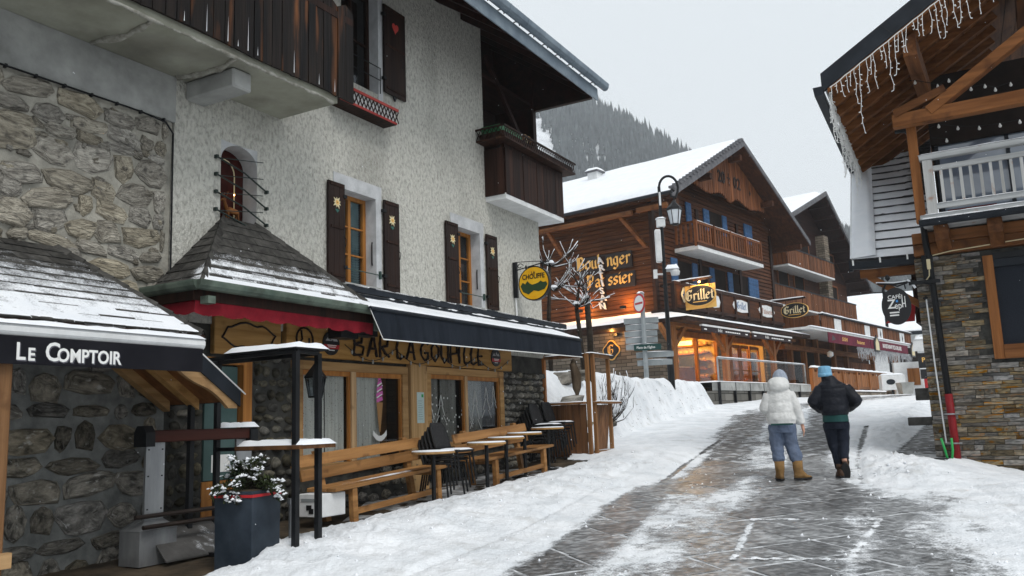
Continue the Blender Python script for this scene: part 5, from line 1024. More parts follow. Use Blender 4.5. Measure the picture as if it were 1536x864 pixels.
# ---- bare trees with snow on every twig
def tree(name, label, base, trunk_pts, knuckles, nb, blen, rs, up=.35, twig=4, grp=None, flat_=1.0):
    T = thing(name, label, 'tree' if 'tree' in name else 'shrub', base, 0, grp); tk = MB(); bw = MB(); sw_ = MB()
    def branch(p, d, L, r, depth):
        n = 4; pts = [p]; q = p; dd = d.copy()
        for i in range(n):
            dd = (dd + V3(rs.uniform(-.22, .22), rs.uniform(-.22, .22), rs.uniform(-.1, .2) + up * .25)).normalized(); q = q + dd * (L / n); pts.append(q)
        bw.tube(pts, [r * (1 - .7 * i / n) for i in range(n + 1)], 5)
        sp = [a + V3(0, 0, r * 1.0 + .004) for a in pts[0:]]
        hz = abs(d.z)
        if hz < .85 and rs.random() < .75: sw_.tube(sp, [max(.005, (r * .72 + .003) * rs.uniform(.6, 1.25)) for _ in sp], 5)
        if depth > 0:
            for k in range(twig):
                i = rs.randint(1, n); nd = (dd + V3(rs.uniform(-.9, .9), rs.uniform(-.9, .9), rs.uniform(-.2, .7))).normalized(); branch(pts[i], nd, L * rs.uniform(.35, .6), r * .5, depth - 1)
    for pts, r in trunk_pts: tk.tube(pts, r, 8)
    for kx in knuckles:
        for k in range(nb):
            a = rs.uniform(0, 6.28); e = rs.uniform(-.35, .8); d = V3(math.cos(a) * math.cos(e), math.sin(a) * math.cos(e) * flat_, math.sin(e)).normalized(); branch(V3(kx), d, blen * rs.uniform(.6, 1.2), .016, 1)
        cap(sw_, kx[0] - .09, kx[0] + .09, kx[1] - .09, kx[1] + .09, kx[2] + .08, .07, 2, 2)
    if trunk_pts: tk.build('trunk', bark, T, smooth=True)
    bw.build('crown', bark, T, recalc=False); sw_.build('twig_snow', snow, T, recalc=False, smooth=True, kind='stuff'); return T
b0 = gb(1.85, 21); k1 = 4.60 - b0; tree('pollarded_tree', 'pollarded bare tree with snow on its twigs in front of the bakery lettering', (1.85, 21, b0), [([(0, 0, -.2), (.03, 0, k1 * .5), (-.0, 0, k1)], [.085, .075, .07])], [(-.0, 0, k1)], 15, .66, rs, up=-.12)
b0 = gb(1.6, 20.6); k1 = 4.40 - b0; tree('pollarded_tree', 'slimmer bare tree with snowy twigs leaning left beside the pollarded one', (1.68, 20.6, b0), [([(0, 0, -.2), (-.06, 0, k1 * .5), (-.13, 0, k1)], [.065, .055, .05]), ([(-.13, 0, k1), (-.05, 0, k1 + .45)], [.045, .03])], [(-.13, 0, k1), (-.05, 0, k1 + .5)], 6, .5, rs, up=.3)
tree('bare_tree', 'snow covered bare tree showing past the corner of the bar building', (.85, 20.2, gb(.85, 20.2)), [([(0, 0, -.2), (.0, 0, 1.4), (.1, 0, 2.9)], [.06, .05, .03])], [(.1, 0, 2.6), (.15, 0, 2.0)], 8, .8, rs, up=.5)
for (x, y, l, q) in ((2.05, 20.4, 'twiggy snow covered shrub right of the tree trunks above the kiosk', 30), (2.35, 21.6, 'snow covered twig shrub against the bakery stone wall', 26)):
    tree('twiggy_shrub', l, (x, y, gb(x, y) - .05), [], [(0, 0, 0), (.15, .1, 0)], q // 2, .75, rs, up=1.5, twig=3, grp='twiggy shrubs on the bank')
# ---- street lamp
lx, ly = 5.0, 27.5
T = thing('street_lamp', 'tall black street lamp with scroll arm and white glass lantern on the snow bank', 'street lamp', (lx, ly, 3.26), rad(-4))
MB().lathe([(.11, -1.6), (.11, .5), (.075, .62), (.065, 3), (.05, 6.0), (.0, 6.02)], n=12).build('pole', iron, T, smooth=False)
ac = MB(); ac.tube([(.31 - .31 * math.cos(t), 0, 5.95 + .40 * math.sin(t)) for t in np.linspace(0, math.pi, 14)] + [(.62 - .02, 0, 5.80), (.52, 0, 5.62), (.38, 0, 5.66), (.34, 0, 5.80), (.42, 0, 5.90), (.50, 0, 5.82)], .042, 7); ac.tube([(.46, 0, 5.63), (.45, 0, 5.45)], .02, 6); ac.tube([(0, 0, 5.6), (.33, 0, 5.75)], .016, 6); ac.build('scroll_arm', iron, T)
ln_ = MB(); ln_.lathe([(.0, 5.52), (.06, 5.48), (.09, 5.42), (.25, 5.26), (.26, 5.18), (.0, 5.18)], (.45, 0, 0), 6)
for k in range(6): a = k * 1.047; ln_.tube([(.45 + .25 * math.cos(a), .25 * math.sin(a), 5.2), (.45 + .16 * math.cos(a), .16 * math.sin(a), 4.70)], .014, 5)
ln_.lathe([(.0, 4.66), (.08, 4.66), (.17, 4.70), (.0, 4.71)], (.45, 0, 0), 6); ln_.build('lantern_frame', iron, T)
gl_ = MB(); gl_.lathe([(.15, 4.72), (.235, 5.17)], (.45, 0, 0), 6); gl_.build('lantern_glass', mat('opal_glass', (.62, .66, .70), (.72, .76, .80), rough=.25, bump=0), T)
bx('aerial', white, T, -.03, .03, -.09, -.06, 5.35, 5.80); bx('small_box', white, T, -.16, .12, -.14, .06, 4.62, 4.90, bev=.02); bx('antenna_panel', white, T, -.24, -.05, -.1, .1, 3.45, 4.55, bev=.03)
cm = MB(); cm.tube([(0, 0, 3.15), (.30, -.05, 3.15)], .03, 6); cm.tube([(0, 0, 3.05), (-.28, -.05, 3.05)], .03, 6); cm.lathe([(0, .0), (.13, .02), (.16, .14), (.10, .22), (0, .24)], (.34, -.05, 2.98), 12); cm.box(-.36, -.24, -.13, .03, 2.92, 3.2); cm.build('dome_camera', white, T, smooth=False)
mb = MB(); cap(mb, .02, .46, -.18, .12, 3.2, .14, 3, 3); mb.build('camera_snow', snow, T, smooth=True); mb = MB(); cap(mb, -.18, .14, -.15, .07, 4.9, .05, 2, 2); mb.build('box_snow', snow, T, smooth=True)
# ---- signpost with direction boards
sx, sy = 3.98, 26.0
T = thing('signpost', 'grey signpost stacked with snow topped direction boards before the bakery', 'signpost', (sx, sy, 2.62), rad(-12))
MB().lathe([(.075, -1.0), (.07, 2.9), (0, 2.92)], n=12).build('post', greyp, T)
bw_ = [(-.60, .46, 2.02), (-.56, .44, 1.82), (-.60, .40, 1.62), (-.58, .40, 1.42), (-.58, .40, 1.22), (-.28, .85, .96), (-.26, .80, .72)]
for x0, x1, z in bw_:
    o = bx('direction_board', greyp, T, x0, x1, .08, .11, z - .075, z + .095, bev=.01); mb = MB(); cap(mb, x0, x1, .075, .115, z + .097, .022, 1, 8, .006); mb.build('board_snow', snow, o, smooth=True)
o = bx('place_sign', flat('deep_green_sign', (.008, .05, .045), .5), T, -.32, .50, -.13, -.10, 1.10, 1.28); text_obj('lettering', "Place de l'Eglise", .105, lwhite, o, (.04, -.132, 1.185), (1, 0, 0), (0, 0, 1), .001, .001, .85)
ds = MB(); n = 28; ds.prism([(-.12, .30 * math.cos(2 * math.pi * i / n), 2.55 + .30 * math.sin(2 * math.pi * i / n)) for i in range(n)], (.02, 0, 0)); do_ = ds.build('round_sign', redp, T)
MB().prism([(-.1215, .24 * math.cos(2 * math.pi * i / n), 2.55 + .24 * math.sin(2 * math.pi * i / n)) for i in range(n)], (-.004, 0, 0)).build('sign_face', lwhite, do_); bx('sign_bar', redp, do_, -.131, -.126, -.2, .2, 2.52, 2.58)
do_.rotation_euler = (0, 0, rad(38)); mb = MB(); cap(mb, -.14, .08, -.06, .06, 2.87, .06, 2, 2); mb.build('post_snow', snow, T, smooth=True)

# dead stems and leaves poking through the snow of the bank
tf = MB(); rr3 = random.Random(4)
for k in range(420):
    y = rr3.uniform(18.2, 30); ex_ = float(np.interp(y, [p[1] for p in EDGE], [p[0] for p in EDGE])); x = ex_ - rr3.random() ** 1.5 * 1.1; z = gb(x, y)
    for q in range(3): d = V3(rr3.uniform(-.6, .9), rr3.uniform(-.9, .3), rr3.uniform(-.2, .5)) * rr3.uniform(.05, .12); s_ = V3(.014, 0, .006); p = V3(x, y, z - .01); tf.add([p - s_, p + s_, p + d], [(0, 1, 2)])
o = tf.build('dead_stems', bark, None, recalc=False, kind='stuff'); tag(o, 'dark dead stems poking through the snow of the bank', 'stems')
# loose clods of snow thrown up along the track edges and the terrace rim
cd_ = MB(); r7 = random.Random(8)
for k in range(520):
    pts, r, s = r7.choice(TRACKS[2:]); i = r7.randrange(len(pts) - 1); t = r7.random(); x = pts[i][0] + (pts[i + 1][0] - pts[i][0]) * t + r7.choice((-1, 1)) * (r * 1.1 + r7.random() * .5); y = pts[i][1] + (pts[i + 1][1] - pts[i][1]) * t
    if k % 3 == 0: u = r7.uniform(5.5, 15.5); p = FL.w(r7.uniform(1.45, 3.0), u, 0); x, y = p.x, p.y
    if k % 5 == 0: i = r7.randrange(len(RIDGE) - 1); t = r7.random(); x = RIDGE[i][0] + (RIDGE[i + 1][0] - RIDGE[i][0]) * t + r7.uniform(-.9, .7); y = RIDGE[i][1] + (RIDGE[i + 1][1] - RIDGE[i][1]) * t
    if y > 22: continue
    z = g(x, y) + max(float(snow_t(np.array([x]), np.array([y]))[0]), 0); a = r7.uniform(.006, .024) * (1.4 if k % 5 == 0 else 1); j = lambda: r7.uniform(.6, 1.3) * a
    cd_.add([(x + j(), y, z), (x, y + j(), z + a * .2), (x - j(), y, z), (x, y - j(), z + a * .2), (x + a * .2, y, z + j()), (x, y, z - a)], [(0, 1, 4), (1, 2, 4), (2, 3, 4), (3, 0, 4), (1, 0, 5), (2, 1, 5), (3, 2, 5), (0, 3, 5)])
o = cd_.build('snow_clods', snow, None, recalc=False, smooth=True, kind='stuff'); tag(o, 'small loose clods of snow along the wheel tracks and kerbs', 'snow clods')
# ================================================================ bakery chalet
rs = random.Random(77)
def brickmat(name, c1, c2, cm, sc, rowh, bw):
    m = mat(name, c1, c2, bump=0, rough=.85); n = m.node_tree.nodes; l = m.node_tree.links; b = n['Principled BSDF']
    tc = n.new('ShaderNodeTexCoord'); mp = n.new('ShaderNodeMapping'); l.new(tc.outputs['Object'], mp.inputs[0]); br = n.new('ShaderNodeTexBrick')
    cx = n.new('ShaderNodeSeparateXYZ'); l.new(mp.outputs[0], cx.inputs[0]); ad = n.new('ShaderNodeMath'); ad.operation = 'ADD'; l.new(cx.outputs[0], ad.inputs[0]); l.new(cx.outputs[1], ad.inputs[1]); cb_ = n.new('ShaderNodeCombineXYZ'); l.new(ad.outputs[0], cb_.inputs[0]); l.new(cx.outputs[2], cb_.inputs[1])
    l.new(cb_.outputs[0], br.inputs['Vector']); br.inputs['Color1'].default_value = (*c1, 1); br.inputs['Color2'].default_value = (*c2, 1); br.inputs['Mortar'].default_value = (*cm, 1); br.inputs['Scale'].default_value = sc; br.inputs['Mortar Size'].default_value = .012; br.inputs['Brick Width'].default_value = bw; br.inputs['Row Height'].default_value = rowh; br.inputs['Bias'].default_value = .1
    l.new(br.outputs[0], b.inputs['Base Color']); bp = n.new('ShaderNodeBump'); bp.inputs['Strength'].default_value = .6; bp.inputs['Distance'].default_value = .03; l.new(br.outputs[1], bp.inputs['Height']); bp.invert = True; l.new(bp.outputs[0], b.inputs['Normal']); return m
farstone = brickmat('far_ledge_stone', (.10, .085, .065), (.24, .20, .155), (.04, .035, .03), 1.0, .16, .55)
KB = thing('bakery_chalet', 'brown log bakery chalet with snowy roof, blue shutters and glowing shop front', 'building', FK.o, -FK.a)
zf = 3.12
# ground floor shell with lit shop
bx('stone_base', farstone, KB, -9, -.0, -.02, .95, 1.5, 6.0); bx('stone_base', farstone, KB, -9, -4.2, .95, 12.6, 1.5, 6.0); bx('stone_base', farstone, KB, -4.2, 0, 11.6, 12.6, 1.5, 6.0)
bx('shop_floor', wood_y, KB, -4.2, .3, .95, 11.6, 2.9, zf)
shopw = mat('warm_shop_panel', (.30, .21, .11), (.52, .39, .21), scale=3, stretch=Z, rough=.6, bump=.1)
sh = bx('shop_back_wall', shopw, KB, -3.3, -3.2, .96, 11.59, zf, 5.7); bx('shop_ceiling', shopw, KB, -4.2, -.05, .96, 11.59, 5.60, 5.72); bx('shop_partition', shopw, KB, -3.2, -.3, 6.0, 6.1, zf, 5.6); bx('shop_end_wall', shopw, KB, -3.2, -.1, 11.5, 11.58, zf, 5.6); bx('shop_end_wall', shopw, KB, -3.2, -.1, .97, 1.05, zf, 5.6)
mb = MB()
for z in (3.9, 4.3, 4.7): mb.box(-3.15, -2.85, 1.3, 5.4, z, z + .04)
mb.build('bread_shelf', wood_beam, KB); bd_ = MB()
for k in range(46):
    u = rs.uniform(1.35, 5.3); z = rs.choice((3.94, 4.34, 4.74)); w = rs.uniform(.1, .22); bd_.tube([(-3.0, u, z + .07), (-3.0, u + w * .5, z + .09), (-3.0, u + w, z + .07)], [.04, .075, .04], 7)
bd_.build('loaves', mat('bread_crust', (.35, .17, .06), (.55, .33, .15), scale=6), KB, kind='stuff')
for z in (3.55, 3.95, 4.35, 4.75, 5.12):
    bx('bread_shelf', wood_beam, KB, -3.1, -.5, 5.55, 5.98, z, z + .05)
    lv = MB(); k = -3.0
    while k < -.6:
        w = rs.uniform(.14, .3); lv.tube([(k, 5.7, z + .10), (k + w * .5, 5.7, z + .13), (k + w, 5.7, z + .10)], [.05, .085, .05], 7); k += w + rs.uniform(.03, .12)
    lv.build('loaves', MATS['bread_crust'], KB, kind='stuff')
bx('price_board', white, KB, -2.6, -1.2, 5.50, 5.54, 5.2, 5.42); bx('price_board', black, KB, -1.9, -.8, 5.36, 5.40, 4.15, 4.62)
for u in (10.9, 11.3): bx('side_shelf', wood_beam, KB, -3.1, -.6, u, u + .05, zf, 5.0)
ctr = bx('shop_counter', wood_beam, KB, -1.9, -1.2, 1.6, 5.6, zf, 4.05); bx('counter_glass_case', white, KB, -1.85, -1.25, 1.7, 5.5, 4.052, 4.1)
mb = MB()
for z in (3.7, 4.1, 4.5, 4.85): mb.box(-.6, -.2, 1.15, 1.75, z, z + .12)
mb.build('display_rack', white, KB)
cab = MB()
for u in (7.4, 8.1, 8.8, 9.5): cab.box(-1.4, -1.3, u, u + .55, zf, 4.9)
cab.build('menu_panel', mat('amber_panel', (.40, .22, .10), (.62, .42, .22), scale=3, bump=0), KB)
for u, v in ((2.3, -1.4), (4.6, -1.4), (8.6, -1.0)):
    lo = bx('ceiling_lamp', warmglow, KB, v - .25, v + .25, u - .25, u + .25, 5.55, 5.595)
def lamp(name, loc, energy, colr=(1, .62, .25), r=.15, kind='POINT', rot=None, spot=None):
    ld = bpy.data.lights.new(name, kind); ld.energy = energy; ld.color = colr; ld.shadow_soft_size = r
    o = bpy.data.objects.new(name, ld); col.objects.link(o); o.location = loc
    if rot is not None: o.rotation_euler = rot
    if spot: ld.spot_size = spot; ld.spot_blend = .6
    return o
for u, v in ((2.3, -1.4), (4.6, -1.4), (8.6, -1.0)): lamp('shop_light', FK.w(v, u, 5.25), 300, (1, .53, .12))
# glazing and timber frame of the shop front
fr = MB()
for u in (1.0, 3.45, 5.55): fr.box(-.08, .08, u, u + .14, zf, 5.30)
fr.box(-.08, .08, 1.0, 11.5, 5.30, 5.62); fr.box(-.1, .1, 1.0, 5.7, zf, zf + .12); fro = fr.build('shop_frame', wood_beamz, KB)
for a, b in ((1.14, 3.45), (3.59, 5.55)): bx('pane', wglass, fro, -.02, .0, a, b, zf + .12, 5.3)
bx('shop_pier', farstone, KB, -.1, .1, 5.72, 6.25, zf, 5.3)
for a, b in ((6.6, 7.1), (7.2, 8.2), (8.3, 9.3), (9.4, 10.6)):
    d = MB(); d.box(-.05, .05, a, a + .1, zf, 5.2); d.box(-.05, .05, b - .1, b, zf, 5.2); d.box(-.05, .05, a + .1, b - .1, zf, zf + .25); d.box(-.05, .05, a + .1, b - .1, 5.05, 5.2); do_ = d.build('shop_door', wood_beamz, KB); bx('pane', wglass, do_, -.01, .01, a + .1, b - .1, zf + .25, 5.05)
    for z in (3.9, 4.5): bx('door_bar', wood_beamz, do_, -.03, .03, a + .1, b - .1, z, z + .05)
for u in (-1.5, 3.3, 8.8):
    bx('porch_post', wood_beamz, KB, 1.35, 1.6, u, u + .24, 2.95, 5.45)
    for s in (-1, 1): MB().beam((1.475, u + .12 + s * .05, 4.55), (1.475, u + .12 + s * 1.05, 5.42), .18, .16, up=(1, 0, 0)).build('porch_brace', wood_beamz, KB)
bx('porch_beam', wood_beam, KB, 1.33, 1.62, -1.6, 11.8, 5.42, 5.66)
# pent roof around ground floor, with snow
pz0, pz1 = 5.72, 6.28
pt = MB(); pt.add([(2.3, -1.7, pz0), (2.3, 12.1, pz0), (.0, 12.1, pz1), (.0, .0, pz1), (-9, .0, pz1), (-9, -1.7, pz0)], [(0, 1, 2, 3), (0, 3, 4, 5)]); pt.add([(2.3, -1.7, pz0 - .16), (2.3, 12.1, pz0 - .16), (.0, 12.1, pz0 - .16), (.0, .0, pz0 - .16), (-9, .0, pz0 - .16), (-9, -1.7, pz0 - .16)], [(3, 2, 1, 0), (5, 4, 3, 0)])
pt.add([(2.3, -1.7, pz0), (2.3, 12.1, pz0), (2.3, 12.1, pz0 - .16), (2.3, -1.7, pz0 - .16), (-9, -1.7, pz0), (-9, -1.7, pz0 - .16), (0, 12.1, pz1), (0, 12.1, pz0 - .16)], [(0, 1, 2, 3), (0, 3, 5, 4), (1, 6, 7, 2)]); pto = pt.build('pent_roof', wood_dk, KB)
sf = lambda s, r, P: .05 + .05 * fbm(P[..., 0], P[..., 1], 2, 3) + .02
snow_quad('roof_snow', pto, (2.36, -1.72, pz0 + .01), (2.36, 12.15, pz0 + .01), (.0, 12.15, pz1 + .01), (.0, .02, pz1 + .01), sf, 90, 10); snow_quad('roof_snow', pto, (2.36, -1.74, pz0 + .01), (-9, -1.74, pz0 + .01), (-9, .0, pz1 + .01), (.0, .0, pz1 + .01), lambda s, r, P: .03 + .06 * fbm(P[..., 0], P[..., 1], 2, 3), 80, 12)
# upper log walls
lw = MB()
for k in range(27):
    z = 6.2 + k * .2
    if z < 11.4: lw.hexa([(-9, -.10, z + .01), (-.02, -.10, z + .01), (-.02, .05, z + .01), (-9, .05, z + .01), (-9, -.07, z + .19), (-.02, -.07, z + .19), (-.02, .05, z + .19), (-9, .05, z + .19)])
lwo = lw.build('side_log_wall', wood_ch, KB, kind='stuff'); bx('log_backing', wood_dk, KB, -9, -.06, .0, 13.0, 6.0, 11.4)
lf_ = MB()
for k in range(36):
    z = 6.0 + k * .2; w0, w1 = .0, 13.2
    if z > 11.2: w0 = max(0, (z + .2 - 11.2) / .525 - 1.0 + .2); w1 = 13.2 - max(0, (z + .2 - 11.3) / .48 - 2.0)
    if w1 > w0 + .3: lf_.hexa([(-.05, w0, z + .01), (.10, w0, z + .01), (.10, w1, z + .01), (-.05, w1, z + .01), (-.05, w0, z + .19), (.07, w0, z + .19), (.07, w1, z + .19), (-.05, w1, z + .19)])
lf_.build('front_log_wall', wood_cf, KB, kind='stuff')
for u in (-.14, 4.2, 8.7, 13.0): bx('corner_post', wood_dk, KB, -.02, .16, u, u + .26, 6.0, 11.6)
# main roof
Rg = (6.9, 15.32); EL = (-1.0, 11.22); ER = (15.2, 11.32); t = .24; rm = MB()
for vf, vb in ((1.65, -13),):
    rm.hexa([(vf, EL[0], EL[1] - t), (vf, Rg[0], Rg[1] - t), (vb, Rg[0], Rg[1] - t), (vb, EL[0], EL[1] - t), (vf, EL[0], EL[1]), (vf, Rg[0], Rg[1]), (vb, Rg[0], Rg[1]), (vb, EL[0], EL[1])])
    rm.hexa([(vf, Rg[0], Rg[1] - t), (vf, ER[0], ER[1] - t), (vb, ER[0], ER[1] - t), (vb, Rg[0], Rg[1] - t), (vf, Rg[0], Rg[1]), (vf, ER[0], ER[1]), (vb, ER[0], ER[1]), (vb, Rg[0], Rg[1])])
rko = rm.build('roof', wood_cf, KB)
vm = MB(); greyv = mat('grey_verge_tile', (.10, .10, .11), (.17, .17, .18), rough=.7)
vm.hexa([(1.652, EL[0], EL[1] - .30), (1.70, EL[0], EL[1] - .30), (1.70, Rg[0], Rg[1] - .30), (1.652, Rg[0], Rg[1] - .30), (1.652, EL[0], EL[1] + .04), (1.70, EL[0], EL[1] + .04), (1.70, Rg[0], Rg[1] + .04), (1.652, Rg[0], Rg[1] + .04)])
vm.hexa([(1.652, Rg[0], Rg[1] - .22), (1.70, Rg[0], Rg[1] - .22), (1.70, ER[0], ER[1] - .22), (1.652, ER[0], ER[1] - .22), (1.652, Rg[0], Rg[1] + .04), (1.70, Rg[0], Rg[1] + .04), (1.70, ER[0], ER[1] + .04), (1.652, ER[0], ER[1] + .04)]); vmo = vm.build('verge', greyv, rko)
tt = MB()
for k in range(24):
    f = (k + .5) / 24; u = EL[0] + (Rg[0] - EL[0]) * f; z = EL[1] + (Rg[1] - EL[1]) * f; tt.box(1.50, 1.74, u - .10, u + .10, z + .03, z + .15)
tt.build('verge_tile', greyv, vmo)
snow_quad('roof_snow', rko, (1.6, EL[0] - .05, EL[1]), (-13, EL[0] - .05, EL[1]), (-13, Rg[0], Rg[1]), (1.6, Rg[0], Rg[1]), lambda s, r, P: .22 + .05 * fbm(P[..., 0], P[..., 1], .6, 3), 50, 30, up=(0, -.4, .9)); snow_quad('roof_snow', rko, (1.6, ER[0] + .05, ER[1]), (-13, ER[0] + .05, ER[1]), (-13, Rg[0], Rg[1]), (1.6, Rg[0], Rg[1]), lambda s, r, P: .2 + .05 * fbm(P[..., 0], P[..., 1], .6, 3), 50, 30, up=(0, .4, .9))
gt = MB(); gt.tube([(1.75, EL[0] - .1, EL[1] - .08), (-13, EL[0] - .1, EL[1] - .08)], .08, 8); gt.build('gutter', anthr, rko)
for u, z in ((-.2, 11.05), (3.3, 12.9), (6.9, 14.6), (10.6, 12.9), (14.2, 11.05)): MB().beam((1.5, u, z - .12), (-.2, u, z - .12), .24, .28).build('purlin', wood_cf, rko)
for v in np.arange(-8.6, 1.2, .7): MB().beam((v, -.95, 11.02), (v, .1, 11.45), .12, .14, up=(1, 0, 0)).build('rafter', wood_ch, rko)
MB().beam((-9, -.95, 10.62), (-.35, -.95, 10.62), .16, .2).build('purlin', wood_beamx, rko); MB().beam((-.1, -.95, 10.66), (1.4, -.95, 10.66), .16, .2).build('purlin', wood_beamx, rko)
MB().beam((-.98, -.9, 10.55), (-.25, -.1, 9.2), .16, .16, up=(1, 0, 0)).build('brace', wood_beamx, rko); MB().beam((-5.0, -.9, 10.55), (-4.6, -.1, 9.2), .16, .16, up=(1, 0, 0)).build('brace', wood_beamx, rko); MB().beam((-1.2, -.12, 9.18), (-.1, -.12, 9.18), .1, .1).build('rail', wood_beamx, rko)
ch = MB(); ch.box(-6.5, -5.9, 5.0, 5.6, 13.8, 15.0); cho = ch.build('chimney', white, rko); bx('chimney_cap', greyv, cho, -6.6, -5.8, 4.9, 5.7, 15.0, 15.08); mb = MB(); cap(mb, -6.6, -5.8, 4.9, 5.7, 15.09, .18, 3, 3); mb.build('chimney_snow', snow, cho, smooth=True)
MB().hexa([(-2.6, 1.6, 12.72), (-3.8, 1.6, 12.72), (-3.8, 2.3, 13.09), (-2.6, 2.3, 13.09), (-2.6, 1.6, 12.78), (-3.8, 1.6, 12.78), (-3.8, 2.3, 13.15), (-2.6, 2.3, 13.15)]).build('skylight', dglass, rko)
# carved gable boards
def gtop(u): return min(EL[1] + (u - EL[0]) * .519, ER[1] + (ER[0] - u) * .482) - .34
def gbot(u): x = (u - 6.6) / 4.35; return 12.28 + .25 * (1 - x * x) - .28 * math.exp(-(x / .16) ** 2) + .12 * math.sin(abs(x) * 9) + .5 * max(0, abs(x) - .75)
rnd_planks_v('gable_board', wood_cv, rko, .82, .86, 2.3, 10.9, .215, lambda u: gbot(u), lambda u: max(gtop(u), gbot(u) + .1), rs, gap=.02, jit=.012, tip=.10)
for tx_, u_, in (('20', 5.75), ('02', 7.55)): text_obj('carved_date', tx_, .85, wood_sh, rko, (.89, u_, 13.35), (0, 1, 0), (0, 0, 1), .012, .012)
mb = MB(); mb.box(.885, .90, 6.58, 6.64, 13.05, 13.72); mb.box(.884, .899, 6.42, 6.80, 13.44, 13.50)
for u in (4.4, 9.1): mb.prism([(.884, u, 13.0), (.884, u + .1, 13.15), (.884, u, 13.3), (.884, u - .1, 13.15)], (.012, 0, 0))
mb.build('carved_cross', wood_dk, rko, kind='stuff')
# shutters, windows
def kshut(u0, u1, z0, z1):
    o = bx('shutter', blue, KB, .11, .16, u0, u1, z0, z1)
    for k in range(5): z = z0 + (z1 - z0) * (k + .5) / 5; bx('louvre', blue, o, .16, .175, u0 + .06, u1 - .06, z - .05, z + .05)
def kwin(u0, u1, z0, z1):
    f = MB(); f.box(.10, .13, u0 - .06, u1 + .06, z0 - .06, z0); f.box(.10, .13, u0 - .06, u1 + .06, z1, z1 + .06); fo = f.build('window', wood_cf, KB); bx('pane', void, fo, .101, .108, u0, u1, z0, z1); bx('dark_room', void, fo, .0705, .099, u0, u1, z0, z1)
for z0, z1, us in ((10.72, 11.78, ((3.2, 3.72), (5.02, 5.62), (7.12, 7.62), (9.72, 10.72))), (7.78, 8.86, ((1.4, 1.98), (3.45, 3.95), (5.25, 5.75), (7.28, 7.8), (9.75, 11.0)))):
    for a, b in us: kshut(a, b, z0, z1)
    for (a, b), (c, d) in zip(us[-4:-1:2] if len(us) == 5 else us[1:2], us[-3::2] if len(us) == 5 else us[2:3]): kwin(b + .04, c - .04, z0, z1)
kwin(5.7, 7.06, 7.6, 8.86); kwin(2.05, 3.4, 7.4, 8.8)
# balconies
def balcony(v, u0, u1, z0, z1, m, pitch, rs, ends=True):
    o = bx('balcony', m, KB, v - .06, v + .04, u0, u1, z1 - .12, z1); bx('balcony_rail', m, o, v - .05, v + .03, u0, u1, z0 + .14, z0 + .24)
    for u in np.arange(u0, u1 + .01, (u1 - u0) / max(1, round((u1 - u0) / 1.75))): bx('balcony_post', m, o, v - .07, v + .06, u - .07, u + .07, z0 - .05, z1 + .02)
    n = int((u1 - u0) / pitch)
    for k in range(n): u = u0 + (k + .5) * (u1 - u0) / n; bx('baluster', m, o, v - .02, v + .01, u - .055, u + .055, z0 + .24, z1 - .12)
    return o
ub = balcony(1.2, 1.95, 9.1, 9.34, 10.48, wood_cv, .26, rs); bx('balcony_floor', white, ub, .1, 1.28, 1.9, 9.15, 9.14, 9.32); bx('balcony_fascia', wood_cf, ub, 1.24, 1.30, 1.88, 9.17, 9.325, 9.46)
for v in (.2, .45, .7, .95): bx('baluster', wood_cv, ub, v - .06, v + .06, 1.93, 1.97, 9.5, 10.4)
bx('balcony_rail', wood_cv, ub, .1, 1.2, 1.9, 2.0, 10.38, 10.48); mb = MB(); cap(mb, 1.14, 1.24, 1.95, 9.1, 10.485, .05, 1, 30); mb.build('rail_snow', snow, ub, smooth=True)
lbk = bx('balcony', wood_dk, KB, 1.16, 1.30, -.6, 11.3, 7.28, 7.42); mb = MB(); cap(mb, 1.16, 1.30, -.6, 11.3, 7.421, .05, 1, 40); mb.build('rail_snow', snow, lbk, smooth=True)
for k in range(8):
    u0 = -.6 + k * 1.4875; pb_ = bx('balcony_panel', wood_cf, lbk, 1.18, 1.25, u0 + .16, u0 + 1.42, 6.42, 7.28); bx('balcony_post', wood_dk, lbk, 1.14, 1.32, u0 - .08, u0 + .10, 6.2, 7.28)
bx('balcony_rail', wood_dk, lbk, 1.15, 1.31, -.6, 11.3, 6.28, 6.42); bx('balcony_floor', wood_dk, lbk, .1, 1.2, -.6, 11.3, 6.15, 6.27)
def oval(u0, u1, z0, z1): return [(1.255, u0 + .12 * (u1 - u0), z1), (1.255, u0, (z0 + z1) / 2), (1.255, u0 + .12 * (u1 - u0), z0), (1.255, (u0 + u1) / 2, z0 - .06), (1.255, u1 - .12 * (u1 - u0), z0), (1.255, u1, (z0 + z1) / 2), (1.255, u1 - .12 * (u1 - u0), z1), (1.255, (u0 + u1) / 2, z1 + .06)]
for u0, u1, tx_, cm_ in ((2.55, 3.75, None, None), (5.1, 7.0, 'Grillet', flat('blue_letter', (.06, .14, .30))), (8.1, 10.1, 'Patisserie', flat('rust_letter', (.35, .16, .10)))):
    o = MB().prism(oval(u0, u1, 6.62, 7.12), (.03, 0, 0)).build('oval_sign', white, lbk)
    if tx_: gm = MB(); hh = .34 if tx_ == 'Grillet' else .27; _, w = gothic(MB(), tx_, (0, 0, 0), (0, 1, 0), (0, 0, 1), (1, 0, 0), hh); gothic(gm, tx_, (1.287, (u0 + u1) / 2 - w / 2, 6.73), (0, 1, 0), (0, 0, 1), (1, 0, 0), hh, .15, .004); gm.build('lettering', cm_, o)
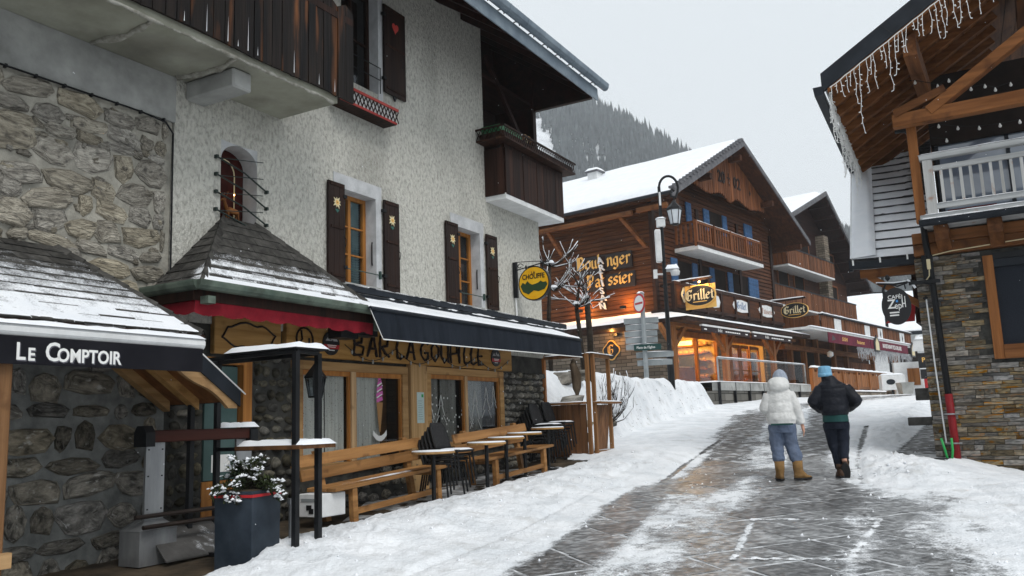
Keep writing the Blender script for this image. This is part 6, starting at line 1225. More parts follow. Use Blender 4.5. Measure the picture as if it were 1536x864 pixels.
o = MB().prism([(1.325, .12 + .22 * math.cos(t) * (1 + .15 * math.cos(4 * t)), 6.86 + .3 * math.sin(t) * (1 + .1 * math.cos(4 * t))) for t in np.linspace(0, 6.28, 25)[:-1]], (.02, 0, 0)).build('flower_plaque', cream, lbk); MB().prism([(1.346, .12 + .1 * math.cos(t) * (1 + .4 * math.cos(4 * t)), 6.86 + .12 * math.sin(t) * (1 + .4 * math.cos(4 * t))) for t in np.linspace(0, 6.28, 25)[:-1]], (.01, 0, 0)).build('flower', blue, o)
# shop awnings (rolled, dark valance with white print)
awm = flat('brown_valance', (.020, .010, .012), .8)
for u0, u1 in ((-.2, 4.55), (4.85, 9.65)):
    a = bx('shop_awning', awm, KB, 2.18, 2.22, u0, u1, 5.20, 5.42); bx('awning_bar', white, a, 2.12, 2.26, u0, u1, 5.425, 5.50)
    gm = MB(); gothic(gm, 'Grillet', (2.222, u0 + 1.5, 5.26), (0, 1, 0), (0, 0, 1), (1, 0, 0), .14, .14, .003)
    for k in range(7): gm.box(2.2215, 2.225, u0 + 2.25 + k * .22, u0 + 2.25 + k * .22 + .17, 5.28, 5.33)
    gm.box(2.2215, 2.225, u0 + .2, u0 + .45, 5.28, 5.33); gm.box(2.2215, 2.225, u1 - .45, u1 - .2, 5.28, 5.33); gm.build('print', lwhite, a)
# lettering on the lit side wall
def sideboard(v0, v1, z0, z1, txt, skip, hh, lab):
    T = bx('name_board', flat('board_black', (.012, .007, .006), .6), KB, v0, v1, -.20, -.11, z0, z1); gm = MB(); _, w = gothic(MB(), txt, (0, 0, 0), (1, 0, 0), (0, 0, 1), (0, -1, 0), hh); gothic(gm, txt, (v0 + (v1 - v0 - w) / 2, -.2, z0 + .20 * hh + .08), (1, 0, 0), (0, 0, 1), (0, -1, 0), hh, .17, .03, skip); gm.build('gothic_lettering', gold, T); return T
sideboard(-3.98, -.95, 8.40, 9.15, 'Boulanger', (4,), .60, ''); sideboard(-3.5, -.85, 7.52, 8.22, 'Patissier', (3,), .58, '')
vt = bx('letter_strip', wood_dk, KB, -2.70, -2.35, -.215, -.205, 6.65, 9.1)
for k, c_ in enumerate('ARTISAN'): text_obj('upright_letter', c_, .44, white, vt, (-2.55 + .05 * (k % 2), -.30, 8.88 - k * .35), (.95, 0, .25 if k % 2 else -.15), (-.2, 0, .95), .05, .008)
ss = [(-2.36 + .42 * math.cos(t) * (1 + .12 * math.cos(4 * t)), -.03, 4.78 + .42 * math.sin(t) * (1 + .1 * math.cos(4 * t))) for t in np.linspace(0, 6.28, 33)[:-1]]
o = MB().prism(ss, (0, -.05, 0)).build('emblem_sign', gold, KB); MB().prism([(-2.36 + (a + 2.36) * .88, -.0815, 4.78 + (c_ - 4.78) * .88) for a, b, c_ in ss], (0, -.01, 0)).build('emblem_face', black, o); gm = MB(); gothic(gm, 'G', (-2.55, -.093, 4.6), (1, 0, 0), (0, 0, 1), (0, -1, 0), .42, .16, .01); gm.build('lettering', gold, o)
for v, z in ((-1.25, 6.62), (-3.55, 6.70), (-2.0, 5.5)):
    bx('spot_fixture', iron, KB, v - .12, v + .12, -.75 if z > 6 else -.3, -.60 if z > 6 else -.1, z - .12, z)
    lamp('wall_spot', FK.w(v, -.55 if z > 6 else -.5, z + (.12 if z > 6 else -.05)), 95 if z > 6 else 40, (1, .46, .11), .06)
# ---- hanging shop signs
def hang(u, v0, v1, z0, z1, label, zb):
    T = thing('hanging_shop_sign', label, 'sign', FK.w(0, u, 0), -FK.a, 'gold lettered hanging shop signs')
    bk = MB(); bk.beam((.3, 0, zb), (v1 - .05, 0, zb + .06), .09, .10); bk.beam((1.2, 0, zb - .0), (1.2, 0, zb - .35), .06, .06)
    for v in (v0 + .2, v1 - .2): bk.box(v - .012, v + .012, -.012, .012, z1 - .1, zb + .04)
    bk.build('bracket', wood_dk, T); mb = MB(); cap(mb, .9, v1 - .05, -.05, .05, zb + .10, .05, 8, 1); mb.build('bracket_snow', snow, T, smooth=True)
    c, zc, w, h = (v0 + v1) / 2, (z0 + z1) / 2, (v1 - v0) / 2, (z1 - z0) / 2
    sh_ = [(c + w * math.cos(t) * (1 + .10 * abs(math.cos(t)) ** 6), zc + h * (abs(math.sin(t)) ** .7 if math.sin(t) > 0 else -abs(math.sin(t)) ** .7)) for t in np.linspace(0, 6.283, 33)[:-1]]
    MB().prism([(a, -.05, b) for a, b in sh_], (0, .1, 0)).build('rim', gold, T); MB().prism([(c + (a - c) * .96, -.0505, zc + (b - zc) * .94) for a, b in sh_], (0, -.006, 0)).build('face', black, T)
    gm = MB(); hh = h * .95; _, tw_ = gothic(MB(), 'Grillet', (0, 0, 0), (1, 0, 0), (0, 0, 1), (0, -1, 0), hh); gothic(gm, 'Grillet', (c - tw_ / 2, -.057, zc - h * .38), (1, 0, 0), (0, 0, 1), (0, -1, 0), hh, .19, .012); gm.build('lettering', cream, T); bx('underline', gold, T, c - w * .5, c + w * .5, -.062, -.0567, zc - h * .62, zc - h * .55)
    return T
hs1 = hang(.0, 1.50, 2.80, 6.28, 7.18, 'gold gothic hanging shop sign lit by a lamp at the near bakery corner', 7.38)
bx('backing_board', gold, hs1, 1.42, 2.84, .052, .06, 6.18, 7.2); MB().lathe([(0, -.05), (.05, 0), (0, .05)], (2.25, -.2, 7.28), 8).build('bulb', warmglow, hs1)
lamp('sign_light', FK.w(2.25, -.3, 7.3), 40, (1, .6, .25), .05)
hang(10.5, 1.55, 2.85, 6.55, 7.32, 'gold gothic hanging shop sign at the far end of the bakery balcony', 7.48)
# ---- terrace in front of the bakery
T = thing('bakery_terrace', 'raised stone terrace wall with snowy cap and glass railing before the bakery', 'terrace', FK.o, -FK.a)
bx('stone_wall', brickmat('terrace_stone', (.09, .085, .075), (.20, .19, .17), (.035, .033, .03), 1.0, .28, .7), T, -.0, 4.0, -2.8, 6.6, 1.4, 2.62)
for k in range(7):
    u0 = -2.8 + k * 1.343; o = bx('cap_slab', concrete, T, 3.75, 4.1, u0 + .02, u0 + 1.32, 2.63, 2.95); bx('joint', iron, T, 4.0, 4.11, u0 - .03, u0 + .02, 1.9, 2.94)
snow_quad('cap_snow', T, (.1, -2.8, 2.955), (.1, 6.6, 2.955), (4.12, 6.6, 2.955), (4.12, -2.8, 2.955), lambda s, r, P: .05 + .03 * fbm(P[..., 0], P[..., 1], 2, 3), 60, 16)
rl = MB()
for u in (-2.6, 6.4): rl.tube([(3.95, u, 2.6), (3.95, u, 3.88)], .035, 8)
rl.tube([(3.95, -2.6, 3.86), (3.95, 6.4, 3.88)], .035, 8); rl.build('railing', steel, T); bx('railing_glass', cglass, T, 3.94, 3.955, -2.55, 6.35, 3.05, 3.83); mb = MB(); cap(mb, 3.92, 3.98, -2.6, 6.4, 3.90, .03, 1, 30); mb.build('railing_snow', snow, T, smooth=True)
# ================================================================ restaurant chalet beyond the bakery
rs = random.Random(88)
MBd = thing('restaurant_chalet', 'larch clad restaurant chalet with boarded balconies and wine red awning', 'building', FM.o, -FM.a)
bx('wall', wood_cf, MBd, -14, -4.2, -1.5, 18.2, 1.5, 13.5); bx('ground_floor', wood_cf, MBd, -4.2, -2.2, -.5, 15.0, 2.2, 6.2)
# gable roof
Rg2, EL2, ER2 = (11.0, 16.4), (-2.0, 11.3), (19.6, 10.6); rm = MB(); vf, vb, t = -2.8, -16, .3
rm.hexa([(vf, EL2[0], EL2[1] - t), (vf, Rg2[0], Rg2[1] - t), (vb, Rg2[0], Rg2[1] - t), (vb, EL2[0], EL2[1] - t), (vf, EL2[0], EL2[1]), (vf, Rg2[0], Rg2[1]), (vb, Rg2[0], Rg2[1]), (vb, EL2[0], EL2[1])]); rm.hexa([(vf, Rg2[0], Rg2[1] - t), (vf, ER2[0], ER2[1] - t), (vb, ER2[0], ER2[1] - t), (vb, Rg2[0], Rg2[1] - t), (vf, Rg2[0], Rg2[1]), (vf, ER2[0], ER2[1]), (vb, ER2[0], ER2[1]), (vb, Rg2[0], Rg2[1])])
ro = rm.build('roof', wood_red, MBd)
snow_quad('roof_snow', ro, (-2.75, EL2[0], EL2[1]), (-16, EL2[0], EL2[1]), (-16, Rg2[0], Rg2[1]), (-2.75, Rg2[0], Rg2[1]), lambda s, r, P: .3 + .05 * fbm(P[..., 0], P[..., 1], .6, 3), 30, 24, up=(0, -.4, .9)); snow_quad('roof_snow', ro, (-2.75, ER2[0], ER2[1]), (-16, ER2[0], ER2[1]), (-16, Rg2[0], Rg2[1]), (-2.75, Rg2[0], Rg2[1]), lambda s, r, P: .28 + .05 * fbm(P[..., 0], P[..., 1], .6, 3), 30, 24, up=(0, .4, .9))
gm = MB(); gm.prism([(-4.19, -1.5, 11.2), (-4.19, 18.2, 10.9), (-4.19, 11, 16.0)], (-.2, 0, 0)); gm.build('gable', wood_red, ro)
vg = MB(); vg.hexa([(-2.79, EL2[0], EL2[1] - .2), (-2.70, EL2[0], EL2[1] - .2), (-2.70, Rg2[0], Rg2[1] - .2), (-2.79, Rg2[0], Rg2[1] - .2), (-2.79, EL2[0], EL2[1] + .1), (-2.70, EL2[0], EL2[1] + .1), (-2.70, Rg2[0], Rg2[1] + .1), (-2.79, Rg2[0], Rg2[1] + .1)]); vg.hexa([(-2.79, Rg2[0], Rg2[1] - .2), (-2.70, Rg2[0], Rg2[1] - .2), (-2.70, ER2[0], ER2[1] - .2), (-2.79, ER2[0], ER2[1] - .2), (-2.79, Rg2[0], Rg2[1] + .1), (-2.70, Rg2[0], Rg2[1] + .1), (-2.70, ER2[0], ER2[1] + .1), (-2.79, ER2[0], ER2[1] + .1)]); vg.build('verge', greyv, ro)
for f in np.linspace(.06, .94, 9):
    u = Rg2[0] + (ER2[0] - Rg2[0]) * f; z = Rg2[1] + (ER2[1] - Rg2[1]) * f - t - .1; MB().beam((-2.8, u, z), (-4.2, u, z), .16, .2).build('rafter', wood_red, ro)
# boarded balconies
def mbal(v, u0, u1, z0, z1, soff=True, side=True):
    o = bx('balcony', anthr, MBd, v - .05, v + .06, u0, u1, z1, z1 + .07)
    rnd_planks_v('balcony_board', wood_m, o, v - .02, v + .03, u0, u1, .30, lambda u: z0, lambda u: z1, rs, gap=.03, jit=.012)
    if side:
        for k in range(5): bx('balcony_board', wood_m, o, v - .04 - (k + 1) * .27, v - .07 - k * .27, u0 - .02, u0 + .03, z0, z1)
    if soff: bx('balcony_soffit', white, o, v - 1.5, v + .03, u0, u1, z0 - .12, z0 - .01)
    return o
mbal(-3, 3.5, 11.9, 10.62, 11.62); mbal(-3, .1, 16.0, 8.02, 9.12)
for u in (12.3,): bx('stone_pier', farstone, MBd, -4.2, -3.6, u, u + .9, 9.1, 13.8)
bx('stone_pier', farstone, MBd, -4.2, -3.4, -.3, .5, 9.1, 11.4)
for u, z, w, h in ((2.2, 9.3, 1.0, 1.3), (4.8, 9.3, 1.6, 1.3), (7.5, 9.3, 1.6, 1.3), (14.6, 9.3, 1.2, 1.2), (6.0, 11.8, 1.6, 1.4), (9.0, 11.8, 1.6, 1.4), (14.4, 11.6, 1.2, 1.2)):
    f = MB(); f.box(-4.2, -4.12, u - .1, u + w + .1, z - .1, z); f.box(-4.2, -4.12, u - .1, u + w + .1, z + h, z + h + .1); f.box(-4.2, -4.12, u - .1, u, z, z + h); f.box(-4.2, -4.12, u + w, u + w + .1, z, z + h); fo = f.build('window', wood_cv, MBd); bx('pane', void, fo, -4.17, -4.15, u, u + w, z, z + h); bx('dark_room', void, fo, -4.199, -4.18, u, u + w, z, z + h)
# terrace roof with clad parapet
pa_ = bx('parapet', anthr, MBd, -.28, -.02, .0, 18.3, 6.92, 7.0); mb = MB(); cap(mb, -.28, -.02, .0, 18.3, 7.001, .10, 1, 40); mb.build('parapet_snow', snow, pa_, smooth=True)
rnd_planks_v('cladding_board', wood_m, pa_, -.19, -.14, .0, 18.3, .30, lambda u: 6.14, lambda u: 6.92, rs, gap=.03, jit=.012)
for k in range(12): bx('cladding_board', wood_m, pa_, -3.6 + k * .28, -3.34 + k * .28, -.03, .02, 6.14, 6.92)
for i, (u0, u1) in enumerate(((2.0, 3.15), (7.55, 8.55), (10.25, 11.25), (15.3, 16.4))):
    o = bx('white_panel', white, pa_, -.13, -.10, u0, u1, 6.16, 6.86)
    if i > 1: MB().prism([(-.099, (u0 + u1) / 2, 6.78), (-.099, (u0 + u1) / 2 + .14, 6.5), (-.099, (u0 + u1) / 2 + .05, 6.26), (-.099, (u0 + u1) / 2 - .1, 6.45)], (.01, 0, 0)).build('panel_motif', anthr, o)
tr = bx('terrace_roof', white, MBd, -3.6, .1, -2.6, 18.3, 5.98, 6.10); snow_quad('roof_snow', tr, (-.1, -2.6, 6.105), (-.1, 18.3, 6.105), (.16, 18.3, 6.105), (.16, -2.6, 6.105), lambda s, r, P: .07 + .03 * fbm(P[..., 1], P[..., 0], 2, 3), 70, 6)
bnd = mat('wine_red_awning', (.10, .015, .03), (.15, .025, .045), scale=2, rough=.8, bump=.1)
for u0, u1 in ((.02, 7.45), (7.6, 16.0)):
    o = bx('awning_band', bnd, MBd, .11, .15, u0, u1, 5.40, 5.96)
    if u0 > 5: text_obj('lettering', 'BAR RESTAURANT PIZZA GRILLADES', .36, lwhite, o, (.156, 12.2, 5.68), (0, 1, 0), (0, 0, 1), .003, .004, .72)
    else:
        text_obj('lettering', 'SUSHI', .30, gold, o, (.156, 2.7, 5.68), (0, 1, 0), (0, 0, 1), .003, 0, 1.2, .2); text_obj('lettering', 'Restaurant', .30, gold, o, (.156, 5.6, 5.66), (0, 1, 0), (0, 0, 1), .003, 0, 1.1, .2); MB().prism([(.152, .5, 5.5), (.152, 1.2, 5.62), (.152, .7, 5.85)], (.004, 0, 0)).build('bird_print', black, o)
for u in (8.7, 17.1):
    o = MB().prism([(.16, u - .55, 5.25), (.16, u + .55, 5.25), (.16, u + .55, 5.85), (.16, u, 6.3), (.16, u - .55, 5.85)], (.05, 0, 0)).build('house_sign', black, MBd); MB().prism([(.215, u - .35, 5.35), (.215, u + .35, 5.35), (.215, u + .35, 5.8), (.215, u, 6.1), (.215, u - .35, 5.8)], (.01, 0, 0)).build('house_print', cream, o)
ig = MB()
for k in range(330):
    u = rs.uniform(5.0, 17.0); L = rs.uniform(.15, .85) * (1 if rs.random() < .5 else .5); v = .1 + rs.uniform(-.06, .04); pts = [(v, u, 5.42)]
    for q in range(3): pts.append((v + rs.uniform(-.04, .04), u + rs.uniform(-.07, .07), 5.42 - L * (q + 1) / 3))
    ig.tube(pts, .013, 3, cap=False)
ig.build('icicle_lights', mat('pale_light_string', (.35, .36, .38), (.55, .56, .58), bump=0), MBd, recalc=False, kind='stuff')
# ground floor front: posts, dark openings, boarded part
for u in (.0, 2.1, 4.2, 7.2, 9.6, 15.2): bx('front_post', wood_beamz, MBd, -2.2, -1.95, u, u + .28, 2.8, 6.0)
for u0, u1 in ((.4, 1.9), (2.5, 4.1), (4.6, 7.1)): bx('dark_opening', void, MBd, -2.199, -2.15, u0, u1, 3.2, 5.3)
for k in range(14): bx('boarding', wood_cv, MBd, -2.19, -2.12, 9.95 + k * .37, 10.27 + k * .37, 3.0, 4.85)
bx('front_beam', wood_beam, MBd, -2.25, -1.9, -1.0, 15.5, 5.15, 5.45)
for k in range(2): MB().lathe([(0, 0), (.18, .1), (.18, .3), (0, .4)], (-.6, 2.3, 4.7), 10).build('globe_lamp', white, MBd) if k == 0 else None
# wooden terrace fence on stone base
fb_ = bx('terrace_base', farstone, MBd, -1.6, .35, -3.0, 12.6, 1.6, 2.78); mb = MB(); cap(mb, -.1, .4, -3.0, 12.6, 2.781, .09, 2, 50); mb.build('base_snow', snow, fb_, smooth=True)
fn = bx('fence_rail', wood_beam, MBd, .05, .2, -3.0, 11.3, 3.86, 3.96); bx('fence_rail', wood_beam, fn, .06, .19, -3.0, 11.3, 2.95, 3.05)
for u in np.arange(-3.0, 11.4, 2.38): bx('fence_post', wood_beamz, fn, .03, .22, u - .1, u + .1, 2.78, 3.9)
for k in range(48): u = -2.88 + k * .297; bx('fence_board', wood_beamz, fn, .09 + rs.uniform(-.01, .01), .15, u, u + .27, 3.05, 3.86 - (.12 if k % 3 == 1 else 0))
mb = MB(); cap(mb, .0, .24, -3.0, 11.3, 3.962, .10, 2, 50); mb.build('fence_snow', snow, fn, smooth=True)
# ---- white house far behind
T = thing('far_house', 'white house with thick snowy roof far behind the chalets', 'house', (32.5, 76, 5), rad(-20))
bx('wall', white, T, -4, 5, 0, 8, -4, 4.2); rf_ = MB(); rf_.hexa([(-5, -1, 3.2), (6, -1, 3.2), (6, 5, 7.4), (-5, 5, 7.4), (-5, -1, 3.5), (6, -1, 3.5), (6, 5, 7.7), (-5, 5, 7.7)]); rfo = rf_.build('roof', snow, T); bx('eave', anthr, rfo, -5, 6, -1.1, -1.0, 3.1, 3.4); bx('window', void, T, 1.5, 3.0, -.05, .0, .8, 2.2); bx('window_board', wood_beam, T, .6, 1.4, -.06, .0, .8, 2.2)
mb = MB(); mb.tube([(-.5, -3, -4), (-.4, -3, 8.0)], .12, 6); mb.box(-1.4, .5, -3.05, -2.95, 6.4, 6.5); mb.tube([(-.42, -3, 5.2), (1.2, -3, 5.3)], .05, 5); o = mb.build('aerial_mast', iron, None); o.location = (31.6, 74, 5); tag(o, 'thin dark aerial mast before the far white house', 'mast')
# ---- far end of the street: signs, screen and bins
T = thing('far_sign_cluster', 'cluster of black and white restaurant signs at the far end of the street', 'signs', (19.2, 40, 2.3), rad(-10))
mb = MB(); mb.tube([(.15, .1, 0), (.15, .1, 2.6)], .05, 6); mb.build('post', iron, T); MB().prism([(-.55, 0, 2.05), (.6, 0, 2.05), (.65, 0, 2.4), (.3, 0, 2.75), (.0, 0, 2.85), (-.45, 0, 2.55)], (0, .05, 0)).build('white_board', white, T); bx('black_board', black, T, -.35, .75, -.06, -.02, 1.25, 1.95); bx('black_board', black, T, -.3, .7, -.04, .0, .75, 1.2); text_obj('lettering', 'PIZZA', .3, gold, T, (.2, -.07, 1.62), (1, 0, 0), (0, 0, 1), .003, .006); mb = MB(); cap(mb, -.4, .65, -.03, .1, 2.6, .2, 6, 1); mb.build('sign_snow', snow, T, smooth=True)
T = thing('white_chute', 'white painted wall end with snow at the far end of the street', 'wall', (18.0, 41, 2.2), rad(-5)); bx('panel', white, T, .1, 1.3, 0, .2, 0, 1.7); bx('red_frame', wood_beamz, T, .7, 1.25, -.05, 0, .6, 1.4)
T = thing('menu_box', 'white box with dark leaf mark beside the wooden terrace fence', 'box', (17.7, 40.2, 2.35), rad(-8)); bx('case', white, T, -.55, .5, 0, .5, .25, .95); MB().prism([(-.15 + .2 * math.cos(t), -.005, .62 + .13 * math.sin(t)) for t in np.linspace(0, 6.28, 17)[:-1]], (0, -.01, 0)).build('leaf_mark', anthr, T); bx('leg', iron, T, -.1, -.03, .1, .2, -.2, .25); mb = MB(); cap(mb, -.55, .5, 0, .5, .951, .08, 4, 2); mb.build('box_snow', snow, T, smooth=True)
o = MB().hexa([(-.22, -.22, 0), (.22, -.22, 0), (.22, .22, 0), (-.22, .22, 0), (-.3, -.3, .55), (.3, -.3, .55), (.3, .3, .55), (-.3, .3, .55)]).build('grey_tub', concrete, None); o.location = (17.65, 39.0, 2.33); tag(o, 'pale grey tub planter standing before the white box', 'tub')
T = thing('striped_fence', 'low red and white slatted fence at the far end of the street', 'fence', (19.3, 41.5, 2.35), rad(-15))
bx('base', farstone, T, -1.3, 1.6, -.1, .3, -.4, .25); bx('rail', wood_beam, T, -1.3, 1.6, 0, .08, .95, 1.05)
for k in range(12): bx('slat', redp if k % 2 else white, T, -1.28 + k * .24, -1.08 + k * .24, .01, .06, .25, .95)
mb = MB(); cap(mb, -1.3, 1.6, -.03, .11, 1.051, .08, 10, 1); mb.build('fence_snow', snow, T, smooth=True)
# ================================================================ right-hand building: slate wall, balcony, big timber roof
rs = random.Random(99)
RB = thing('slate_building', 'building with slate ledge stone wall, silvery balcony and broad timber roof', 'building', FR.o, -FR.a)
RWN = (1.13, 3.2, 2.70, 4.20)
wl_ = facade('stone_wall', mortar_k, RB, -.03, -.12, 4.2, -.4, 4.38, [RWN], .25, wood_dk); bx('blocking_core', void, RB, -7, -.35, .1, 4.2, -.4, 4.3)
SLm = []
for k in range(6):
    mb = MB(); j = lambda a: rs.uniform(-a, a)
    q = [(-.5, -.5), (.5, -.5), (.5, .5), (-.5, .5)]; mb.hexa([(-.4, a, b) for a, b in q][:4] + [(.55 + j(.35), a * .99 + j(.02), b * .94 + j(.05)) for a, b in q]); SLm.append(mb.mesh('ledge_stone', slate, bev=.03))
z = .30; cnt = 0
while z < 4.34:
    h = rs.uniform(.05, .105); u = -.12 - rs.uniform(0, .2)
    while u < 2.05:
        w = rs.uniform(.12, .46); a, b = max(u, -.12), min(u + w, 2.05)
        if not (b > 1.0 and z + h > 2.46) and b - a > .03 and z > g(*(FR.w(0, (a + b) / 2, 0).xy)) - .12:
            inst('ledge_stone', rs.choice(SLm), wl_, (-.03, (a + b) / 2, z + h / 2), (rs.uniform(.025, .07), b - a - .006, h - .006)); cnt += 1
        u += w
    z += h
mb = MB()
for u0, u1, z0, z1 in ((.97, 1.13, 2.46, 4.27),): mb.box(-.1, .06, u0, u1, z0, z1)
wf = mb.build('window_frame', wood_beamz, RB, bev=.006); bx('window_frame_sill', wood_beam, wf, -.1, .075, 1.131, 3.2, 2.46, 2.70); bx('window_frame_head', iron, wf, -.1, .05, 1.131, 3.2, 4.20, 4.30); bx('insect_screen', mat('dark_blue_mesh', (.010, .013, .020), (.020, .025, .035), scale=60, bump=.3, rough=.6), wf, -.08, -.05, 1.131, 3.2, 2.701, 4.06); bx('roller_box', anthr, wf, -.08, .02, 1.131, 3.2, 4.061, 4.198)
# balcony beams, deck, gutter
bm_ = bx('beam', wood_beam, RB, -.2, .12, -.10, 4.2, 4.39, 4.60, bev=.01); bx('beam', wood_beam, RB, -.2, .16, -.10, 4.2, 4.605, 4.80, bev=.01)
for u in (.30, 1.12, 1.94, 2.76): MB().prism([(.1, u, 4.82), (.62, u, 4.82), (.62, u, 4.70), (.52, u, 4.58), (.30, u, 4.50), (.1, u, 4.40)], (0, .23, 0)).build('corbel', wood_beamx, RB, bev=.012)
dk = bx('deck', wood_grey, RB, -1.4, .68, .14, 4.2, 4.83, 4.95); bx('deck_edge', wood_grey, dk, .68, .72, .12, 4.2, 4.90, 5.0); mb = MB(); cap(mb, .60, .73, .14, 4.2, 5.001, .025, 1, 30); mb.build('deck_snow', snow, dk, smooth=True)
gq = MB(); gq.loft([[(.80 + .075 * math.cos(t), u, 4.87 + .085 * math.sin(t)) for t in np.linspace(math.pi, 2 * math.pi, 7)] + [(.875, u, 4.90), (.725, u, 4.90)] for u in (.10, 4.2)]); gq.build('gutter', anthr, dk); mb = MB(); cap(mb, .73, .875, .12, 4.2, 4.895, .03, 1, 40); mb.build('gutter_snow', snow, dk, smooth=True)
bl_ = thing_ = bx('balcony_rail', wood_grey, RB, .56, .70, .20, 4.2, 5.99, 6.09, bev=.006); bx('balcony_rail', wood_grey, bl_, .60, .66, .40, 4.2, 5.78, 5.87); bx('balcony_rail', wood_grey, bl_, .60, .66, .40, 4.2, 5.10, 5.19); mb = MB(); cap(mb, .56, .70, .20, 4.2, 6.091, .02, 2, 40); cap(mb, .59, .67, .4, 4.2, 5.191, .018, 1, 40); mb.build('rail_snow', snow, bl_, smooth=True)
bx('newel_post', wood_greyz, bl_, .57, .69, .245, .40, 4.96, 5.985)
for k in range(16): u = .52 + k * .152; bx('baluster', wood_greyz, bl_, .61, .65, u - .024, u + .024, 5.19, 5.78)
# glazed front set back behind the balcony
bx('upper_wall', void, RB, -2.4, -1.35, .3, 4.2, 4.95, 8.2); gw = bx('glazing_frame', anthr, RB, -1.35, -1.28, .35, .42, 4.95, 7.4); greyblue = mat('reflecting_glass', (.10, .13, .18), (.18, .22, .28), scale=.8, rough=.08, bump=0, spec=.9, coat=1.0)
for u0, u1 in ((.42, 1.55), (1.62, 2.8), (2.87, 4.2)): bx('pane', greyblue, gw, -1.33, -1.30, u0, u1, 4.97, 6.75); bx('mullion', anthr, gw, -1.345, -1.27, u1, u1 + .07, 4.95, 6.9)
bx('lintel', void, RB, -1.36, -1.2, .3, 4.2, 6.75, 7.4)
for u, r, l_ in ((.95, .16, 'first'), (1.55, .12, 'second'), (1.95, .17, 'third')): pass
cu_ = MB(); cu_.box(.1, .5, .55, 1.3, 4.96, 5.08); cu_ = cu_.build('red_cushion', mat('dark_red_cloth', (.10, .008, .01), (.17, .02, .02), rough=.9), None); cu_.matrix_world = Matrix.Translation(FR.o) @ Matrix.Rotation(-FR.a, 4, 'Z'); tag(cu_, 'dark red cushion lying behind the silvery balcony rail', 'cushion')
# posts and beams carrying the roof
bx('roof_post', wood_beamz, RB, .46, .58, .04, .20, 4.90, 6.72, bev=.01); bx('tie_beam', wood_beam, RB, .70, .90, -.14, 4.2, 6.62, 6.86, bev=.012); MB().beam((.80, .45, 6.80), (.80, 3.2, 8.6), .18, .24, up=(1, 0, 0)).build('strut', wood_beam, RB, bev=.01); MB().beam((.83, -.1, 6.86), (.83, .75, 7.15), .14, .18, up=(1, 0, 0)).build('strut', wood_beam, RB)
# roof: pitch rises to the right, eave on the left runs back slightly skewed
sk = math.tan(rad(3.6)); zr = lambda u: 7.32 + (u + 1.06) * .60
def rp(v, u, dz=0): return (v, u + (v - 1.6) * sk, zr(u) + dz)
rf2 = MB(); rf2.hexa([rp(1.6, -1.06, -.06), rp(1.6, 4.6, -.06), rp(-8.5, 4.6, -.06), rp(-8.5, -1.06, -.06), rp(1.6, -1.06, .02), rp(1.6, 4.6, .02), rp(-8.5, 4.6, .02), rp(-8.5, -1.06, .02)]); r2 = rf2.build('roof', wood_dk, RB)
for k in range(22):
    u0 = -1.0 + k * .25
    MB().hexa([rp(1.58, u0, -.075), rp(1.58, u0 + .235, -.075), rp(-8.4, u0 + .235, -.075), rp(-8.4, u0, -.075), rp(1.58, u0, -.062), rp(1.58, u0 + .235, -.062), rp(-8.4, u0 + .235, -.062), rp(-8.4, u0, -.062)]).build('soffit_board', wood_beamx, r2)
for v in np.arange(1.2, -8, -.62): MB().beam(rp(v, -1.02, -.15), rp(v, 1.8, -.15), .10, .14, up=(0, -.5, .86)).build('rafter', wood_beam, r2)
for u in (.2, 2.0): MB().hexa([(1.45, u, zr(u) - .42), (1.45, u + .22, zr(u) - .42), (-1.3, u + .22, zr(u) - .42), (-1.3, u, zr(u) - .42), (1.45, u, zr(u) - .10), (1.45, u + .22, zr(u) - .0), (-1.3, u + .22, zr(u) - .0), (-1.3, u, zr(u) - .10)]).build('purlin', wood_beamx, r2)
fa = MB(); fa.hexa([(1.602, -1.14, zr(-1.14) + .0), (1.68, -1.14, zr(-1.14) + .0), (1.68, 4.6, zr(4.6) + .0), (1.602, 4.6, zr(4.6) + .0), (1.602, -1.14, zr(-1.14) + .34), (1.68, -1.14, zr(-1.14) + .34), (1.68, 4.6, zr(4.6) + .34), (1.602, 4.6, zr(4.6) + .34)]); fao = fa.build('fascia', anthr, r2)
jn = MB()
for u in (.1, 1.1, 2.1, 3.1): jn.hexa([(1.681, u, zr(u)), (1.684, u, zr(u)), (1.684, u + .012, zr(u)), (1.681, u + .012, zr(u)), (1.681, u - .18, zr(u) + .22), (1.684, u - .18, zr(u) + .22), (1.684, u - .168, zr(u) + .22), (1.681, u - .168, zr(u) + .22)])
jn.build('fascia_joint', black, fao, kind='stuff')
MB().hexa([(1.60, -1.05, zr(-1.05) - .07), (1.655, -1.05, zr(-1.05) - .07), (1.655, 4.6, zr(4.6) - .07), (1.60, 4.6, zr(4.6) - .07), (1.60, -1.05, zr(-1.05) - .001), (1.655, -1.05, zr(-1.05) - .001), (1.655, 4.6, zr(4.6) - .001), (1.60, 4.6, zr(4.6) - .001)]).build('verge_board', wood_beam, r2)
eg = MB(); p0 = rp(1.74, -1.2, .06); p1 = rp(-8.6, -1.2, .06); eg.hexa([(p0[0], p0[1] - .07, p0[2] - .10), (p0[0], p0[1] + .07, p0[2] - .10), (p1[0], p1[1] + .07, p1[2] - .10), (p1[0], p1[1] - .07, p1[2] - .10), (p0[0], p0[1] - .09, p0[2] + .06), (p0[0], p0[1] + .07, p0[2] + .06), (p1[0], p1[1] + .07, p1[2] + .06), (p1[0], p1[1] - .09, p1[2] + .06)]); eg.build('eave_gutter', anthr, r2)
snow_quad('roof_snow', r2, rp(1.6, -1.1, .03), rp(-8.5, -1.1, .03), rp(-8.5, 4.6, .03), rp(1.6, 4.6, .03), lambda s, r, P: .12 + .03 * fbm(P[..., 0], P[..., 1], 1, 3), 30, 20)
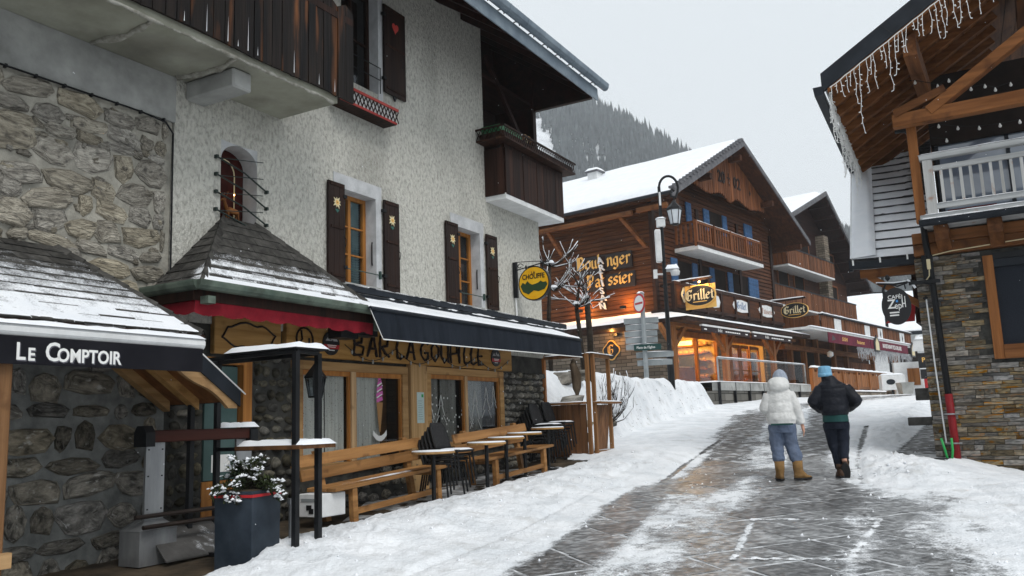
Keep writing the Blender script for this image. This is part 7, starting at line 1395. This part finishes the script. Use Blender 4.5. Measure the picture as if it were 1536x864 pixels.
# icicle light strings: along the front verge and along the eave
def icicles(name, label, pf, n, Lr, rr):
    T = thing(name, label, 'lights', FR.o, -FR.a, 'strings of icicle lights'); c = MB(); c.tube([pf(i / 40) for i in range(41)], .009, 5); c.build('cable', lwhite, T); h = MB()
    for k in range(n):
        f = (k + rs.uniform(.1, .9)) / n; p = V3(pf(f)); L = rs.uniform(*Lr) * (1.7 if k % 6 == 0 else 1); m_ = max(3, int(L / .09)); pts = [p]
        for i in range(m_): q = pts[-1] + V3(rs.uniform(-.012, .012), rs.uniform(-.02, .02), -L / m_); pts.append(q)
        h.tube(pts, rr, 4, cap=False)
        for q in pts[1:]: d = V3(rs.uniform(-.03, .03), rs.uniform(-.04, .04), -.01); h.tube([q, q + d], [rr * 1.1, rr * 1.6], 4)
    h.build('light_strand', lwhite, T, recalc=False, kind='stuff'); return T
icicles('icicle_light_string', 'white icicle light string hanging from the slanted front roof edge', lambda f: (1.70, -1.0 + 3.6 * f, zr(-1.0 + 3.6 * f) - .04 - .015 * abs(math.sin(f * 40))), 44, (.12, .8), .0062)
def pe(f): v = 1.6 - 9.4 * f; p = rp(v, -1.03, -.06); return p
icicles('icicle_light_string', 'white icicle light net hanging along the receding left eave', pe, 130, (.25, .8), .0065)
# round bulbs on two festoon cables under the roof
T = thing('festoon_lights', 'festoon cable of white round bulbs under the timber roof', 'lights', FR.o, -FR.a)
for row in ([(.16, 7.62), (.25, 7.6), (.61, 7.44), (.8, 7.5), (.99, 7.33), (1.13, 7.26), (1.35, 7.26), (1.5, 7.16), (1.74, 7.2)], [(.3, 6.62), (.55, 6.69), (.85, 6.59), (1.18, 6.52), (1.5, 6.5), (1.8, 6.5)], [(.38, 6.47), (.65, 6.4)]):
    MB().tube([(.2, u, z + .05) for u, z in row], .007, 5).build('cable', iron, T)
    for u, z in row[1:]: MB().lathe([(.008, .05), (.014, .03), (.026, .0), (.02, -.022), (0, -.03)], (.2, u, z), 8).build('bulb', lwhite, T, smooth=True)
# downpipes at the corner
dp = MB(); dp.tube([(.35, -.16, 6.72), (.35, .02, 6.70), (.33, .08, 6.60), (.28, .12, 4.9), (.16, .12, 4.55), (.14, .14, 4.3), (.13, .20, 1.9)], .055, 10); dp.build('downpipe', iron, RB, smooth=True); dr = MB(); dr.tube([(.13, .20, 1.9), (.125, .225, g(*FR.w(.13, .22, 0).xy) - .05)], .066, 10); dro = dr.build('downpipe_foot', mat('dark_red_pipe', (.16, .008, .012), (.24, .016, .02), rough=.5, bump=.1), RB, smooth=True)
for z in (1.55, 1.05): MB().tube([(.13, .10, z), (.21, .15, z), (.215, .26, z), (.13, .32, z)], .014, 6).build('pipe_clamp', steel, RB)
MB().tube([(.12, .02, 3.6), (.10, .04, 2.4), (.10, .08, 1.05)], .013, 8).build('white_conduit', white, RB); gb_ = bx('junction_box', cream, RB, .16, .22, .10, .16, 4.12, 4.30); MB().tube([(.2, .13, 4.12), (.2, .12, 4.0), (.18, .06, 3.93)], .01, 5).build('cable', cream, RB)
MB().tube([(.14, .2, 4.37), (.15, .5, 4.41), (.15, .9, 4.43), (.15, 1.4, 4.46), (.15, 2.2, 4.49)], .01, 5).build('cable', cream, RB)
bx('junction_box', iron, RB, .1, .18, .02, .2, 3.95, 4.38); mb = MB(); mb.tube([(.18, .03, 3.62), (.22, .0, 3.60)], .03, 8); mb.build('wall_lamp', iron, RB)
# green hose ends and the black slab edge in the snow
T = thing('green_tubes', 'two short bright green tubes in a V beside the red downpipe foot', 'tubes', FR.w(.30, .12, g(*FR.w(.30, .12, 0).xy) + .02), -FR.a)
for s in (-1, 1): MB().tube([(0, s * .025, -.05), (0, s * .06, .16), (0, s * .10 - (.04 if s > 0 else 0), .36)], .02, 8).build('tube', greenp, T, smooth=True)
bk_ = [(-.75, .35, .5, .55, 'squared grey stone block jutting by the corner of the slate wall'), (-.15, -2.0, .5, .6, 'upper grey stone block behind the slate wall corner')]
blockm = mat('dark_stone_block', (.07, .068, .064), (.15, .147, .14), scale=5, rough=.85)
o = MB().box(-.19, .19, -.2, .45, -.08, .08).build('stone_block', blockm, None, bev=.012); o.location = (7.98, 17.15, 1.42); o.rotation_euler = (0, 0, -FR.a); tag(o, 'squared dark stone block jutting at the slate wall corner', 'stone block'); 
o = MB().box(-.11, .11, -.16, .4, -.12, .12).build('stone_block', blockm, None, bev=.012); o.location = (8.2, 17.3, 1.95); o.rotation_euler = (0, 0, -FR.a); tag(o, 'smaller dark stone block higher up behind the slate wall corner', 'stone block')
bx('side_wall', farstone, RB, -6, -.12, -.10, .1, -.4, 4.3)
o = MB().tube([(-.45, 0, .0), (-.2, .02, .015), (.1, .01, .01), (.46, .0, .0)], [.02, .034, .036, .03], 8).build('rubber_edge', iron, None); o.location = (6.97, 15.0, g(6.97, 15.0) + float(snow_t(np.array([6.97]), np.array([15.0]))[0]) + .03); tag(o, 'long black rubber edge lying in the snow by the downpipe', 'rubber edge')
# ---- side wing: low snowy tiled roof on timber brackets
T = RB; e0 = (-.3, -1.2, 4.50); e1_ = (-.3, .12, 4.46); q0 = (-6, -1.78, 8.5); q1 = (-6, .05, 8.46); lr = MB(); lr.add([e0, e1_, q1, q0, (e0[0], e0[1], e0[2] - .1), (e1_[0], e1_[1], e1_[2] - .1), (q1[0], q1[1], q1[2] - .1), (q0[0], q0[1], q0[2] - .1)], [(0, 1, 2, 3), (7, 6, 5, 4), (0, 4, 5, 1), (1, 5, 6, 2), (2, 6, 7, 3), (3, 7, 4, 0)]); lro = lr.build('wing_roof', tile, RB)
A, B, C_, D_ = V3(e0), V3(e1_), V3(q1), V3(q0)
for k in range(17):
    t0, t1 = k / 17, (k + 1.0) / 17; a0, b0, a1, b1 = A.lerp(D_, t0), B.lerp(C_, t0), A.lerp(D_, t1), B.lerp(C_, t1); z = V3(0, 0, 1); up_ = V3(.55, 0, .83)
    o = MB().hexa([a0, b0, b1, a1, a0 + up_ * .05, b0 + up_ * .05, b1 + up_ * .012, a1 + up_ * .012]).build('tile_course', tile, lro)
    snow_quad('course_snow', o, a0 + up_ * .053, b0 + up_ * .053, b1 + up_ * .015, a1 + up_ * .015, lambda s, r, P, k=k: .028 + .03 * sstep(.35, .05, s) + .03 * fbm(P[..., 1], P[..., 0] + k * 3.1, 6, 3) - .05 * sstep(.55, 1.0, s) * sstep(4, 9, k), 26, 5, up=(.4, 0, .9))
snow_quad('verge_snow', lro, A + V3(.04, -.05, .06), A + V3(.04, .42, .08), D_ + V3(0, .42, .08), D_ + V3(0, -.05, .06), lambda s, r, P: .10 + .02 * fbm(P[..., 0], P[..., 1], 3, 2), 8, 60, up=(.3, 0, .95))
mb = MB(); mb.beam((-.22, -1.25, 4.40), (-.22, .12, 4.36), .14, .13); mb.box(-.27, -.2, -1.27, -1.21, 4.3, 4.52); go_ = mb.build('wing_gutter', anthr, lro)
for u in (-1.2, -.72, -.25): bx('gutter_strap', lwhite, go_, -.15, -.146, u, u + .03, 4.40, 4.50)
vt_ = MB(); vt_.hexa([tuple(A + V3(.0, -.04, -.12)), tuple(A + V3(.0, .0, -.12)), tuple(D_ + V3(0, .0, -.12)), tuple(D_ + V3(0, -.04, -.12)), tuple(A + V3(.0, -.04, .14)), tuple(A + V3(.0, .0, .14)), tuple(D_ + V3(0, .0, .14)), tuple(D_ + V3(0, -.04, .14))]); vt_.build('verge_trim', white, lro)
MB().beam((-.35, -1.1, 4.24), (-.35, .1, 4.22), .14, .16).build('wing_beam', wood_beam, lro); MB().beam((-.35, -.95, 4.18), (-.33, .02, 3.45), .12, .14, up=(1, 0, 0)).build('knee_brace', wood_beam, lro); bx('wing_post', wood_beamz, lro, -.42, -.28, -.06, .08, 2.4, 4.2)
bx('wing_wall', wood_dk, lro, -6, -2.2, -.4, .1, 3.4, 4.4)
# red pennant
T = thing('red_pennant', 'red sign panel with white curve behind the oval café sign', 'sign', FR.w(-2.0, -.65, 3.42), -FR.a); MB().prism([(0, -.3, 0), (0, .25, 0), (0, .3, .42), (0, .0, .3)], (.02, 0, 0)).build('panel', redp, T); MB().tube([(.025, -.1, .08), (.025, .05, .14), (.025, .15, .28)], .018, 5).build('curve', lwhite, T)
# ---- oval café sign on a wrought bracket
T = thing('oval_cafe_sign', 'oval black café sign with white lettering hanging from a wrought iron bracket', 'sign', FR.w(.30, -.46, 3.50), -FR.a + rad(4)); n = 40
MB().prism([(-.02, .245 * math.cos(2 * math.pi * i / n), .335 * math.sin(2 * math.pi * i / n)) for i in range(n)], (.04, 0, 0)).build('board', black, T)
ex, ez = (0, 1, 0), (0, 0, 1)
text_obj('lettering', 'CAFÉ', .095, lwhite, T, (.024, -.02, .165), ex, ez, .001, .001, 1.0); text_obj('lettering', 'Z', .23, lwhite, T, (.024, -.075, .035), ex, ez, .001, .004, .9); text_obj('lettering', 'ep', .17, lwhite, T, (.024, .03, .005), ex, ez, .001, .001, .75); text_obj('lettering', 'H', .20, lwhite, T, (.024, .125, .03), ex, ez, .001, .001, .5)
l2 = MB(); l2.box(.0205, .024, .10, .112, -.03, .20); l2.box(.0205, .024, .145, .157, -.03, .17); l2.box(.0205, .024, -.12, .04, -.125, -.10); l2.box(.0205, .024, -.12, .03, -.175, -.15); l2.build('print', lwhite, T); bx('blue_dot', flat('bright_blue', (.05, .25, .6)), T, .0205, .024, .0, .035, .07, .11)
wk = MB(); wk.tube([(0, .62, .33), (0, .3, .43), (0, .0, .40), (0, -.28, .44)], .018, 6); wk.tube([(0, -.1, .42), (0, .05, .36), (0, .2, .40), (0, .3, .46)], .014, 6); wk.lathe([(0, -.06), (.05, 0), (.03, .05), (0, .07)], (0, -.10, .52), 8); wk.tube([(0, -.14, .42), (0, -.2, .30), (0, -.18, .22)], .02, 6); wk.tube([(0, .16, .42), (0, .18, .30)], .012, 6); wk.build('bracket', iron, T); mb = MB(); mb.tube([(0, .22, .46), (0, .3, .38), (0, .34, .30)], .024, 6); mb.tube([(0, -.3, .46), (0, .0, .43), (0, .2, .44)], .012, 6); mb.build('bracket_snow', snow, T, smooth=True)
bx('wall_arm', iron, T, -.03, .03, .24, .75, .36, .42)
# ================================================================ two walkers seen from behind (x right, y forward)
rs = random.Random(101)
whitej = mat('white_puffer_nylon', (.60, .60, .585), (.72, .72, .705), scale=7, rough=.55, bump=.5, bscale=13, bdist=.03)
blackj = mat('black_puffer_nylon', (.004, .005, .009), (.010, .012, .019), scale=7, rough=.55, bump=.5, bscale=13, spec=.2, bdist=.03)
bluepant = mat('grey_blue_jogging_cotton', (.095, .125, .19), (.15, .185, .26), scale=6, stretch=(1, 1, .3), rough=.9, bump=.6, bscale=9, bdist=.03)
darkpant = mat('dark_trouser_cloth', (.007, .010, .018), (.016, .02, .032), scale=6, stretch=(1, 1, .3), rough=.85, bump=.5, bscale=9, bdist=.03)
tan_ = mat('tan_boot_suede', (.17, .095, .035), (.27, .16, .065), scale=9, rough=.85, bump=.3); sole = flat('boot_sole', (.012, .011, .011), .7); brownb = mat('brown_boot_leather', (.05, .028, .018), (.10, .058, .036), scale=9, rough=.6, bump=.3)
beanieb = mat('light_blue_knit', (.16, .37, .55), (.25, .48, .66), scale=30, stretch=(1, 1, .3), rough=.95, bump=.6, bscale=60); beanieg = mat('grey_blue_knit', (.26, .30, .37), (.38, .42, .49), scale=30, stretch=(1, 1, .3), rough=.95, bump=.6, bscale=60)
greens = mat('dark_green_shirt', (.012, .050, .048), (.03, .085, .08), scale=5, stretch=(1, 1, .3), rough=.85, bump=.4, bscale=10)
def ring(c, rx, ry, n=20, tilt=(0, 0)): return [(c[0] + rx * math.cos(2 * math.pi * i / n), c[1] + ry * math.sin(2 * math.pi * i / n), c[2] + tilt[0] * rx * math.cos(2 * math.pi * i / n) + tilt[1] * ry * math.sin(2 * math.pi * i / n)) for i in range(n)]
def puffy(mb, prof, puffs, amp, n=24):
    """prof: list of (z, cx, cy, rx, ry); puffs = heights of seams"""
    zs = np.linspace(prof[0][0], prof[-1][0], 46); P = np.array(prof); rings = []
    for z in zs:
        v = [np.interp(z, P[:, 0], P[:, k]) for k in range(1, 5)]; d = min(abs(z - s) for s in puffs) if puffs else 1; f = 1 + amp * (min(d / .045, 1) ** .5 - .8); rings.append(ring((v[0], v[1], z), v[2] * f, v[3] * f, n))
    mb.loft(rings)
def sleeve(mb, pts, rads, amp=.055, pitch=.13, n=14):
    P = [V3(p) for p in pts]; out = []; rr_ = []; acc = 0
    for (a, b), (ra, rb) in zip(zip(P[:-1], P[1:]), zip(rads[:-1], rads[1:])):
        L = (b - a).length; m = max(2, int(L / .012))
        for i in range(m): t = i / m; out.append(a.lerp(b, t)); acc_ = acc + L * t; rr_.append((ra + (rb - ra) * t) * (1 + amp * (abs(math.sin(math.pi * acc_ / pitch)) ** .5 - .8)))
        acc += L
    out.append(P[-1]); rr_.append(rads[-1] * .9); mb.tube(out, rr_, n)
FOLD = bpy.data.textures.new('cloth_folds', 'CLOUDS'); FOLD.noise_scale = .11; FOLD.noise_depth = 2
def soft(o, vox, it=4, fac=.5, fold=0.0):
    m = o.modifiers.new('remesh', 'REMESH'); m.mode = 'VOXEL'; m.voxel_size = vox; m.use_smooth_shade = True
    s = o.modifiers.new('smooth', 'SMOOTH'); s.iterations = it; s.factor = fac
    if fold: d = o.modifiers.new('folds', 'DISPLACE'); d.texture = FOLD; d.strength = fold; d.mid_level = .5; d.texture_coords = 'LOCAL'
    return o
def boot(name, parent, m, p, h, pitch=0.0, yaw=0.0, shaft=.075):
    mb = MB(); rings = [ring((0, -.02, h), shaft, shaft, 14), ring((0, -.02, h * .6), shaft * .93, shaft * .98, 14), ring((0, -.015, .13), shaft * .85, shaft * 1.05, 14), ring((0, .02, .09), shaft * .82, .115, 14, (0, -.25)), ring((0, .055, .06), .062, .15, 14, (0, -.12)), ring((0, .06, .025), .064, .155, 14)]
    mb.loft(rings); o = mb.build(name, m, parent, smooth=True); s = MB(); s.loft([ring((0, .06, .026), .068, .160, 14), ring((0, .06, .0), .066, .157, 14)]); so_ = s.build('sole', sole, o)
    o.location = p; o.rotation_euler = (pitch, 0, yaw); return o
def head(mb, c, r=.098):
    rings = []
    for k in range(11):
        t = -1 + 2 * k / 10; w = math.sqrt(max(.02, 1 - t * t)); jaw = .84 if t < -.3 else 1; rings.append(ring((c[0], c[1] + .008 * t, c[2] + t * r * 1.22), r * .78 * w * jaw, r * .96 * w, 16))
    mb.loft(rings); mb.tube([(c[0], c[1] + r * .9, c[2] + .02), (c[0], c[1] + r * 1.22, c[2] - .02), (c[0], c[1] + r * .92, c[2] - .03)], [.008, .014, .008], 6)
    for s in (-1, 1): mb.tube([(c[0] + s * r * .76, c[1] - .005, c[2] + .03), (c[0] + s * r * .86, c[1] - .015, c[2] + .005), (c[0] + s * r * .76, c[1], c[2] - .03)], [.008, .014, .008], 6)
    mb.tube([(c[0] - .025, c[1] + r * .93, c[2] - .055), (c[0] + .025, c[1] + r * .93, c[2] - .055)], .007, 6)
def hand(mb, w, d, side):
    w = V3(w); d = V3(d).normalized(); lat = d.cross(V3(0, 1, 0)).normalized(); nrm_ = d.cross(lat)
    mb.loft([ring((w.x, w.y, w.z), .028, .026, 10), [tuple(V3(q) + V3(0, 0, 0)) for q in ring((w.x + d.x * .05, w.y + d.y * .05, w.z + d.z * .05), .024, .040, 10)], ring((w.x + d.x * .09, w.y + d.y * .09, w.z + d.z * .09), .018, .042, 10)])
    for k, L in enumerate((.066, .076, .072, .056)):
        b = w + d * .088 + V3(0, (-.030 + k * .02), 0); mb.tube([b, b + d * L * .5 + V3(side * -.006, 0, 0), b + d * L + V3(side * -.022, .004, 0)], [.0095, .009, .007], 7)
    b = w + d * .03 + V3(0, .034, 0); mb.tube([b, b + d * .03 + V3(0, .018, 0), b + d * .062 + V3(-.01 * side, .02, 0)], [.012, .011, .008], 7)
def leg(mb, pts, rads): sleeve(mb, pts, rads, 0.0, .1, 16)
# ---- woman in the white jacket
px_, py_ = 4.02, 13.15; T = thing('person', 'person in white hooded puffer jacket, grey blue joggers and tan boots walking away', 'person', (px_, py_, g(px_, py_) + .01), rad(-16), 'two people walking up the street')
b = MB(); head(b, (.015, .05, 1.50)); b.tube([(0, .02, 1.30), (.01, .04, 1.42)], [.055, .05], 12); puffy(b, [(.80, 0, 0, .15, .11), (1.0, 0, 0, .125, .10), (1.25, 0, 0, .15, .10), (1.36, 0, .01, .07, .06)], [], 0)
hips = ((-.085, 0, .86), (.085, 0, .86)); kn = ((-.09, .03, .48), (.115, .07, .47)); an_ = ((-.085, -.02, .16), (.185, .02, .16))
for h, k, a in zip(hips, kn, an_): b.tube([h, k, a], [.075, .05, .038], 12)
wr1 = (.298, .02, .79); b.tube([(.17, 0, 1.30), (.215, -.01, 1.05), wr1], [.04, .034, .026], 10); b.tube([(-.17, 0, 1.30), (-.235, -.02, 1.07), (-.16, .14, .95)], [.04, .034, .026], 10); hand(b, wr1, (.12, .06, -1), 1)
o = b.build('body', skin, T); soft(o, .009, 2)
j = MB(); puffy(j, [(.83, 0, 0, .205, .165), (.90, 0, 0, .22, .18), (1.05, -.005, 0, .21, .17), (1.2, -.005, 0, .205, .16), (1.30, 0, 0, .185, .145), (1.37, 0, .0, .14, .12), (1.42, 0, .02, .10, .10)], [.86, 1.0, 1.15, 1.29], .055)
sleeve(j, [(.13, 0, 1.29), (.225, -.015, 1.06), (.29, .015, .82)], [.09, .08, .058]); sleeve(j, [(-.145, 0, 1.27), (-.225, -.02, 1.07), (-.15, .15, .96)], [.10, .085, .065])
hd = []
for k in range(9): t = -1 + 2 * k / 8; w = math.sqrt(max(.03, 1 - t * t)); hd.append(ring((0, -.035 + .03 * t, 1.42 + t * .135), .165 * w, .145 * w, 18))
j.loft(hd); o = j.build('jacket', whitej, T); soft(o, .009, 2, .5, .02)
ht_ = MB(); ht_.loft([ring((.03, .05, 1.50 + .16 * t), .115 * math.sqrt(max(.02, 1 - max(0, t) ** 2 * .97)), .125 * math.sqrt(max(.02, 1 - max(0, t) ** 2 * .97)), 18) for t in np.linspace(-.35, 1.0, 10)]); o = ht_.build('beanie', beanieg, T, smooth=True)
p = MB(); puffy(p, [(.70, .0, 0, .175, .13), (.80, 0, 0, .185, .145), (.90, 0, 0, .18, .14)], [], 0)
leg(p, [(-.085, 0, .82), (-.095, .03, .50), (-.088, -.015, .30), (-.085, -.02, .245)], [.115, .098, .092, .062]); leg(p, [(.085, 0, .82), (.12, .07, .50), (.17, .03, .32), (.185, .02, .26)], [.115, .10, .094, .062]); o = p.build('joggers', bluepant, T); soft(o, .009, 3, .5, .038)
bx('shirt_hem', greens, T, -.16, .16, -.17, -.155, .815, .84)
boot('boot', T, tan_, (-.085, -.03, .0), .28, 0, rad(8)); boot('boot', T, tan_, (.195, .03, .0), .28, 0, rad(-55))
# ---- man in the black jacket
px_, py_ = 4.86, 13.2; T = thing('person', 'person in black puffer jacket, light blue beanie and dark trousers walking away', 'person', (px_, py_, g(px_, py_) + .01), rad(-18), 'two people walking up the street')
b = MB(); head(b, (-.09, .04, 1.56)); b.tube([(-.03, .02, 1.36), (-.08, .03, 1.48)], [.06, .055], 12); puffy(b, [(.80, 0, 0, .15, .11), (1.0, 0, 0, .135, .10), (1.3, 0, 0, .17, .11), (1.42, -.03, .01, .07, .06)], [], 0)
for h, k, a in zip(((-.085, 0, .88), (.085, 0, .88)), ((-.06, .06, .48), (.08, .04, .50)), ((-.005, .0, .14), (.065, -.10, .24))): b.tube([h, k, a], [.075, .05, .038], 12)
for s in (-1, 1): b.tube([(s * .18, 0, 1.38), (s * .31, -.05, 1.13), (s * .19, .15, 1.02)], [.042, .036, .028], 10); hand(b, (s * .17, .17, 1.00), (-s * .5, .5, -.5), s)
o = b.build('body', skin, T); soft(o, .009, 2)
j = MB(); puffy(j, [(.93, 0, 0, .195, .155), (1.0, 0, 0, .215, .17), (1.15, 0, 0, .225, .165), (1.3, 0, 0, .24, .16), (1.39, -.01, 0, .215, .14), (1.45, -.03, .01, .12, .105), (1.53, -.06, .03, .095, .10)], [.96, 1.08, 1.20, 1.33], .055)
for s in (-1, 1): sleeve(j, [(s * .17, 0, 1.33), (s * (.30 if s < 0 else .32), -.06, 1.14), (s * .19, .15, 1.02)], [.105, .088, .07])
o = j.build('jacket', blackj, T); soft(o, .009, 2, .5, .018)
o = MB(); puffy(o, [(.83, 0, 0, .19, .15), (.90, 0, 0, .185, .145), (1.0, 0, 0, .17, .14)], [], 0); o = o.build('shirt_tail', greens, T, smooth=True)
ht_ = MB(); ht_.loft([ring((-.09, .035, 1.56 + .115 * t), .100 * (1 - .12 * max(0, t) ** 3), .110 * (1 - .12 * max(0, t) ** 3), 18) for t in np.linspace(-.3, 1.0, 8)] + [ring((-.09, .035, 1.685), .06, .07, 18)]); ht_.loft([ring((-.09, .035, 1.52), .105, .115, 18), ring((-.09, .035, 1.575), .105, .115, 18)]); ht_.build('beanie', beanieb, T, smooth=True)
p = MB(); puffy(p, [(.72, 0, 0, .165, .125), (.80, 0, 0, .175, .135), (.9, 0, 0, .17, .13)], [], 0)
leg(p, [(-.085, 0, .82), (-.06, .06, .50), (-.02, .02, .24), (-.005, .0, .13)], [.108, .085, .066, .062]); leg(p, [(.085, 0, .82), (.085, .04, .52), (.068, -.06, .33), (.066, -.075, .28)], [.108, .088, .074, .076]); o = p.build('trousers', darkpant, T); soft(o, .009, 3, .5, .032)
boot('boot', T, brownb, (-.0, .0, .0), .20, 0, rad(6), .062); boot('boot', T, brownb, (.07, -.10, .13), .18, rad(-62), rad(-4), .062)
# ================================================================ air: thin haze that pales the far hillside
hb = bpy.data.materials.new('haze'); hb.use_nodes = True; n = hb.node_tree.nodes; n.clear(); o_ = n.new('ShaderNodeOutputMaterial'); pv = n.new('ShaderNodeVolumePrincipled')
pv.inputs['Color'].default_value = (.90, .94, .97, 1); pv.inputs['Density'].default_value = .00045; pv.inputs['Anisotropy'].default_value = .0; hb.node_tree.links.new(pv.outputs[0], o_.inputs['Volume'])
MB().box(-420, 720, -70, 880, -8, 420).build('haze', hb, None, kind='stuff')

# falling snow
fk = MB(); r5 = random.Random(12)
for k in range(650):
    y = r5.uniform(7.0, 24); x = y * r5.uniform(-.62, .62); z = 1.65 + y * r5.uniform(-.15, .58); a = r5.uniform(.0022, .0042)
    fk.add([(x + a, y, z), (x - a, y + a, z), (x - a, y - a, z), (x, y, z + a * 1.6), (x, y, z - a * 1.6)], [(0, 1, 3), (1, 2, 3), (2, 0, 3), (1, 0, 4), (2, 1, 4), (0, 2, 4)])
o = fk.build('falling_snow', snow, None, recalc=False, kind='stuff'); tag(o, 'sparse small snowflakes falling over the whole street', 'snowflakes')
